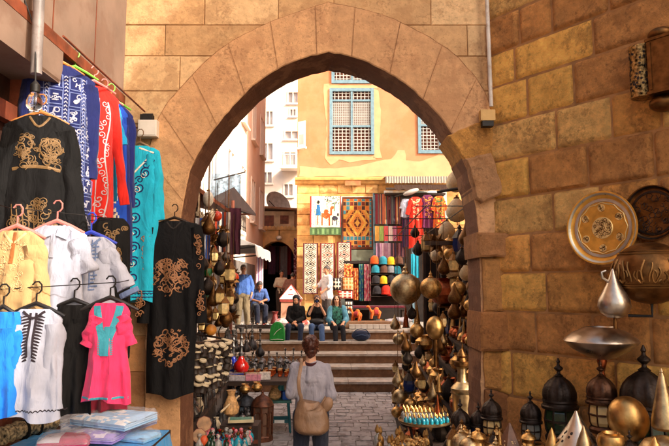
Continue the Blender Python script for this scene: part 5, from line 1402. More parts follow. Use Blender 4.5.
for p0, n in cords:
    for k in range(n):
        P_drum.put(p0+Vector((q.uniform(-.02,.02), q.uniform(-.06,.02), -.085-.082*k+q.uniform(-.02,.02))), 'tiny dark drum with cream skin in the hanging bunch beside the black robe', q.uniform(0,6), q.uniform(.85,1.25), 'little drums hanging in bunches', (q.uniform(-.5,.5), q.uniform(-.5,.5)))
# hookahs
def hookah(glass):
    t = thing('hookah', 'x', 'hookah')
    mb = MB(); mb.lathe([(.07,0),(.085,.01),(.10,.06),(.085,.11),(.045,.15),(.03,.19),(.028,.21)], 20); mb.build('glass_base', glass, t, smooth=40)
    mb = MB(); mb.lathe([(.034,.20),(.036,.23),(.018,.25),(.016,.30),(.032,.32),(.016,.345),(.014,.40),(.026,.415),(.012,.44),(.012,.47),(.05,.475),(.055,.482),(.02,.485),(.03,.52),(.033,.545),(.01,.545)], 14); mb.build('stem', M_sil2, t, smooth=35)
    mb = MB(); mb.tube(cr([(.015,0,.30),(.09,.02,.31),(.14,.05,.22),(.15,.02,.12),(.11,-.06,.06),(.13,-.10,.02)],6), .009, 6); mb.build('hose', M_drk, t, smooth=True)
    return t
M_sil2 = mat('tarnished_silver', lin(120,116,112), rough=.35, metal=.9, var=.4, scale=30)
M_ebon = mat('dark_carved_wood', lin(44,40,42), rough=.4, var=.5, scale=26, bump=.5, bscale=70, metal=.2)
P_hk = {k: Proto(hookah(m)) for k, m in dict(cobalt=M_cobg, red=M_redg, dark=M_ebon).items()}
P_hk['cobalt'].put(W(233,371,8.2), 'hookah with a bulbous cobalt blue base among the dark figurines', .5, 1.0)
P_hk['red'].put(W(241,372,8.0), 'hookah with a tall crimson glass base among the dark figurines', 1.5, 1.05)
for i, (px, py, Y) in enumerate([(226,362,8.8),(246,352,9.9),(252,350,10.3),(228,345,9.6),(260,356,10.4),(236,352,10.1),(221,372,8.2)]):
    P_hk['dark'].put(W(px,py,Y), 'dark silver-stemmed hookah in the cluster beside the low steps', i*.9, q.uniform(.75,1.05), 'dark hookahs in the cluster')
o = single('orange_lamp', 'glowing-looking amber ball lamp hanging above the little drums', 'lamp', sph(.065,0,10), M_orng, W(211,330,6.9), 20); mb = MB(); mb.tube([(0,0,.06),(0,0,.4)], .004, 5); mb.build('cord', M_iron, o)
def figurine():
    t = thing('cat_figurine', 'x', 'figurine'); mb = MB()
    mb.lathe([(.04,0),(.045,.01),(.043,.04),(.032,.09),(.022,.12),(.026,.14),(.024,.165),(.01,.18)], 12); mb.box((-.013,0,.185),(.008,.006,.025)); mb.box((.013,0,.185),(.008,.006,.025)); mb.box((0,-.026,.15),(.014,.02,.012)); mb.box((0,-.04,.012),(.05,.05,.02))
    mb.build('body', M_ebon, t, smooth=40); return t
P_fig = Proto(figurine())
P_vase_w = Proto(lp('carved_vase', 'x', 'vase', [('body', [(.03,0),(.045,.01),(.06,.06),(.05,.11),(.025,.15),(.03,.17),(.036,.175)], M_cer, 16)]))
P_vase_d = Proto(lp('carved_vase', 'x', 'vase', [('body', [(.03,0),(.045,.01),(.06,.06),(.05,.11),(.025,.15),(.03,.17),(.036,.175)], M_ebon, 16)]))
P_sew_l = 'tarnished silver pot'
def silver_ewer():
    o = copy_tree(P_ewer.o)
    for c in o.children:
        c.data = c.data.copy(); c.data.materials[0] = M_sil2
    return o
P_sew = Proto(silver_ewer())
LF = [(P_fig,'dark carved cat figurine on the stepped rack below the drums','cat figurines on the drum-side rack',(.8,1.3),1),(P_vase_d,'dark carved vase on the stepped rack below the drums','dark vases on the drum-side rack',(.8,1.2),1),(P_vase_w,'cream carved vase on the stepped rack below the drums','cream vases on the drum-side rack',(.6,1.0),1),(P_sew,'tarnished silver pot on the stepped rack below the drums','silver pots on the drum-side rack',(.13,.2),1)]
for k, (dx, z) in enumerate(LST):
    y = .07
    while y < 3.5:
        P_, l, gr, (a, b), _ = q.choices(LF, (6,3,1,2))[0]
        p = LK(dx+.09+q.uniform(-.03,.03), y); p.z = z+.002
        P_.put(p, l, q.uniform(-1,1), q.uniform(a, b), gr); y += q.uniform(.12,.18)
# table of bright boxes and tea things
TT = G(270,371,.80); tb2 = thing('goods_table', 'dark low table covered with bright boxes and copper tea things by the steps', 'table', (-1.12,9.75,0), rotz=R(3))
mb = MB(); mb.bbox(-.62,.62,-.62,.72,.74,.80); mb.build('tabletop', M_rack, tb2)
for sx in (-.56,.56):
    for sy in (-.55,.65): mb = MB(); mb.bbox(sx-.03,sx+.03,sy-.03,sy+.03,0,.74); mb.build('leg', M_rack, tb2)
def T2(x, y, dz=0): return Vector((-1.12+x, 9.75+y, .803+dz))
for i, (x, y, w_, d_, h_, c, l) in enumerate([
  (-.52,-.42,.30,.10,.05,lin(190,190,214),'long white and lilac inlaid box on the goods table'),(-.34,-.50,.26,.12,.05,lin(214,206,214),'white pearl box at the front edge of the goods table'),
  (-.10,-.48,.22,.15,.07,lin(226,150,170),'pink box at the front edge of the goods table'),(.06,-.40,.16,.13,.09,lin(222,214,206),'cream box beside the pink box'),(-.42,-.24,.24,.12,.05,lin(60,70,150),'blue inlaid box behind the white pearl box'),
  (-.15,-.27,.2,.12,.06,lin(190,176,160),'beige inlaid box behind the pink box')]):
    t = thing('inlaid_box', l, 'box', T2(x,y), R(-18+9*i)); mb = MB(); mb.box((0,0,h_/2),(w_,d_,h_)); mb.build('case', mat('box_paint_%s' % 'abcdef'[i], c, rough=.3, var=.25, scale=30), t)
    mb = MB(); mb.box((0,0,h_+.008),(w_*1.03,d_*1.05,.016)); 
    mb.build('lid', mat('box_paint_%s' % 'abcdef'[i]), t)
    mb = MB(); 
    for s_ in range(5): mb.box((-w_*.36+w_*.18*s_,0,h_+.018),(w_*.07,d_*.6,.004), R(45))
    mb.build('inlay', mat('pearl'), t)
M_copg = mat('copper_glass', lin(190,84,36), rough=.2, metal=.4, var=.4, scale=30)
P_glass = Proto(lp('tea_glass', 'x', 'tea glass', [('glass', [(.022,0),(.026,.004),(.020,.03),(.027,.075)], M_copg, 12), ('rim', [(.028,.075),(.029,.08),(.026,.083)], M_br, 12)]))
for i in range(36): P_glass.put(T2(-.44+.115*(i%9)+q.uniform(-.015,.015), -.12+.1*(i//9)), 'small copper-coloured tea glass among many on the goods table', 0, q.uniform(.9,1.3), 'copper tea glasses on the goods table')
for i in range(16): P_sew.put(T2(-.5+.14*(i%8)+q.uniform(-.02,.02), .38+.16*(i//8)), 'tarnished silver pot in the row at the back of the goods table', q.uniform(0,6), q.uniform(.16,.24), 'silver pots on the goods table')
for i in range(9): P_hk['dark'].put(T2(-.56+.14*i, .66), 'dark hookah at the back of the goods table', i*1.1, q.uniform(.5,.7), 'hookahs on the goods table')
P_pot.put(W(245,393,8.9), 'brass pot hanging under the front edge of the goods table, farther from the stool', .3, .16); P_pot.put(W(257,391,8.95), 'brass pot hanging under the front edge of the goods table, nearer the stool', 1.3, .16)
# floor lanterns
def floor_lantern(label, loc, h, m, gl):
    t = thing('floor_lantern', label, 'lantern', loc); r = h*.235
    mb = MB(); mb.lathe([(r*.9,0),(r*1.02,.01),(r*1.02,.07),(r*.95,.09)], 8); mb.build('base', m, t)
    mb = MB(); mb.lathe([(r*.86,.09),(r*.92,h*.74)], 8); mb.build('panel_glass', gl, t)
    mb = MB()
    for k in range(8):
        a = 2*PI*k/8; c = Vector((math.cos(a), math.sin(a), 0)); mb.tube([c*r*.90+Vector((0,0,.085)), c*r*.96+Vector((0,0,h*.75))], .016, 6)
        a2 = a+PI/8; n_ = Vector((math.cos(a2), math.sin(a2),0)); tt = Vector((-n_.y, n_.x, 0)); rr = r*.86
        arc = [n_*rr+tt*(r*.26*math.cos(PI*i/8))+Vector((0,0,h*.55+r*.35*math.sin(PI*i/8))) for i in range(9)]
        mb.tube([n_*rr+tt*(r*.26)+Vector((0,0,.1))]+arc+[n_*rr-tt*(r*.26)+Vector((0,0,.1))], .012, 5)
    mb.lathe([(r*.9,h*.34),(r*.95,h*.345),(r*.95,h*.36),(r*.9,h*.365)], 8)
    mb.build('arched_frame', m, t, smooth=30)
    mb = MB(); mb.lathe([(r*1.04,h*.74),(r*1.08,h*.76),(r*1.0,h*.79),(r*.9,h*.85),(r*.6,h*.93),(r*.2,h*.98),(r*.1,h*1.02),(r*.16,h*1.05),(.005,h*1.1)], 16, rib=.05, ribn=8); mb.build('dome', m, t, smooth=35)
floor_lantern('large reddish brown floor lantern with arched panes under the goods table', G(262,441,.0)+Vector((0,.0,0)), .66, mat('rusty_lantern_metal', lin(96,54,34), rough=.5, metal=.4, var=.5, scale=18), mat('brown_glass', lin(110,80,62), rough=.3))
floor_lantern('grey-blue floor lantern with arched panes beside the reddish one', G(246,436,.0), .60, mat('grey_lantern_metal', lin(70,72,78), rough=.5, metal=.4, var=.5, scale=18), mat('greyblue_glass', lin(110,126,140), rough=.25))
# stool and what stands on it
SL = G(279.5,431,0); so_ = thing('stool', 'teal painted wooden stool beside the woman with the tan bag', 'stool', SL, R(4))
M_teal = mat('teal_paint', lin(28,92,100), rough=.55, var=.25, scale=8)
mb = MB(); mb.box((0,0,.46),(.36,.32,.035)); mb.build('seat', mat('worn_teal_top', lin(60,110,100), rough=.6, var=.4, scale=9), so_)
for sx in (-1,1):
    for sy in (-1,1): mb = MB(); mb.tube([(sx*.13,sy*.11,.443),(sx*.165,sy*.14,0)], [.022,.019], 8, 1.0); mb.build('leg', M_teal, so_, smooth=30)
for sy in (-1,1): mb = MB(); mb.box((0,sy*.128,.17),(.28,.02,.05)); mb.build('stretcher', M_teal, so_)
for sx in (-1,1): mb = MB(); mb.box((sx*.152,0,.17),(.02,.235,.05)); mb.build('stretcher', M_teal, so_)
mb = MB(); mb.box((0,-.142,.17),(.15,.006,.045)); mb.build('white_sticker', mat('white_paint'), so_)
SZ = Vector((SL.x, SL.y, .48))
single('straw_vase', 'straw-coloured waisted vase standing on the teal stool', 'vase', [(.06,0),(.095,.03),(.10,.08),(.07,.13),(.045,.17),(.06,.21),(.085,.235),(.075,.235),(.04,.18),(.004,.1)], mat('straw', lin(196,150,96), rough=.7, var=.4, scale=40, bump=.4), SZ+Vector((-.075,-.03,0)), 20)
t = single('teal_tin', 'teal tin with a red band wedged behind the straw vase', 'tin', [(.06,0),(.062,.01),(.062,.20),(.058,.21)], mat('teal_tin_paint', lin(50,150,160), rough=.35), SZ+Vector((.0,.11,.0)), 20); t.location.z += .001
mb = MB(); mb.lathe([(.063,.05),(.066,.055),(.066,.10),(.063,.105)], 20, loop=True); mb.build('red_band', mat('red_paint', lin(190,50,36), rough=.4), t)
mb = MB(); mb.box((0,0,.06),(.13,.15,.12)); bb = mb.build('blue_carton', mat('blue_card', lin(20,80,170), rough=.5, var=.15), None, SZ+Vector((.09,.02,0)), rotz=.3); tag(bb, 'bright blue carton on the teal stool', 'carton')
# near low heap of bottles and tambourines
lc = thing('low_bench', 'low bench crowded with little coloured bottles near the arch jamb', 'bench', (-1.02,5.98,0))
mb = MB(); mb.bbox(-.28,.20,-.06,.3,.62,.66); mb.build('benchtop', M_rack, lc)
for sx in (-.24,.16): mb = MB(); mb.bbox(sx-.03,sx+.03,-.02,.26,0,.62); mb.build('leg', M_rack, lc)
cols_ = [('turquoise', M_tqg), ('milky white', M_clr), ('crimson', M_redg), ('cobalt', M_cobg), ('green', M_grn), ('pink', mat('pink_glass', lin(214,120,130), rough=.15))]
def bench_bottle(m, cap): return Proto(lp('glass_bottle', 'x', 'bottle', [('glass', [(.016,0),(.024,.005),(.026,.028),(.018,.045),(.008,.055),(.008,.066),(.013,.068)], m, 10), ('stopper', [(.008,.068),(.013,.074),(.012,.083),(.002,.088)], cap, 8)]))
PBS = {n: bench_bottle(m, M_brd if n in ('turquoise','cobalt') else m) for n, m in cols_}
for i in range(64):
    n = q.choices([c[0] for c in cols_], (5,5,3,1,3,3))[0]; x, y = -.25+.058*(i%8)+q.uniform(-.02,.02), -.04+.043*(i//8)+q.uniform(-.015,.015)
    PBS[n].put(Vector((-1.02+x, 5.98+y, .662)), 'little %s glass bottle among the crowd on the low bench' % n, q.uniform(0,6), q.uniform(.8,1.7), '%s bottles on the low bench' % n)
single('straw_vase', 'pear-shaped straw vase behind the crowd of little bottles', 'vase', [(.03,0),(.075,.03),(.085,.09),(.06,.15),(.035,.21),(.045,.25),(.052,.26)], mat('straw'), W(231,416,6.4), 20)
def tamb(label, px, py, r, Y, tilt):
    t = thing('tambourine', label, 'tambourine', W(px,py,Y)); t.rotation_euler = tilt
    mb = MB(); mb.lathe([(r*.93,-.02),(r,-.02),(r,.02),(r*.93,.02)], 8, loop=True); mb.build('frame', M_rwood, t)
    mb = MB(); mb.lathe([(.004,.012),(r*.925,.012),(r*.925,.018),(.004,.018)], 8); mb.build('skin', mat('tambourine_skin', lin(150,112,76), rough=.6, var=.35, scale=18), t)
tamb('octagonal tambourine with a tan skin leaning at the foot of the black robe', 204, 424, .075, 6.0, (R(75),0,R(20)))
tamb('smaller octagonal tambourine leaning below the first one', 199, 436, .07, 5.95, (R(70),R(20),R(10)))
single('orange_gourd', 'small orange gourd among the bottles by the jamb', 'gourd', sph(.05,.05,10), mat('orange_gourd_skin', lin(206,84,40), rough=.5, var=.3, scale=20), W(204,446,5.95), 16)
mb = MB(); mb.tube([W(221,412,6.2), W(239,396,6.5)], [.012,.009], 8); tag(mb.build('flute', mat('pale_cane', lin(206,180,140), rough=.5), None, smooth=True), 'pale cane flute lying slantwise over the dark carvings', 'flute')
t = thing('printed_tray', 'green and cream printed tray lying behind the little bottles', 'tray', W(241,420,6.9), R(8)); mb = MB(); mb.box((0,0,0),(.28,.16,.03)); mb.build('tray_body', mat('cream_tray', lin(206,190,150), rough=.4), t); mb = MB(); mb.box((0,0,.017),(.24,.12,.006)); mb.build('green_print', mat('green_print', lin(60,130,110), rough=.4, var=.5, scale=40), t)
t = thing('side_crate', 'plain dark crate under the printed tray', 'crate', W(241,424,6.9)+Vector((0,.05,0))); z_ = t.location.z; mb = MB(); mb.bbox(-.22,.2,-.14,.16,-z_+.006,-.001); mb.build('case', M_rack, t); mb = MB()
for zz in (.25,.5,.75): mb.bbox(-.225,.205,-.148,-.141,-z_*zz-.02,-z_*zz+.02)
mb.build('slat', M_rwood, t)
# hanging wares above
def hang(P_, px, py, Y, H, u, l): 
    o = P_.put(W(px,py,Y), l, .4, H/u); k = H/u
    mb = MB(); mb.tube([(0,0,H*.97/k),(0,0,(H+.35)/k)], .004/k, 5); mb.build('cord', M_iron, o)
P_rl = Proto(lp('glass_lamp', 'x', 'lamp', [('glass', sph(.4,.45,10), M_redg, 20), ('cap', [(.2,.82),(.22,.9),(.06,1.0),(.03,1.1)], M_br, 14)]))
P_gl = Proto(lp('glass_lamp', 'x', 'lamp', [('glass', sph(.4,.45,10), mat('pale_green_glass', lin(96,140,112), rough=.2, var=.2), 24), ('cap', [(.2,.82),(.22,.9),(.06,1.0),(.03,1.1)], M_brd, 14)]))
P_gd = Proto(lp('hexagonal_lantern', 'x', 'lantern', [('glass', [(.26,0),(.34,.3),(.30,.62)], mat('bottle_green_glass', lin(30,96,50), rough=.2), 6), ('base', [(.2,-.14),(.3,-.08),(.3,-.001)], M_brd, 6), ('roof', [(.38,.62),(.34,.68),(.16,.95),(.07,1.05),(.02,1.2)], M_brd, 6)]))
P_wh = Proto(lp('oval_lamp', 'x', 'lamp', [('shade', sph(.34,.5,12,-88,88,1.45), mat('milk_glass', lin(236,230,216), rough=.3), 20), ('cap', [(.1,1.0),(.12,1.06),(.03,1.12)], M_br, 12)]))
P_or = Proto(lp('round_lamp', 'x', 'lamp', [('shade', sph(.42,.45,10), mat('orange_red_lacquer', lin(206,60,26), rough=.3, var=.2), 20), ('cap', [(.1,.86),(.12,.92),(.03,1.0)], M_br, 12)]))
hang(P_wh, 208, 207, 7.4, .22, 1.1, 'white oval lamp hanging highest beside the arch'); hang(P_or, 216.5, 222, 7.8, .17, 1.0, 'orange-red round lamp hanging below the white oval one')
hang(P_gd, 208, 276, 7.0, .17, 1.2, 'bottle green hexagonal lantern hanging beside the black robe'); hang(P_gl, 211, 305, 7.2, .24, 1.1, 'large pale green glass globe hanging below the green lantern')
hang(P_rl, 226, 276, 8.2, .17, 1.1, 'crimson glass lamp hanging between brown lanterns'); hang(P_or, 234, 283, 8.6, .17, 1.0, 'small red lamp hanging beside the standing man in blue')
q = random.Random(77)
LH = [(P_dark,1.4,'dark onion lantern hanging on the drum side of the lane','onion lanterns on the drum side'),(P_drop2,1.3,'dark drop lamp hanging on the drum side of the lane','drop lamps on the drum side'),(P_star,.62,'dark star lantern hanging on the drum side of the lane','star lanterns on the drum side'),(P_box2,1.25,'amber hexagonal lantern hanging on the drum side of the lane','amber lanterns on the drum side'),(P_pot2,.8,'copper pot hanging on the drum side of the lane','copper pots on the drum side')]
LHW = (5,5,3,4,0)
for i in range(88):
    P_, u, l, gr = q.choices(LH, LHW)[0]; Y = q.uniform(6.5,9.8); x = q.uniform(196,231+ (Y-6.5)*1.5); H = q.uniform(.14,.25)*(.6 if P_ is P_star else .6 if P_ is P_pot2 else 1)
    P_.put(W(x, q.uniform(222,334) if x < 226 else q.uniform(252,322), Y), l, q.uniform(0,6), H/u, gr)
# scarves and cloths
def sheet(name, label, cat, m, p0, w, h, nx=14, nz_=24, amp=.03, freq=5, rotz=0, colf=None, th=.006, group=None, parent=None):
    mb = MB(); F_ = []; B_ = []
    for j in range(nz_+1):
        rf, rb_ = [], []
        for i in range(nx+1):
            u = i/nx; v = j/nz_; x = -w/2+w*u; y = amp*math.sin(freq*u*PI+1.3*nz(v*2,p0[0]))*(0.25+.75*v)+amp*.5*nz(u*3,v*3,p0[0]*3)
            rf.append(mb.add((x,y,-h*v))); rb_.append(mb.add((x,y+th,-h*v)))
        F_.append(rf); B_.append(rb_)
    for j in range(nz_):
        for i in range(nx):
            c = colf((i+.5)/nx,(j+.5)/nz_) if colf else None
            mb.face((F_[j][i],F_[j+1][i],F_[j+1][i+1],F_[j][i+1]), c); mb.face((B_[j][i],B_[j][i+1],B_[j+1][i+1],B_[j+1][i]), c)
    for j in range(nz_):
        for i in (0, nx): mb.face((F_[j][i],F_[j+1][i],B_[j+1][i],B_[j][i]), colf(.01 if i==0 else .99,(j+.5)/nz_) if colf else None)
    for i in range(nx):
        for j in (0, nz_): mb.face((F_[j][i],F_[j][i+1],B_[j][i+1],B_[j][i]), colf((i+.5)/nx,.01 if j==0 else .99) if colf else None)
    o = mb.build(name, m, parent, p0, smooth=50, rotz=rotz)
    return tag(o, label, cat, group)
sheet('scarf', 'blue and white striped scarf hanging beside the arch jamb', 'scarf', M_vcloth, W(203,218,7.0), .17, .48, rotz=.3, colf=lambda u,v: lin(40,90,180) if (.25<u<.5 or (u>.7 and v>.4)) else lin(224,226,232))
sheet('scarf', 'rust and grey striped scarf hanging in front of the dark awning', 'scarf', M_vcloth, W(223,212,8.6), .22, .58, rotz=.2, colf=lambda u,v: [lin(170,60,30),lin(90,90,100),lin(200,190,180),lin(60,50,60)][int(u*7)%4])
sheet('scarf', 'plum coloured shawl hanging from the brown peaked awning', 'scarf', cm('plum', (70,26,44)), W(233,208,9.6), .26, .75, rotz=.2)
mb = MB(); 
for k in range(3): mb.tube(cr([W(196+3*k,212,7.2), W(204+2*k,219+3*k,7.2), W(213+k,209+2*k,7.25)],8), .012, 6)
mb.tube(cr([W(198,190,7.2), W(199,205,7.2), W(197,216,7.2)],6), .013, 6)
tag(mb.build('rope_garland', mat('cream_rope', lin(226,206,176), rough=.8, var=.2, scale=40), None, smooth=True), 'cream rope garland draped below the white oval lamp', 'garland')
sh_ = sheet('tarpaulin', 'sheer pale blue tarpaulin strung up beside the white house', 'tarpaulin', mat('blue_tarp', lin(176,200,220), rough=.5, trans=.45, var=.5, scale=16), W(226,174,12.2), .62, .72, rotz=R(15), amp=.08)
mb = MB(); mb.tube([W(214,180,11.6), W(245,172,12.6)], .015, 6); mb.build('pole', M_iron, sh_)
bpy.context.view_layer.update()
sh_.children[0].matrix_parent_inverse = sh_.matrix_world.inverted()
# awnings of the street
aw1 = thing('peaked_awning', 'dark brown peaked awning sticking out from the white house', 'awning', W(234,187,12.0))
mb = MB(); A = W(234,187,12.0); P1 = W(221,202,11.2)-A; P2 = W(256,214,13.0)-A; P3 = P1+Vector((-.6,.9,.1)); P4 = P2+Vector((-.9,.5,.25))
ids = [mb.add(v) for v in (Vector((0,0,0)), P1, P2, P3, P4)]; ids2 = [mb.add(Vector(v)+Vector((0,.02,-.04))) for v in (Vector((0,0,0)), P1, P2, P3, P4)]
for a_, b_, c_ in ((0,1,2),(0,3,1),(0,2,4),(0,4,3)): mb.face((ids[a_],ids[b_],ids[c_])); mb.face((ids2[a_],ids2[c_],ids2[b_]))
for a_, b_ in ((1,2),(1,3),(2,4)): mb.face((ids[a_],ids[b_],ids2[b_],ids2[a_]))
mb.build('roof', mat('brown_canvas', lin(46,30,26), rough=.85, var=.25), aw1)
mb = MB(); mb.tube([P1+Vector((.2,.15,.05)), P1+Vector((.2,.15,-2.6))], .03, 8); mb.tube([P2, P4+Vector((-.3,0,-.2))], .02, 6); mb.build('post', M_rwood, aw1)
aw2 = thing('white_awning', 'white fabric awning over the shop beyond the standing man', 'awning', (LX, 14.2, 0))
mb = MB(); n = 12; rows_ = []
zt_ = W(240,226,14.5).z; zb_ = W(258,250,15.5).z
for i in range(n+1):
    y = 3.4*i/n; sag = .03*math.sin(i*PI/3)
    rows_.append([mb.add((.02,y,zt_+.05)), mb.add((.55,y,zt_-.25-sag)), mb.add((1.12,y,zb_+.05-sag)), mb.add((1.14,y,zb_-.22+.03*math.cos(i*2.1)))])
for i in range(n):
    for k in range(3): mb.face((rows_[i][k],rows_[i][k+1],rows_[i+1][k+1],rows_[i+1][k]))
for e in (0, n): mb.face((rows_[e][0],rows_[e][1],rows_[e][2],mb.add((.02,3.4*e/n,zb_))))
mb.build('canopy', mat('white_canvas', lin(176,172,168), rough=.85, var=.1), aw2)
mb = MB(); mb.tube([(1.1,.05,zb_),(0.02,.05,zb_-.1)], .02); mb.tube([(1.1,3.35,zb_),(0.02,3.35,zb_-.1)], .02); mb.build('arm', M_iron, aw2)
mb = MB(); mb.bbox(.0,.06,-.6,8.0,ZL,zb_-.15); op = mb.build('shutter_front', mat('grey_shop_shutter', lin(120,116,112), rough=.6, var=.3, scale=2), aw2)
rb_ = thing('balcony_railing', 'grey iron balcony railing above the white awning', 'railing', (LX, 13.4, W(245,222,14).z))
mb = MB(); mb.bbox(0,.55,0,3.2,-.12,-.02); mb.build('ledge', M_white2, rb_)
mb = MB()
for k in range(17): mb.tube([(.53,.04+.195*k,-.02),(.53,.04+.195*k,.8)], .012, 5)
mb.tube([(.53,0,.8),(.53,3.2,.8)], .018, 6); mb.tube([(.53,0,.1),(.53,3.2,.1)], .012, 6); mb.build('rails', M_iron, rb_)
# ================================================================== CARPET SHOP ON THE YELLOW HOUSE AND THE SQUARE
SY = 18.72
def FP(px, py, Y=SY): return W(px, py, Y)
def flat(name, label, cat, x0, x1, y0, y1, colf, Y=SY, amp=.02, nx=24, nz_=40, group=None, m=None, freq=5):
    a, b = FP(x0, y0, Y), FP(x1, y1, Y); w_ = b.x-a.x; h_ = a.z-b.z
    return sheet(name, label, cat, m or M_vcloth, Vector(((a.x+b.x)/2, Y, a.z)), w_, h_, nx, nz_, amp, freq, 0, colf, .012, group)
CR, DRD, BLK, ORG, OCH, TEAL, OLV = lin(226,208,184), lin(110,26,30), lin(36,28,34), lin(206,104,40), lin(206,160,70), lin(60,120,130), lin(104,110,60)
# picture tapestry
def tap(u, v):
    if v > .80:
        return lin(110,140,90) if (int(u*13)%2 and .84 < v < .97) else lin(70,96,60)
    if u < .045 or u > .97: return lin(150,40,36)
    x, z = u, v/.80
    c = lin(226,214,196)
    if abs(x-.52)/.17+abs(z-.62)/.13 < 1 or (.36<x<.42 and .55<z<.95) or (.60<x<.65 and .6<z<.95) or (abs(x-.68)<.03 and .38<z<.62) or ((x-.73)/.06)**2+((z-.37)/.05)**2 < 1 or ((x-.52)/.08)**2+((z-.5)/.07)**2<1: c = lin(196,84,36)
    if ((x-.27)/.045)**2+((z-.2)/.06)**2 < 1: c = lin(40,28,26)
    if abs(x-.27) < .05+.10*max(0,z-.3) and .28 < z < .62: c = lin(40,110,170)
    if abs(x-.25) < .022 and .62 < z < .92: c = lin(170,110,80)
    if ((x-.80)/.10)**2+((z-.72)/.08)**2 < 1 or (.72<x<.75 and .72<z<.93) or (.85<x<.88 and .72<z<.93) or ((x-.90)/.04)**2+((z-.6)/.06)**2 < 1: c = lin(50,44,60)
    if .45 < x < .95 and z < .26 and nz(x*22,z*22) > .18: c = lin(70,80,70)
    if abs(x-.78) < .012 and .2 < z < .5 : c = lin(80,120,70)
    if nz(x*30,z*30,3) > .42: c = lin(90,130,80)
    return c
flat('tapestry', 'white picture tapestry of a rider with camel over a green band, on the stone wall', 'tapestry', 310,341,196,235, tap, nx=60, nz_=76)
def geo(u, v):
    pal_ = [lin(170,84,34), lin(110,40,26), OCH, TEAL, lin(206,110,44), lin(60,40,34)]
    if u < .05 or u > .95 or v < .04 or v > .96: return lin(96,50,28)
    i, j = int(u*8), int(v*12); a, b = (u*8)%1, (v*12)%1
    if a < .16 or b < .16: return lin(200,130,60)
    du, dv = abs(u-.5), abs(v-.5)
    if .25 < v < .75 and .12 < u < .88:
        k = (du*8+dv*12*.75)
        return [OCH, lin(90,34,26), lin(200,120,50)][int(k*1.6)%3]
    return pal_[(i*3+j*5+(i*j))%6]
flat('carpet', 'orange and brown carpet of small squares hung in the first blue-arched doorway', 'carpet', 342,373,197,249, geo, nx=64, nz_=96, Y=18.9)
def runner(seed, acc):
    def f(u, v):
        if u < .10 or u > .90 or v < .02 or v > .98: return DRD if seed != 1 else lin(90,40,40)
        if u < .14 or u > .86: return CR
        uu = abs(u-.5)*2; k = (v*6.0) % 1; d = uu*1.1+abs(k-.5)*2
        if d < .30: return BLK
        if d < .48: return CR
        if d < .70: return acc if int(v*6)%2 else BLK
        if .95 < d < 1.12 : return lin(60,50,56)
        if nz(u*16,v*70,seed) > .22 and uu < .72: return acc
        return CR
    return f
flat('kilim_runner', 'cream runner with black diamonds, leftmost of the three on the stone wall', 'rug', 303,318,243,294, runner(1, lin(60,50,50)), nx=36, nz_=110, amp=.01)
flat('kilim_runner', 'cream and rust runner hanging in the middle of the three', 'rug', 320,335,243,291, runner(2, lin(160,50,36)), nx=36, nz_=110, amp=.01)
flat('kilim_runner', 'cream and maroon runner hanging under the square-patterned carpet', 'rug', 337,351.5,242,292, runner(3, lin(130,40,50)), nx=36, nz_=110, amp=.01)
q = random.Random(12)
def stripes(cols, n, wob=.0, seed=1):
    r_ = random.Random(seed); seq = [r_.choice(cols) for _ in range(n)]
    return lambda u, v: seq[min(n-1, int(u*n))]
S1 = [lin(190,110,70), lin(110,60,60), lin(90,96,90), lin(206,160,110), lin(130,40,50), lin(80,70,80)]
flat('shawl', 'grey and rust striped shawls on the top rail of the second doorway', 'shawl', 375,389,194,224, stripes(S1,16,seed=3), Y=18.62, amp=.03)
flat('shawl', 'brown striped shawl beside the grey and rust ones on the top rail', 'shawl', 389.5,401,195,224, stripes(S1,14,seed=5), Y=18.6, amp=.03)
for k, (c, n_) in enumerate([((200,150,70),'mustard'),((150,170,90),'apple green'),((210,90,90),'coral red'),((222,200,190),'cream'),((206,120,150),'rose pink'),((180,60,50),'brick red')]):
    flat('shawl', '%s shawl in the second row of folded shawls by the doorway' % n_, 'shawl', 375+4.5*k, 379.2+4.5*k, 226, 241, lambda u, v, c=lin(*c): c, Y=18.55, amp=.012, nx=8, nz_=12)
flat('shawl', 'mauve striped shawls in the third row above the knitted caps', 'shawl', 376,391,243,258, stripes([lin(150,110,130),lin(90,60,80),lin(190,160,170)],12,seed=8), Y=18.5, amp=.02)
flat('shawl', 'dark plum striped shawls at the end of the third row', 'shawl', 391.5,406,243,257, stripes([lin(96,50,66),lin(60,44,66),lin(150,96,100)],12,seed=9), Y=18.48, amp=.02)
flat('shawl', 'long purple and indigo striped scarves hanging beside the red dress', 'shawl', 402,411,212,247, stripes([lin(70,40,90),lin(120,50,90),lin(40,36,70),lin(150,110,150)],10,seed=4), Y=18.4, amp=.03)
rr_ = thing('shawl_rail', 'dark rails of the second doorway holding rows of shawls', 'rail', (FP(390,194).x, 18.68, ZL))
mb = MB(); xa, xb = FP(374,200).x-FP(390,194).x, FP(412,200).x-FP(390,194).x
for yy in (194,225,242): mb.tube([(xa,0,FP(390,yy,18.68).z-ZL),(xb,0,FP(390,yy,18.68).z-ZL)], .018, 6)
mb.build('bar', M_iron, rr_)
for x in (xa, xb): mb = MB(); mb.bbox(x-.03,x+.03,.03,.09,0,FP(390,193,18.68).z-ZL); mb.build('post', M_blue, rr_)
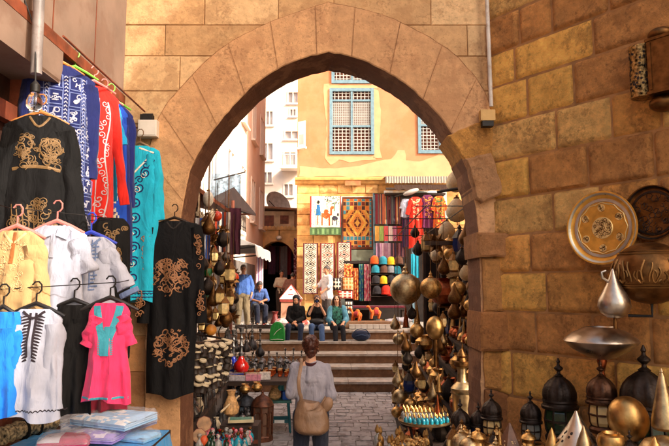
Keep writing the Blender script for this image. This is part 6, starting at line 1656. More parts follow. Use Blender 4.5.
# dresses under the striped awning
def dress(label, px, py, L_m, sh, hem, m, seed, deco=None, Y=18.0, sl=.4):
    g = Garment(L_m, sh, sh*.95, hem, depth=.07, sl=sl, slw=.09, sla=14, fold=.035, nf=4, seed=seed, drop=.06, seg=32, rows=28)
    o = g.build('dress', label, 'dress', m, FP(px,py,Y)); 
    if deco:
        mb = MB(); 
        for k in range(9): g.ribbon(mb, spiral((-1)**k*.05, -.12-.07*k, .05, 1.2, k, 1), .016, .006, .003)
        g.ribbon(mb, arcp_(0,-.06,.12,PI,2*PI,10), .03, .006, .003)
        mb.build('embroidery', deco, o)
    return o
dress('scarlet dress with pale yoke hanging under the striped awning', 415.5,197,1.55,.19,.24, cm('scarlet',(206,44,24)), 3, cm('paleyoke',(226,180,140)), sl=.5)
dress('purple dress with gold neck hanging between scarlet and orange ones', 427.5,195,1.0,.17,.22, cm('purple',(96,30,70)), 5, cm('goldyoke',(206,130,60)))
dress('orange floral dress, last under the striped awning', 439,196,1.0,.16,.20, M_vcloth, 9, cm('greenmotif',(60,110,60)), Y=17.9); 
o = bpy.data.objects['dress.002']
ca = o.data.color_attributes['Col']
for i, p in enumerate(o.data.polygons):
    c = o.data.vertices[p.vertices[0]].co; v = nz(c.x*9,c.z*9,4); cc = lin(206,90,30) if v < .1 else (lin(230,170,60) if v < .25 else lin(180,30,40))
    for li in p.loop_indices: ca.data[li].color = (*cc,1)
dress('plain white smock hanging at the edge of the striped awning', 405.5,199,.55,.12,.15, cm('white',()), 11, None, Y=18.1, sl=.25)
flat('scarf', 'turquoise cloth hanging behind the dark striped ball lamp', 'scarf', 411,419,254,278, lambda u,v: lin(30,150,176), Y=17.9)
# striped awning
sa = thing('striped_awning', 'cream awning with grey striped valance over the dresses', 'awning', (FP(416,184,18.2).x, 18.98, FP(416,181,18.9).z))
wv = (FP(448,184,18).x-FP(385,184,18).x)/2; n = 48
mb = MB(); R0, R1, R2 = [], [], []
for i in range(n+1):
    x = -wv+2*wv*i/n; c = lin(226,216,196) if (i//1) % 2 else lin(150,146,140)
    R0.append(mb.add((x,0,.10))); R1.append(mb.add((x,-1.0,-.02))); R2.append(mb.add((x,-1.02,-.24+.025*abs(math.sin(i*PI/3)))))
for i in range(n):
    c = lin(176,166,148) if (i//1) % 2 else lin(110,104,98)
    mb.face((R0[i],R1[i],R1[i+1],R0[i+1]), c); mb.face((R1[i],R2[i],R2[i+1],R1[i+1]), c)
mb.build('canopy', M_vcloth, sa)
mb = MB(); mb.bbox(-wv+.02, wv-.02, -.98,-.9,-.42,-.36); 
mb.bbox(-wv+.02, wv-.02, -.6,-.02,-.52,-.46); mb.build('front_beam', M_rack, sa)
mb = MB(); rows_ = []
for i in range(25):
    x = -wv*.72+2*wv*.86*i/24; rows_.append([mb.add((x,-.985,-.27)), mb.add((x,-.99,-.40-.05*abs(math.sin(i*.8))))])
for i in range(24): mb.face((rows_[i][0],rows_[i][1],rows_[i+1][1],rows_[i+1][0]))
mb.build('dark_fringe', cm('darkfringe',(70,50,40)), sa)
# street lamp head on facade
wlp = thing('facade_lamp', 'grey cobra-head lamp on the yellow house over the white smock', 'lamp', FP(411,192,18.0))
mb = MB(); mb.ell((0,0,0),(.26,.12,.08),16,8,Matrix.Rotation(R(-20),3,'Y')); mb.build('lamp_head', mat('grey_enamel', lin(170,166,160), rough=.5), wlp, smooth=True)
mb = MB(); mb.tube([(-.2,0,-.06),(-.45,.3,-.1),(-.5,.96,-.1)], .025); mb.build('arm', M_iron, wlp)
# name plate on the facade
np_ = MB(); a = FP(353,183,18.88); np_.box(a,(.5,.03,.16)); tag(np_.build('wall_plaque', mat('plaque_wood', lin(170,110,66), rough=.6, var=.3), None), 'small blank brown plaque on the ledge of the yellow house', 'plaque')
# knitted caps / balls
P_cap = {}
def cap_thing(nm, rgb):
    t = thing('knitted_cap', 'x', 'cap'); mb = MB(); mb.lathe([(.135,-.13),(.15,-.12),(.155,-.02),(.14,.07),(.10,.13),(.05,.16),(.004,.165)], 18, rib=.05, ribn=12); mb.build('crown', cm('knit_'+nm, rgb, bump=.6, bscale=60, bdist=.01), t, smooth=50)
    mb = MB(); mb.lathe([(.152,-.14),(.162,-.135),(.162,-.09),(.154,-.085)], 18, loop=True); mb.build('brim', cm('knit_'+nm, rgb), t, smooth=True); return Proto(t)
CAPS = dict(orange=(206,80,20), teal=(30,120,140), yellow=(214,160,20), brown=(90,56,40), black=(34,30,34), red=(200,40,20), grey=(120,120,124))
for k, v in CAPS.items(): P_cap[k] = cap_thing(k, v)
for n_, px, py, l in [('orange',374.5,260,'orange knitted cap at the start of the top row of caps'),('teal',383,260.5,'teal knitted cap in the top row beside the orange one'),('yellow',391,261,'yellow knitted cap in the top row'),('brown',399,260,'brown knitted cap at the end of the top row'),
  ('teal',375.5,269,'teal knitted cap starting the second row of caps'),('brown',384,269,'brown knitted cap in the second row'),('grey',390.5,269,'grey knitted cap in the second row'),('teal',397,270,'teal knitted cap ending the second row of caps'),
  ('black',376,279.5,'black knitted cap starting the third row of caps'),('yellow',383.5,280,'yellow knitted cap in the third row'),('black',391,279,'black knitted cap in the third row of caps next to the yellow one'),('teal',398,279,'teal knitted cap ending the third row'),
  ('black',377,290,'black knitted cap starting the lowest row'),('red',386,290,'red-orange knitted cap in the lowest row of caps'),('red',392,291.5,'red-orange knitted cap at the end of the lowest row'),]:
    P_cap[n_].put(FP(px,py,18.25), l, rnd.uniform(0,3), .82 if n_ != 'red' else .95)
cb = thing('cap_stand', 'black rack behind the rows of knitted caps', 'rack', (FP(386,262,18.4).x, 18.48, ZL))
mb = MB(); mb.bbox(-.52,.62,0,.04,.12,FP(386,258,18.4).z-ZL); mb.build('board', M_dark, cb)
mb = MB()
for yy in (264.5,274,284.5,296): mb.bbox(-.52,.62,-.30,-.002,FP(386,yy,18.4).z-ZL-.02,FP(386,yy,18.4).z-ZL); 
mb.build('shelf', M_rack, cb)
# dark horizontal board above hanging cloths
mb = MB(); a, b = FP(344,261,18.5), FP(374,263.5,18.5); mb.bbox(a.x,b.x,18.46,18.52,b.z,a.z); tag(mb.build('cloth_rail', M_dark, None), 'dark board over the floral hanging cloths', 'rail')
a, b = FP(351,250,18.97), FP(374,261,18.97); mb = MB(); mb.bbox(a.x,b.x,18.90,18.93,b.z,a.z); tag(mb.build('window_board', mat('greygreen_board', lin(120,124,104), rough=.7), None), 'grey-green board below the square-patterned carpet', 'board')
def flor(a, b, c, seed): return lambda u, v: (b if nz(u*5,v*11,seed) > .12 else (c if nz(u*6,v*13,seed+4) > .18 else a))
flat('floral_cloth', 'orange floral cloth hanging under the dark board', 'cloth', 344,353,264,279, flor(lin(196,80,36),lin(226,170,90),lin(120,40,40),2), Y=18.45)
flat('floral_cloth', 'long orange and gold floral cloth beside the framed cushions', 'cloth', 353.5,358.5,268,300, flor(lin(206,110,40),lin(150,50,40),lin(226,190,120),6), Y=18.44)
flat('floral_cloth', 'teal and blue floral cloth hanging third under the dark board', 'cloth', 359,363.5,264,301, flor(lin(40,110,130),lin(30,60,120),lin(120,170,110),9), Y=18.45)
flat('floral_cloth', 'pink floral cloth hanging last under the dark board', 'cloth', 364,371,264,301, flor(lin(206,110,130),lin(226,180,170),lin(190,60,60),13), Y=18.45)
def cush(label, x0, x1, y0, y1, fn, Y=18.2):
    a, b = FP(x0,y0,Y), FP(x1,y1,Y); w_, h_ = (b.x-a.x), (a.z-b.z); mb = MB(); n = 16; Fm, Bm = [], []
    for j in range(n+1):
        r1, r2 = [], []
        for i in range(n+1):
            u, v = i/n*2-1, j/n*2-1; p = .07*((1-u**4)*(1-v**4))**.6
            r1.append(mb.add((u*w_/2, -p, -v*h_/2))); r2.append(mb.add((u*w_/2, p+.001, -v*h_/2)))
        Fm.append(r1); Bm.append(r2)
    for j in range(n):
        for i in range(n):
            c = fn((i+.5)/n,(j+.5)/n); mb.face((Fm[j][i],Fm[j+1][i],Fm[j+1][i+1],Fm[j][i+1]), c); mb.face((Bm[j][i],Bm[j][i+1],Bm[j+1][i+1],Bm[j+1][i]), c)
    o = mb.build('cushion', M_vcloth, None, (a+b)/2, smooth=60); tag(o, label, 'cushion')
def mot(a, b, c, s_): return lambda u, v: a if max(abs(u-.5),abs(v-.5)) > .42 else (b if abs(math.sin(u*s_)*math.sin(v*s_)) > .45 else c)
cush('black and cream patterned cushion beside the man in white', 333,341,278,290, mot(BLK,BLK,CR,9))
cush('brown patterned cushion beside the black and cream one', 342,353.5,277,291, mot(lin(90,50,30),lin(190,110,50),lin(206,180,130),11))
cush('cream and red cushion lying below the brown one', 338,353,291,299, mot(lin(160,40,36),lin(190,60,50),CR,10))
cush('black and white cushion at the foot of the seated long-haired woman', 345,353,301,315, mot(BLK,CR,BLK,10), Y=17.6)
# counter with red dark cloth, stuffed camels and white boxes
ct = thing('low_counter', 'low dark counter with maroon cloth under the knitted caps', 'counter', (FP(372,310,17.9).x, 17.9, ZL))
mb = MB(); mb.bbox(-.72,.95,-.3,.25,.44,.50); mb.build('top', M_dark, ct); mb = MB(); mb.bbox(-.70,.93,-.31,.22,.50,.55); mb.build('maroon_cloth', cm('maroon',(96,24,40)), ct)
mb = MB()
for x in (-.66,.89): mb.bbox(x-.03,x+.03,-.25,.2,0,.44)
mb.build('leg', M_rack, ct)
def camel_toy(label, px, py, Y, rot):
    t = thing('toy_camel', label, 'toy', W(px,py,Y), rot); mb = MB()
    mb.ell((0,0,.17),(.15,.085,.085)); mb.ell((-.02,0,.26),(.06,.05,.06)); mb.cap((.12,0,.18),(.19,0,.32),.035,.028); mb.ell((.22,0,.335),(.055,.03,.032))
    for x in (-.10,.10):
        for y in (-.05,.05): mb.cap((x,y,.15),(x+.03,y,.02),.03,.025)
    o = mb.build('body', mat('orange_plush', lin(206,100,34), rough=.9, var=.3, scale=30), t, smooth=True)
    md = o.modifiers.new('r','REMESH'); md.mode = 'VOXEL'; md.voxel_size = .014; mesh_now(o)
    for p in o.data.polygons: p.use_smooth = True
    mb = MB(); mb.lathe([(.075,-.06),(.088,-.05),(.092,.0),(.088,.05),(.075,.06)], 16, (-.0,0,.18), Matrix.Rotation(R(90),3,'Y'), loop=True); mb.build('saddle_cloth', cm('saddle',(150,40,40)), t, smooth=True)
camel_toy('orange stuffed camel lying behind the seated long-haired woman', 357,321,16.4, 2.6); camel_toy('orange stuffed camel with raised head beside the pale boxes', 376,319,16.4, 3.3)
bx = thing('low_plinth', 'low stone plinth on the landing under the toy camels', 'plinth', (W(372,326,16.2).x, 16.35, ZL)); mb = MB(); mb.bbox(-.75,.75,-.3,.3,0,W(372,321,16.35).z-ZL-.002); mb.build('block', M_step, bx)
for i in range(7):
    p = W(352+6*i, 327, 15.98); mb = MB(); mb.box((0,0,.06),(.145,.12,.10)); o = mb.build('white_carton', mat('white_card', lin(206,198,190), rough=.6, var=.1), None, (p.x, 15.95, ZL)); tag(o, 'little white carton in the row along the top step', 'carton', 'white cartons along the top step'); mb = MB(); mb.box((0,0,.117),(.148,.123,.012)); mb.build('lid', mat('white_card'), o)
gp = thing('wrapped_bundle', 'grey cloth bundle heaped beside the second toy camel', 'bundle', W(398,325,16.3)); mb = MB()
for i in range(8): mb.ell((rnd.uniform(-.25,.3),rnd.uniform(-.1,.1),.08+.06*rnd.random()),(.16,.12,.08),12,8)
o = mb.build('cloth', cm('grey_bundle',(150,144,150)), gp, smooth=True); md = o.modifiers.new('r','REMESH'); md.mode='VOXEL'; md.voxel_size=.02; mesh_now(o)
for p in o.data.polygons: p.use_smooth = True
# bags on the steps
bg_ = thing('backpack', 'dark blue backpack lying on the second step from the top', 'backpack', W(361,339.5,15.0)+Vector((0,0,0))); bg_.location = (W(361,341,15.05).x, 15.02, ZL-RISE)
mb = MB(); mb.ell((0,0,.13),(.24,.13,.135)); mb.ell((.05,-.09,.10),(.15,.07,.09)); o = mb.build('body', cm('navybag',(30,40,66), bump=.4, bscale=60), bg_, smooth=True); md = o.modifiers.new('r','REMESH'); md.mode='VOXEL'; md.voxel_size=.014; mesh_now(o)
for p in o.data.polygons: p.use_smooth = True
mb = MB(); mb.tube(cr([(-.2,-.05,.2),(-.08,-.16,.29),(.1,-.15,.28),(.2,-.06,.18)],6), .018, 8, .5); mb.tube(cr([(-.15,-.12,.12),(0,-.165,.16),(.15,-.15,.12)],6), .006, 6); mb.build('strap', cm('bagstrap',(60,80,110)), bg_, smooth=True)
gb_ = thing('green_bag', 'bright green round-topped bag on the top step beside the woman in the black headscarf', 'bag', (W(277.5,335,15.1).x, 15.05, ZL-RISE))
mb = MB(); prof = [(-.24,0),(-.235,.22),(-.20,.38),(-.10,.47),(.02,.49),(.14,.44),(.22,.34),(.25,.18),(.25,0)]; mb.prism(prof, -.14, .16); o = mb.build('body', cm('limegreen',(24,120,44)), gb_, smooth=40)
bm_ = bmesh.new(); bm_.from_mesh(o.data); bmesh.ops.bevel(bm_, geom=bm_.edges[:], offset=.02, segments=2, affect='EDGES'); bm_.to_mesh(o.data); bm_.free()
mb = MB(); mb.tube(cr([(-.1,-.145,.15),(.0,-.15,.25),(.14,-.15,.33)],6), .014, 6, .4); mb.tube(cr([(-.2,-.145,.03),(.0,-.15,.05),(.2,-.145,.04)],6), .012, 6, .4); mb.build('white_marking', mat('white_paint'), gb_)
# blanket of trinkets, vase, pyramid stall
bl = thing('trinket_blanket', 'dark blanket spread with white trinkets in front of the seated man', 'blanket', (W(263,318,17.0).x, 16.6, ZL+.004))
mb = MB(); mb.bbox(-.62,.42,-.45,.5,0,.012); mb.build('cloth', cm('blackcloth',(30,26,28)), bl)
mb = MB(); mb.bbox(-.64,.44,-.47,-.38,-.003,.10); mb.build('front_edge', M_dark, bl)
for i in range(34):
    mb = MB(); mb.ell((0,0,.035),(rnd.uniform(.03,.06),rnd.uniform(.03,.05),rnd.uniform(.025,.05)),10,6); o = mb.build('trinket', mat('pale_trinket', lin(206,196,190), rough=.4, var=.3) if i%4 else M_redg, None, (bl.location.x-.56+.12*(i%9)+rnd.uniform(-.02,.02), 16.32+.19*(i//9), ZL+.012), smooth=True)
    tag(o, 'small pale trinket laid out on the dark blanket' if i%4 else 'small red trinket laid out on the dark blanket', 'trinket', 'pale trinkets on the blanket' if i%4 else 'red trinkets on the blanket')
single('red_vase', 'dark red clay vase standing on the landing behind the trinkets', 'vase', [(.08,0),(.12,.03),(.13,.12),(.08,.24),(.06,.34),(.10,.42),(.09,.42),(.05,.34),(.004,.2)], mat('red_clay', lin(120,40,34), rough=.5, var=.3), Vector((W(275,318,17).x, 17.0, ZL)), 20)
py_ = thing('sweets_stall', 'boxy stall with a red and white pyramid roof before the far archway', 'stall', (W(291,318,18).x, 18.0, ZL))
mb = MB(); mb.bbox(-.36,.36,-.3,.3,.003,.72); mb.build('cabinet', mat('peach_board', lin(206,150,120), rough=.7, var=.15), py_)
mb = MB(); mb.bbox(-.40,.40,-.34,.34,.72,.80); mb.build('red_band', mat('red_cloth', lin(170,70,58), rough=.8), py_)
mb = MB(); a = [mb.add(v) for v in ((-.42,-.36,.80),(.42,-.36,.80),(.42,.36,.80),(-.42,.36,.80),(0,0,1.25))]
for i in range(4): mb.face((a[i],a[(i+1)%4],a[4]), lin(222,206,200))
mb.face(a[:4][::-1], lin(222,206,200)); mb.build('pyramid_roof', M_vcloth, py_)
mb = MB()
for v in ((-.42,-.36),(.42,-.36),(.42,.36),(-.42,.36)): mb.tube([(v[0],v[1],.81),(0,0,1.26)], .012, 6)
for k in (.33,.66): mb.tube([(-.42*(1-k)*.33-.0,-.36*(1-k)-.01,.80+.45*k),( .42*(1-k)*.33,-.36*(1-k)-.01,.80+.45*k)], .015, 6)
mb.build('red_piping', mat('red_cloth'), py_)
mb = MB(); mb.ell((0,0,.12),(.5,.34,.14),18,8); o = mb.build('patterned_sack', M_vcloth, None, (W(300,327,16.6).x-.25,16.9,ZL), smooth=True)
ca = o.data.color_attributes['Col']
for p in o.data.polygons:
    c = p.center; v = nz(c.x*9,c.y*9,c.z*9); cc = lin(214,196,190) if v < .05 else lin(190,70,60)
    for li in p.loop_indices: ca.data[li].color = (*cc,1)
tag(o, 'red and white patterned sack lying in front of the pyramid-roofed stall', 'sack')
# wares in the far archway
q = random.Random(6)
for i, (c, n_) in enumerate([((110,40,44),'maroon'),((150,70,50),'russet'),((214,170,40),'yellow'),((90,50,70),'plum'),((60,40,44),'dark brown'),((170,90,80),'dusty pink'),((120,110,110),'grey'),((130,30,36),'crimson'),((70,66,80),'slate')]):
    x = 260+4.0*i; sheet('garment', '%s garment hanging in the far archway' % n_, 'garment', cm('far_'+n_.replace(' ','_'), c), W(x, 244+3*q.random(), AY+.9+.2*(i%3)), .30, q.uniform(.8,1.7) if n_ != 'yellow' else .55, 6, 10, .04, 4)
sheet('shawl', 'maroon and silver patterned shawl on the archway jamb next to the yellow house', 'shawl', M_vcloth, W(297,238,AY-.1), .26, 2.4, 8, 40, .02, 3, 0, lambda u,v: lin(96,30,44) if nz(u*5,v*40,2) < .1 else lin(170,130,140))
sheet('shawl', 'pink and white striped shawl hanging at the shutter of the white awning', 'shawl', M_vcloth, W(260,252,17.5)+Vector((0,0,0)), .22, 1.2, 8, 20, .02, 3, .5, lambda u,v: [lin(206,150,160),lin(222,214,222),lin(150,120,170)][int(u*8)%3])
py_.scale = (.78,.78,.93); gb_.scale = (.76,.9,.95)
al = thing('archway_lamp', 'small white globe lamp hanging in the mouth of the far archway', 'lamp', W(279,238,AY-.05)); mb = MB(); mb.ell((0,0,0),(.12,.12,.10),14,8); mb.build('globe', mat('milk_glass'), al, smooth=True); mb = MB(); mb.tube([(0,0,.09),(0,.06,.35)], .015); mb.build('stem', M_iron, al)
# ================================================================== PEOPLE
M_skin = mat('skin', (1,1,1), rough=.55, attr=True, var=.06, scale=12, bump=.05)
SK_L, SK_M, SK_D = lin(214,160,128), lin(190,134,100), lin(166,112,82)
def remesh(o, vs, sm=2):
    md = o.modifiers.new('r','REMESH'); md.mode = 'VOXEL'; md.voxel_size = vs
    if sm: m2 = o.modifiers.new('s','SMOOTH'); m2.factor = .5; m2.iterations = sm
    mesh_now(o)
    o.data.polygons.foreach_set('use_smooth', [True]*len(o.data.polygons)); return o
def wrinkle(o, amp, sc_=9, seed=0, zs_=.5):
    me = o.data
    N_ = [v.normal.copy() for v in me.vertices]; C_ = [v.co.copy() for v in me.vertices]; out = []
    for c, n in zip(C_, N_):
        d = nz(c.x*sc_, c.y*sc_, c.z*sc_*zs_+seed)+.5*nz(c.x*sc_*2.3, c.y*sc_*2.3, c.z*sc_*1.5+seed)
        out.extend(c + n*(amp*d))
    me.vertices.foreach_set('co', out)
    me.update()
def V(*a): return Vector(a)
ST = dict(pel=V(0,0,.93), wai=V(0,-.005,1.08), che=V(0,.0,1.27), nek=V(0,.01,1.43), hed=V(0,-.015,1.585),
          lsh=V(-.158,.0,1.38), rsh=V(.158,.0,1.38), lel=V(-.205,.02,1.12), rel=V(.205,.02,1.12), lwr=V(-.215,-.05,.89), rwr=V(.215,-.05,.89),
          lhi=V(-.09,0,.92), rhi=V(.09,0,.92), lkn=V(-.10,-.02,.50), rkn=V(.10,-.02,.50), lan=V(-.10,.02,.08), ran=V(.10,.02,.08), lto=V(-.115,-.15,.03), rto=V(.115,-.15,.03))
def head(mb, c, fw, up_):
    fw = fw.normalized(); sd = fw.cross(up_).normalized(); up_ = sd.cross(fw).normalized()
    M = Matrix((sd, -fw, up_)).transposed()               # local x side, -y face, z up
    P = lambda x, y, z: c + M @ V(x, y, z)
    mb.ell(P(0,.012,.025),(.074,.090,.088),18,12,M); mb.ell(P(0,-.028,-.03),(.058,.062,.075),16,10,M); mb.ell(P(0,-.055,-.088),(.026,.024,.02),10,8,M)
    mb.cap(P(0,-.085,.005),P(0,-.104,-.028),.010,.015,8); mb.ell(P(0,-.084,-.062),(.024,.012,.010),10,6,M)
    for s_ in (-1,1):
        mb.ell(P(s_*.074,.008,-.005),(.010,.018,.030),8,6,M); mb.ell(P(s_*.03,-.078,.022),(.02,.012,.008),8,6,M)
        mb.ell(P(s_*.038,-.062,-.025),(.022,.02,.022),8,6,M)
    return P
def hand(mb, wr, d, pn, side, curl=.5, s=1.):
    d = d.normalized(); pn = (pn - d*pn.dot(d)).normalized(); sd = d.cross(pn)*side
    mb.cap(wr, wr+d*.025*s, .024*s, .027*s, 8)
    for k in range(3): mb.cap(wr+d*.02*s+sd*(.022*(k-1))*s, wr+d*.085*s+sd*(.026*(k-1))*s, .016*s, .014*s, 8)
    for k, L in enumerate((.068,.078,.072,.056)):
        b = wr+d*.085*s+sd*(-.033+.022*k)*s; d1 = (d*math.cos(curl)+pn*math.sin(curl)); d2 = (d*math.cos(curl*2.1)+pn*math.sin(curl*2.1))
        m_ = b+d1*L*.5*s; mb.cap(b, m_, .0095*s, .009*s, 7); mb.cap(m_, m_+d2*L*.5*s, .009*s, .0075*s, 7)
    b = wr+d*.03*s-sd*.028*s; d1 = (d*.7-sd*.6+pn*.35).normalized(); m_ = b+d1*.04*s; mb.cap(b, m_, .012*s, .010*s, 7); mb.cap(m_, m_+(d*.9+pn*.45).normalized()*.032*s, .010*s, .008*s, 7)
def figure(label, loc, rotz, pose=None, scale=1, skin=SK_M, face=None, hands=None, vs=.0105, girth=1.0):
    J = {k: v.copy() for k, v in ST.items()}
    for k, v in (pose or {}).items(): J[k] = Vector(v)
    mb = MB()
    g = girth
    for s_ in (-1,0,1):
        mb.cap(J['pel']+V(s_*.06*g,0,0), J['wai']+V(s_*.052*g,0,0), .095*g, .080*g); mb.cap(J['wai']+V(s_*.052*g,0,0), J['che']+V(s_*.075,0,0), .080*g, .088)
    mb.cap(J['che'], (J['lsh']+J['rsh'])/2+V(0,0,-.01), .10, .075); mb.cap(J['lsh']*.8+J['rsh']*.2+V(0,0,-.02), J['rsh']*.8+J['lsh']*.2+V(0,0,-.02), .060, .060)
    for a in 'lr': mb.cap(J['nek']+V(0,0,-.005), J[a+'sh']*.9+J['nek']*.1+V(0,0,.005), .046, .044)
    mb.cap(J['nek']+V(0,0,-.05), J['hed']*.75+J['nek']*.25, .056, .050)
    for a in 'lr':
        mb.cap(J[a+'sh'], J[a+'el'], .049, .039); mb.cap(J[a+'el'], J[a+'wr'], .041, .026)
        mb.cap(J[a+'hi'], J[a+'kn'], .088*g, .058); mb.cap(J[a+'kn'], J[a+'an'], .057, .036)
        hl = J[a+'an']+(J[a+'an']-J[a+'to'])*.25; hl.z = J[a+'to'].z; mb.cap(J[a+'an'], hl, .036, .030); mb.cap(hl, J[a+'to'], .032, .026); mb.cap(J[a+'an'], (J[a+'an']+J[a+'to'])/2, .034, .030)
        hd, pn, cu = (hands or {}).get(a, (J[a+'wr']-J[a+'el'], V(0,-1,0) if False else V(1 if a == 'l' else -1,0,0), .45))
        hand(mb, J[a+'wr'], Vector(hd), Vector(pn), -1 if a == 'l' else 1, cu)
    fw = Vector(face) if face else V(0,-1,0)
    P = head(mb, J['hed'], fw, V(0,0,1))
    o = mb.build('person', M_skin, None); remesh(o, vs, 1)
    me = o.data
    for ca in list(me.color_attributes): me.color_attributes.remove(ca)
    ca = me.color_attributes.new('Col','FLOAT_COLOR','POINT')
    eyes = [P(s_*.031,-.078,.006) for s_ in (-1,1)]; brow = [P(s_*.032,-.084,.026) for s_ in (-1,1)]; lip = P(0,-.093,-.062)
    buf = []
    for v in me.vertices:
        c = skin
        for e in eyes:
            if (v.co-e).length < .013: c = (.03,.02,.018)
        for e in brow:
            dd = v.co-e
            if abs(dd.z) < .006 and abs(dd.x) < .02 and abs(dd.y) < .025: c = (.04,.025,.018)
        dd = v.co-lip
        if abs(dd.z) < .010 and (dd.x**2+dd.y**2) < .024**2: c = mixc(skin, (.35,.09,.07), .7)
        buf.extend((*c,1))
    ca.data.foreach_set('color', buf)
    o.location = loc; o.rotation_euler.z = rotz; o.scale = (scale,)*3
    tag(o, label, 'person'); o['J'] = 0; del o['J']
    return o, J, P
def wear(o, name, m, caps, vs=.012, sm=3, wr=.010, sc_=9, seed=0, cut=None):
    mb = MB()
    for c in caps:
        if len(c) == 3: mb.ell(c[0], c[1], 16, 10, c[2])
        else: mb.cap(*c[:4])
    s = mb.build(name, m, None); remesh(s, vs, sm)
    if wr: wrinkle(s, wr, sc_, seed)
    if cut:
        bm = bmesh.new(); bm.from_mesh(s.data)
        for co_, no_ in cut: bmesh.ops.bisect_plane(bm, geom=bm.verts[:]+bm.edges[:]+bm.faces[:], plane_co=co_, plane_no=no_, clear_outer=True)
        bm.to_mesh(s.data); bm.free()
    s.parent = o; return s
def shirt_caps(J, g=1., t=.016, sl=1.0, hem=0., loose=.0):
    c = []
    low = J['pel']+V(0,0,hem)
    for s_ in (-1,0,1):
        c.append((low+V(s_*.068*g,0,0), J['wai']+V(s_*.058*g,0,0), .100*g+t+loose, .086*g+t+loose*.7)); c.append((J['wai']+V(s_*.058*g,0,0), J['che']+V(s_*.078,0,0), .086*g+t+loose*.7, .092+t))
    c.append((J['che'], (J['lsh']+J['rsh'])/2+V(0,0,-.02), .104+t, .075+t)); c.append((J['lsh']*.82+J['rsh']*.18+V(0,0,-.02), J['rsh']*.82+J['lsh']*.18+V(0,0,-.02), .062+t*.8, .062+t*.8))
    for a in 'lr': c.append((J['nek']+V(0,0,-.03), J[a+'sh']*.92+J['nek']*.08, .044+t, .046+t*.9))
    for a in 'lr':
        e1 = J[a+'sh'].lerp(J[a+'el'], min(1, sl*2)); c.append((J[a+'sh'], e1, .049+t, .043+t*1.1))
        if sl > .5: c.append((J[a+'el'], J[a+'el'].lerp(J[a+'wr'], sl*2-1), .043+t*1.1, .032+t*1.2))
    return c
def trouser_caps(J, g=1., t=.014, wide=1.):
    c = []
    for s_ in (-1,0,1): c.append((J['pel']+V(s_*.065*g,0,-.04), J['pel']+V(s_*.06*g,0,.08), .102*g+t, .09*g+t))
    for a in 'lr': c.append((J[a+'hi'], J[a+'kn'], .094*g+t, .064+t*wide)); c.append((J[a+'kn'], J[a+'an'].lerp(J[a+'kn'],.06), .062+t*wide, .046+t*wide))
    return c
def shoes(o, J, m):
    for a in 'lr':
        hl = J[a+'an']+(J[a+'an']-J[a+'to'])*.25; hl.z = J[a+'to'].z
        wear(o, 'shoe', m, [(hl+V(0,0,.003), J[a+'to']+V(0,0,.002), .040, .036), (J[a+'an']+V(0,0,-.02), (hl+J[a+'to'])/2, .044, .042), (J[a+'to']+V(0,0,.0), J[a+'to']+(J[a+'to']-hl)*.12, .036, .028)], .012, 2, 0)
def hair_caps(P, kind):
    base = [(P(0,.022,.040),(.085,.094,.093),Matrix.Identity(3))]
    if kind == 'short': return [(P(0,.022,.042),(.084,.093,.092),Matrix.Identity(3)), (P(0,.05,-.01),(.072,.05,.05),Matrix.Identity(3))]
    return base
# --- woman walking away in the lane
LOC = Vector((W(311,420,6.2).x, 6.2, 0.0))
p = dict(lsh=(-.148,.0,1.375), rsh=(.148,.0,1.375), lel=(-.20,.045,1.13), rel=(.205,.045,1.14), lwr=(-.12,-.19,1.12), rwr=(.13,-.19,1.12), hed=(.01,-.02,1.585))
o, J, P = figure('woman seen from behind in a grey-lavender shirt with a tan shoulder bag', LOC, R(180), p, 1.0, SK_L, face=(.12,-1,-.12), hands={'l': ((.5,-.8,.1),(.4,0,-.5),.6), 'r': ((-.5,-.8,.1),(-.4,0,-.5),.6)}, vs=.009, girth=.95)
wear(o, 'shirt', cm('lavender',(158,152,160), bump=.3, crease=.9), shirt_caps(J, .90, .016, .82, -.10, .016), .0085, 2, .020, 8, 3)
wear(o, 'jeans', cm('darkdenim',(44,48,62)), trouser_caps(J, .96, .010), .010, 3, .008, 10, 1); shoes(o, J, cm('darkshoe',(40,34,32)))
hb = [(P(0,.022,.040),(.086,.092,.088),Matrix.Identity(3)), (P(0,.05,-.03),(.070,.055,.055),Matrix.Identity(3)), (P(0.005,.095,.035),(.058,.050,.060),Matrix.Identity(3)), (P(.02,.11,.075),(.040,.035,.04),Matrix.Identity(3)), (P(-.03,.10,.07),(.035,.035,.04),Matrix.Identity(3)), (P(.0,.06,-.065),(.045,.03,.04),Matrix.Identity(3))]
M_hairr = mat('chestnut_hair', lin(80,40,26), rough=.42, var=.45, scale=24, bump=.7, bscale=90, bdist=.006, spec=.5)
h_ = wear(o, 'hair', M_hairr, hb, .006, 1, .010, 34, 2)
mb = MB(); q = random.Random(4)
for k in range(42):
    a0 = q.uniform(0,2*PI); u = q.uniform(-.3,1.1); c0 = P(.085*math.sin(a0)*.98,.02+.088*abs(math.cos(a0)),.0+.05*q.uniform(-1,1.3)); c2 = P(.02*math.cos(a0*2),.135,.045+.03*q.uniform(-1,1)); c1 = (c0+c2)/2+V(0,.012,.02*u)
    mb.tube(cr([c0,c1,c2],5), .0035, 5)
mb.build('hair_strands', M_hairr, h_, smooth=True)
mb = MB(); mb.lathe([(.058,-.02),(.066,-.01),(.068,.005),(.06,.02),(.054,.018)], 24, J['nek']+V(0,.0,.005), Matrix.Rotation(R(-14),3,'X'), loop=True); mb.build('scarf_collar', cm('maroonscarf',(70,30,34)), o, smooth=True)
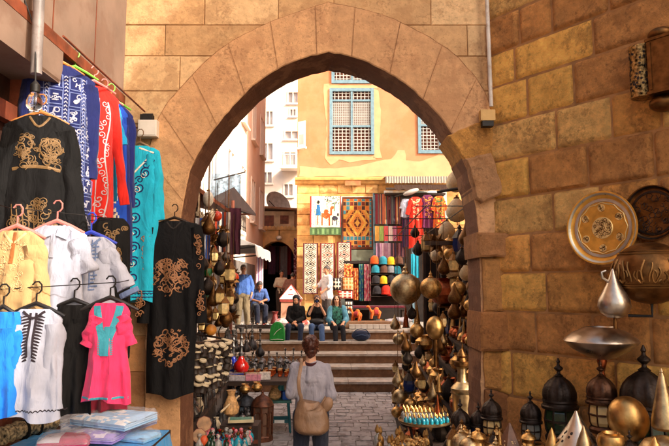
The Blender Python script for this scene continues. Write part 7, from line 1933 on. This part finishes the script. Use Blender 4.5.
def woman_bag():
    mb = MB(); n = 28; rows = []
    for j in range(19):                                  # slouching sack section by section from mouth to base
        v = j/18; w_ = .085+.09*math.sin(min(1,v*1.25)*PI*.5)**.8 if v < .8 else .175-.085*((v-.8)/.2)**2; d_ = .035+.075*math.sin(PI*min(1,v*.62+.06))
        if v > .85: d_ *= 1-((v-.85)/.15)**2*.75
        z = -.31*v; row = []
        for k in range(n):
            a = 2*PI*k/n; x = w_*math.copysign(abs(math.cos(a))**.8,math.cos(a)); y = d_*math.sin(a)
            dz = -.035*(x/.2)*1.0 if v < .25 else 0
            f = .016*nz(x*11,z*9,3)+.016*math.sin(x*30+z*12)*max(0,.7-v)+.010*nz(x*26,z*20,8)
            row.append(mb.add((x+.02*v,y+f,z+dz+.03*(1-v)*(x/.2)**2*4)))
        rows.append(row)
    for j in range(18):
        for k in range(n): mb.face((rows[j][k],rows[j+1][k],rows[j+1][(k+1)%n],rows[j][(k+1)%n]))
    mb.face(rows[0]); mb.face(rows[-1][::-1]); return mb
M_tan = mat('tan_leather', lin(140,106,78), rough=.5, var=.22, scale=7, bump=.35, bscale=120, bdist=.003, crease=.5)
bagw = thing('shoulder_bag', 'slouchy tan leather bag hanging behind the hips of the woman in lavender', 'bag', W(310,402.5,6.02))
bo = woman_bag().build('bag_body', M_tan, bagw, smooth=True)
mb = MB(); b0 = Vector((-.075,0,.01)); bl_ = bagw.location
# strap from bag mouth over her shoulder
S0 = LOC+Vector((-.092,-.145,1.445)); Sm = LOC+Vector((-.112,-.225,1.30)); Sf = LOC+Vector((-.06,.06,1.47))
pts = [bl_+Vector((-.10,-.01,-.03)), bl_+Vector((-.085,-.03,.05)), LOC+Vector((-.105,-.215,1.18)), Sm, S0, LOC+Vector((-.10,-.02,1.478)), LOC+Vector((-.085,.07,1.44))]
pts = [p_-bl_ for p_ in pts]; mb.tube(cr(pts,6), .017, 8, .3, up=Vector((0,-1,.15))); mb.build('strap', M_tan, bagw, smooth=True)
mb = MB(); mb.tube(cr([bl_*0+Vector((-.10,-.01,-.03)), Vector((-.02,-.085,-.06)), Vector((.09,-.07,-.02)), Vector((.15,-.02,.06))],6), .012, 8, .5); mb.lathe([(.012,-.004),(.022,-.004),(.022,.004),(.012,.004)], 14, (-.10,-.012,-.03), Matrix.Rotation(R(90),3,'X'), loop=True); mb.build('gusset_strap', M_tan, bagw, smooth=True)
mb = MB(); mb.ell((.165,.0,-.02),(.06,.03,.075),14,8,Matrix.Rotation(R(25),3,'Y')); mb.build('side_tie', M_tan, bagw, smooth=True)
# --- seated trio on the top step
def seated(**k):
    d = dict(pel=V(0,.02,.10), wai=V(0,.04,.25), che=V(0,.02,.44), nek=V(0,.0,.60), hed=V(0,-.03,.755), lsh=V(-.155,.01,.55), rsh=V(.155,.01,.55), lel=V(-.21,-.05,.30), rel=V(.21,-.05,.30), lwr=V(-.08,-.28,.26), rwr=V(.08,-.28,.26),
             lhi=V(-.09,.0,.09), rhi=V(.09,.0,.09), lkn=V(-.12,-.44,.10), rkn=V(.12,-.44,.10), lan=V(-.11,-.50,-.36), ran=V(.11,-.50,-.36), lto=V(-.13,-.66,-.405), rto=V(.13,-.66,-.405))
    d.update({a: Vector(b) for a, b in k.items()}); return d
SEATY = YL+.17
def seat(px): return Vector((W(px,330,SEATY).x, SEATY, ZL+.004))
JE = cm('bluedenim',(60,84,124)); JD = cm('navydenim',(30,40,66)); BT = cm('blacktop',(22,20,22), sheen=0)
p = seated(lkn=(-.17,-.40,.12), rkn=(.15,-.42,.12), lan=(-.19,-.38,-.36), ran=(.12,-.44,-.36), lto=(-.24,-.53,-.405), rto=(.15,-.60,-.405), lwr=(-.05,-.34,.20), rwr=(.03,-.32,.24))
o, J, P = figure('seated woman in a black headscarf and dark jeans with clasped hands', seat(296), 0, p, 1, SK_M, face=(.05,-1,-.2), hands={'l': ((.8,-.5,-.3),(0,.3,-1),.6), 'r': ((-.8,-.5,-.2),(0,.3,-1),.6)})
wear(o, 'top', BT, shirt_caps(J, 1.0, .018, .95), .012, 3, .014); wear(o, 'jeans', JD, trouser_caps(J), .012, 3, .010)
shoes(o, J, cm('darkshoe',()))
I3 = Matrix.Identity(3)
hs_ = wear(o, 'headscarf', cm('blackscarf',(20,19,22), sheen=0), [(P(0,.03,.035),(.098,.102,.105),I3),(P(0,.03,-.05),(.085,.08,.09),I3),(J['nek'],J['nek']+V(0,-.02,.06),.095,.08),(J['che']+V(0,-.06,.06),J['nek']+V(0,-.03,0),.07,.09)], .010, 2, .010, 12)
bm = bmesh.new(); bm.from_mesh(hs_.data); fc = P(0,-.085,-.012)
bmesh.ops.delete(bm, geom=[v for v in bm.verts if (v.co-fc).length < .066], context='VERTS'); bm.to_mesh(hs_.data); bm.free()
p = seated(lel=(-.22,-.12,.36), rel=(.22,-.12,.36), lwr=(-.085,-.20,.64), rwr=(.085,-.20,.64), hed=(0,-.04,.76), lan=(-.10,-.46,-.40), ran=(.17,-.50,-.585), rkn=(.13,-.46,.09), rto=(.19,-.66,-.63), lkn=(-.13,-.42,.12), lto=(-.13,-.6,-.405))
p['ran'] = V(.16,-.72,-.565); p['rto'] = V(.18,-.88,-.625)
o, J, P = figure('seated woman in black holding a camera up to her face', seat(317), 0, p, 1, SK_L, face=(0,-1,-.1), hands={'l': ((.55,-.25,.8),(.7,.2,-.3),.9), 'r': ((-.55,-.25,.8),(-.7,.2,-.3),.9)})
wear(o, 'top', BT, shirt_caps(J, 1.0, .016, .45), .012, 3, .012, 9, 4); wear(o, 'jeans', JE, trouser_caps(J, 1, .012), .012, 3, .010, 9, 4); shoes(o, J, cm('paleshoe',(190,180,176)))
wear(o, 'hair', mat('brown_hair', lin(74,42,28), rough=.45, var=.4, scale=24, bump=.5, bscale=90), [(P(0,.022,.044),(.086,.094,.092),I3),(P(0,.08,.03),(.05,.045,.06),I3)], .009, 1, .006, 30)
cmr = thing('camera', 'black camera held up to the face of the seated woman in black', 'camera', seat(317)+Vector((0,-.215,.735)))
mb = MB(); mb.box((0,0,0),(.135,.06,.085)); mb.box((0,.0,.055),(.05,.055,.03)); mb.build('camera_body', mat('camera_plastic', lin(24,24,26), rough=.45, var=.1), cmr); mb = MB(); mb.lathe([(.034,0),(.036,.02),(.036,.06),(.030,.062)], 20, (0,-.028,-.004), Matrix.Rotation(R(90),3,'X')); mb.build('lens', mat('camera_plastic'), cmr, smooth=30); mb = MB(); mb.lathe([(.004,.0),(.028,.0),(.028,.003),(.004,.006)], 20, (0,-.0905,-.004), Matrix.Rotation(R(90),3,'X')); mb.build('front_glass', M_blg, cmr)
hb_ = thing('handbag', 'black handbag on the lap of the woman with the camera', 'handbag', seat(317)+Vector((0,-.26,.20))); mb = MB(); mb.ell((0,0,.03),(.19,.10,.085),18,10); mb.build('bag_body', mat('black_leather', lin(26,24,26), rough=.5, var=.3), hb_, smooth=True); mb = MB(); mb.tube(cr([(-.15,0,.08),(-.1,-.09,.1),(.1,-.09,.1),(.15,0,.08)],6), .008, 6); mb.build('handle', mat('black_leather'), hb_, smooth=True)
p = seated(lwr=(-.11,-.36,.20), rwr=(.13,-.34,.20), lel=(-.22,-.08,.28), rel=(.24,-.07,.28), lkn=(-.09,-.45,.09), rkn=(.10,-.45,.09), hed=(-.01,-.02,.765))
for a, x in (('l',-.08),('r',.13)): p[a+'an'] = V(x,-.74,-.56); p[a+'to'] = V(x*1.15,-.90,-.62)
p['lkn'] = V(-.08,-.50,.08); p['rkn'] = V(.11,-.50,.08)
o, J, P = figure('seated woman with long brown hair, green patterned top and pale blue cardigan', seat(337), R(4), p, 1, SK_L, face=(-.1,-1,-.05), hands={'l': ((.25,-.8,-.35),(0,-.3,-1),.35), 'r': ((-.2,-.8,-.35),(0,-.3,-1),.35)})
M_green = mat('green_print_cloth', lin(50,110,96), rough=.85, var=.9, scale=18, bump=.2, bscale=150, detail=1)
wear(o, 'top', M_green, shirt_caps(J, 1.0, .018, .62, 0, .01), .012, 3, .014, 9, 7)
cc_ = []
for a, s_ in (('l',-1),('r',1)):
    cc_ += [(J[a+'sh'], J[a+'el'], .082, .076), (J[a+'el'], J[a+'el'].lerp(J[a+'wr'],.55), .076, .062), (J['che']+V(s_*.15,.02,-.02), J['pel']+V(s_*.18,.0,.06), .055, .06), (J['che']+V(s_*.09,.06,0), J['pel']+V(s_*.1,.08,.05), .07, .08)]
wear(o, 'cardigan', cm('paleblue',(90,150,176)), cc_, .012, 3, .014, 9, 9)
wear(o, 'leggings', cm('blackleg',(26,26,32), sheen=0), trouser_caps(J, 1, .006), .012, 3, .006, 9, 4)
shoes(o, J, cm('pinkshoe',(190,130,116)))
wear(o, 'hair', mat('brown_hair'), [(P(0,.035,.045),(.086,.088,.085),I3),(P(-.075,.02,.0),P(-.10,.0,-.24),.035,.042),(P(.075,.02,.0),P(.105,.01,-.26),.036,.045),(P(0,.07,.0),P(0,.09,-.24),.075,.085),(P(-.05,-.045,.085),P(-.085,.0,.0),.022,.03),(P(.05,-.045,.085),P(.085,.0,.0),.022,.03)], .009, 1, .012, 26)
# --- man standing on the landing
MY = 16.6
p = dict(lel=(-.25,.05,1.13), rel=(.25,.04,1.13), lwr=(-.22,-.02,.92), rwr=(.235,-.06,.90), lan=(-.13,.02,.08), ran=(.13,.02,.08), lto=(-.17,-.14,.03), rto=(.16,-.14,.03))
o, J, P = figure('grey-haired man standing in a blue shirt and khaki trousers', Vector((W(242.5,327,MY).x, MY, ZL)), R(8), p, 1.0, SK_M, face=(.1,-1,-.05), girth=1.12)
wear(o, 'shirt', cm('blueshirt',(74,110,184)), shirt_caps(J, 1.14, .018, .8, .02, .01), .012, 3, .014); wear(o, 'trousers', cm('khaki',(128,112,86)), trouser_caps(J, 1.1, .02, 1.6), .012, 3, .014, 8, 3); shoes(o, J, cm('darkshoe',()))
wear(o, 'hair', mat('grey_hair', lin(120,112,106), rough=.6, var=.3, scale=30, bump=.4), hair_caps(P,'short'), .010, 1, .004, 30)
# --- man sitting on a stool behind him
SYY = 17.6; sl_ = Vector((W(258,316,SYY).x, SYY, ZL))
p = seated(che=(0,-.03,.44), nek=(0,-.10,.58), hed=(0,-.19,.70), lsh=(-.18,-.05,.55), rsh=(.18,-.05,.55), lwr=(-.03,-.38,.24), rwr=(.05,-.38,.26), lel=(-.24,-.14,.30), rel=(.24,-.14,.30))
o, J, P = figure('man in a blue shirt sitting hunched with folded hands, behind the trinkets', sl_+Vector((0,0,.44)), R(18), p, 1, SK_D, face=(0,-1,-.55), hands={'l': ((.8,-.4,-.2),(0,.3,-1),.6), 'r': ((-.8,-.4,-.2),(0,.3,-1),.6)}, girth=1.08)
wear(o, 'shirt', cm('steelblue',(66,92,150)), shirt_caps(J, 1.1, .018, .5, .02), .012, 3, .014); wear(o, 'trousers', cm('navytrousers',(28,32,50)), trouser_caps(J, 1.05, .018, 1.4), .012, 3, .012, 8, 3); shoes(o, J, cm('darkshoe',()))
wear(o, 'hair', mat('dark_grey_hair', lin(70,62,58), rough=.6, var=.3, scale=30, bump=.4), hair_caps(P,'short'), .010, 1, .004, 30)
cs = thing('low_stool', 'low dark stool under the hunched man in blue', 'stool', sl_+Vector((0,.05,0)), R(18)); mb = MB(); mb.box((0,0,.40),(.38,.34,.06)); mb.build('seat', M_rack, cs)
for sx in (-.15,.15):
    for sy in (-.13,.13): mb = MB(); mb.tube([(sx,sy,.37),(sx*1.1,sy*1.1,0)], .02); mb.build('leg', M_rack, cs)
# --- man in white before the carpets
WY = 17.3
p = dict(lel=(-.24,-.10,1.16), lwr=(-.16,-.30,1.10), rel=(.25,-.02,1.14), rwr=(.2,-.22,.98))
o, J, P = figure('dark-haired man in a white shirt turned towards the hanging runners', Vector((W(327,330,WY).x, WY, ZL)), R(-62), p, 1.0, SK_M, face=(.15,-1,-.25), girth=1.08)
wear(o, 'shirt', cm('offwhite',(206,202,204)), shirt_caps(J, 1.1, .024, .62, -.10, .015), .012, 3, .016); wear(o, 'trousers', cm('greytrousers',(70,64,62)), trouser_caps(J, 1.05, .018, 1.4), .012, 3, .012, 8, 3); shoes(o, J, cm('darkshoe',()))
wear(o, 'hair', mat('dark_grey_hair'), hair_caps(P,'short'), .010, 1, .004, 30)
# --- man in cream by the archway
CY = 22.0
p = dict(lel=(-.24,-.02,1.14), lwr=(-.06,-.20,1.08), rel=(.24,-.02,1.14), rwr=(.08,-.20,1.06))
o, J, P = figure('young man in a cream shirt standing in front of the far archway', Vector((W(281,312,CY).x, CY, ZL)), R(20), p, 1.0, SK_M)
wear(o, 'shirt', cm('creamshirt',(214,196,170)), shirt_caps(J, 1.02, .018, .5, -.04), .012, 3, .012); wear(o, 'trousers', cm('browntrousers',(80,60,50)), trouser_caps(J, 1, .018, 1.4), .012, 3, .012, 8, 3); shoes(o, J, cm('darkshoe',()))
wear(o, 'hair', mat('black_hair', lin(26,20,18), rough=.45, var=.3, scale=30, bump=.4), hair_caps(P,'short'), .010, 1, .004, 30)
# --- dark-haired person behind the pyramid stall
DY = 19.2
o, J, P = figure('dark-haired person in brown bending behind the pyramid-roofed stall', Vector((W(289,313,DY).x, DY, ZL)), R(150), dict(che=(0,-.08,1.24), nek=(0,-.14,1.36), hed=(0,-.22,1.49), lsh=(-.175,-.1,1.34), rsh=(.175,-.1,1.34)), .96, SK_D, face=(0,-1,-.5))
wear(o, 'shirt', cm('brownshirt',(96,54,40)), shirt_caps(J, 1.0, .02, .8, -.04), .012, 3, .012); wear(o, 'trousers', cm('browntrousers',()), trouser_caps(J, 1, .018, 1.4), .012, 3, .012, 8, 3); shoes(o, J, cm('darkshoe',()))
wear(o, 'hair', mat('black_hair'), hair_caps(P,'') , .010, 1, .006, 30)
# ================================================================== CAMERA, LIGHT
cam = bpy.data.cameras.new('camera'); co = bpy.data.objects.new('camera', cam); COL.objects.link(co)
co.location = (0,0,CAMZ); co.rotation_euler = (R(90)+PITCH, 0, 0)
cam.sensor_width = 36; cam.lens = 36*F/669; cam.clip_end = 2000; cam.clip_start = .05
sc.camera = co
SD = Vector((-.7,.45,-.60)).normalized()
sun = bpy.data.lights.new('sun', 'SUN'); sun.energy = 2.0; sun.angle = R(.6); sun.color = (1,.95,.86)
s_o = bpy.data.objects.new('sun', sun); COL.objects.link(s_o); s_o.rotation_euler = SD.to_track_quat('-Z','Y').to_euler()
w = bpy.data.worlds.new('World'); sc.world = w; w.use_nodes = True
nt = w.node_tree; bg = nt.nodes['Background']; bg.inputs['Strength'].default_value = .15
sky = nt.nodes.new('ShaderNodeTexSky'); sky.sky_type = 'NISHITA'; sky.sun_disc = False
sky.sun_elevation = math.asin(-SD.z); sky.sun_rotation = math.atan2(-SD.x, -SD.y)
sky.dust_density = 6; sky.air_density = 1.0; sky.ozone_density = .6
hs = nt.nodes.new('ShaderNodeMix'); hs.data_type = 'RGBA'; hs.blend_type = 'MULTIPLY'; hs.inputs[0].default_value = 1; hs.inputs[7].default_value = (1.08,1.0,.90,1)
nt.links.new(sky.outputs[0], hs.inputs[6]); nt.links.new(hs.outputs[2], bg.inputs[0])
sc.view_settings.view_transform = 'Standard'; sc.view_settings.look = 'None'; sc.view_settings.gamma = 1; sc.view_settings.use_curve_mapping = False
sc.view_settings.exposure = 1.38
sc.cycles.max_bounces = 8
try: sc.cycles.use_denoising = True
except Exception: pass
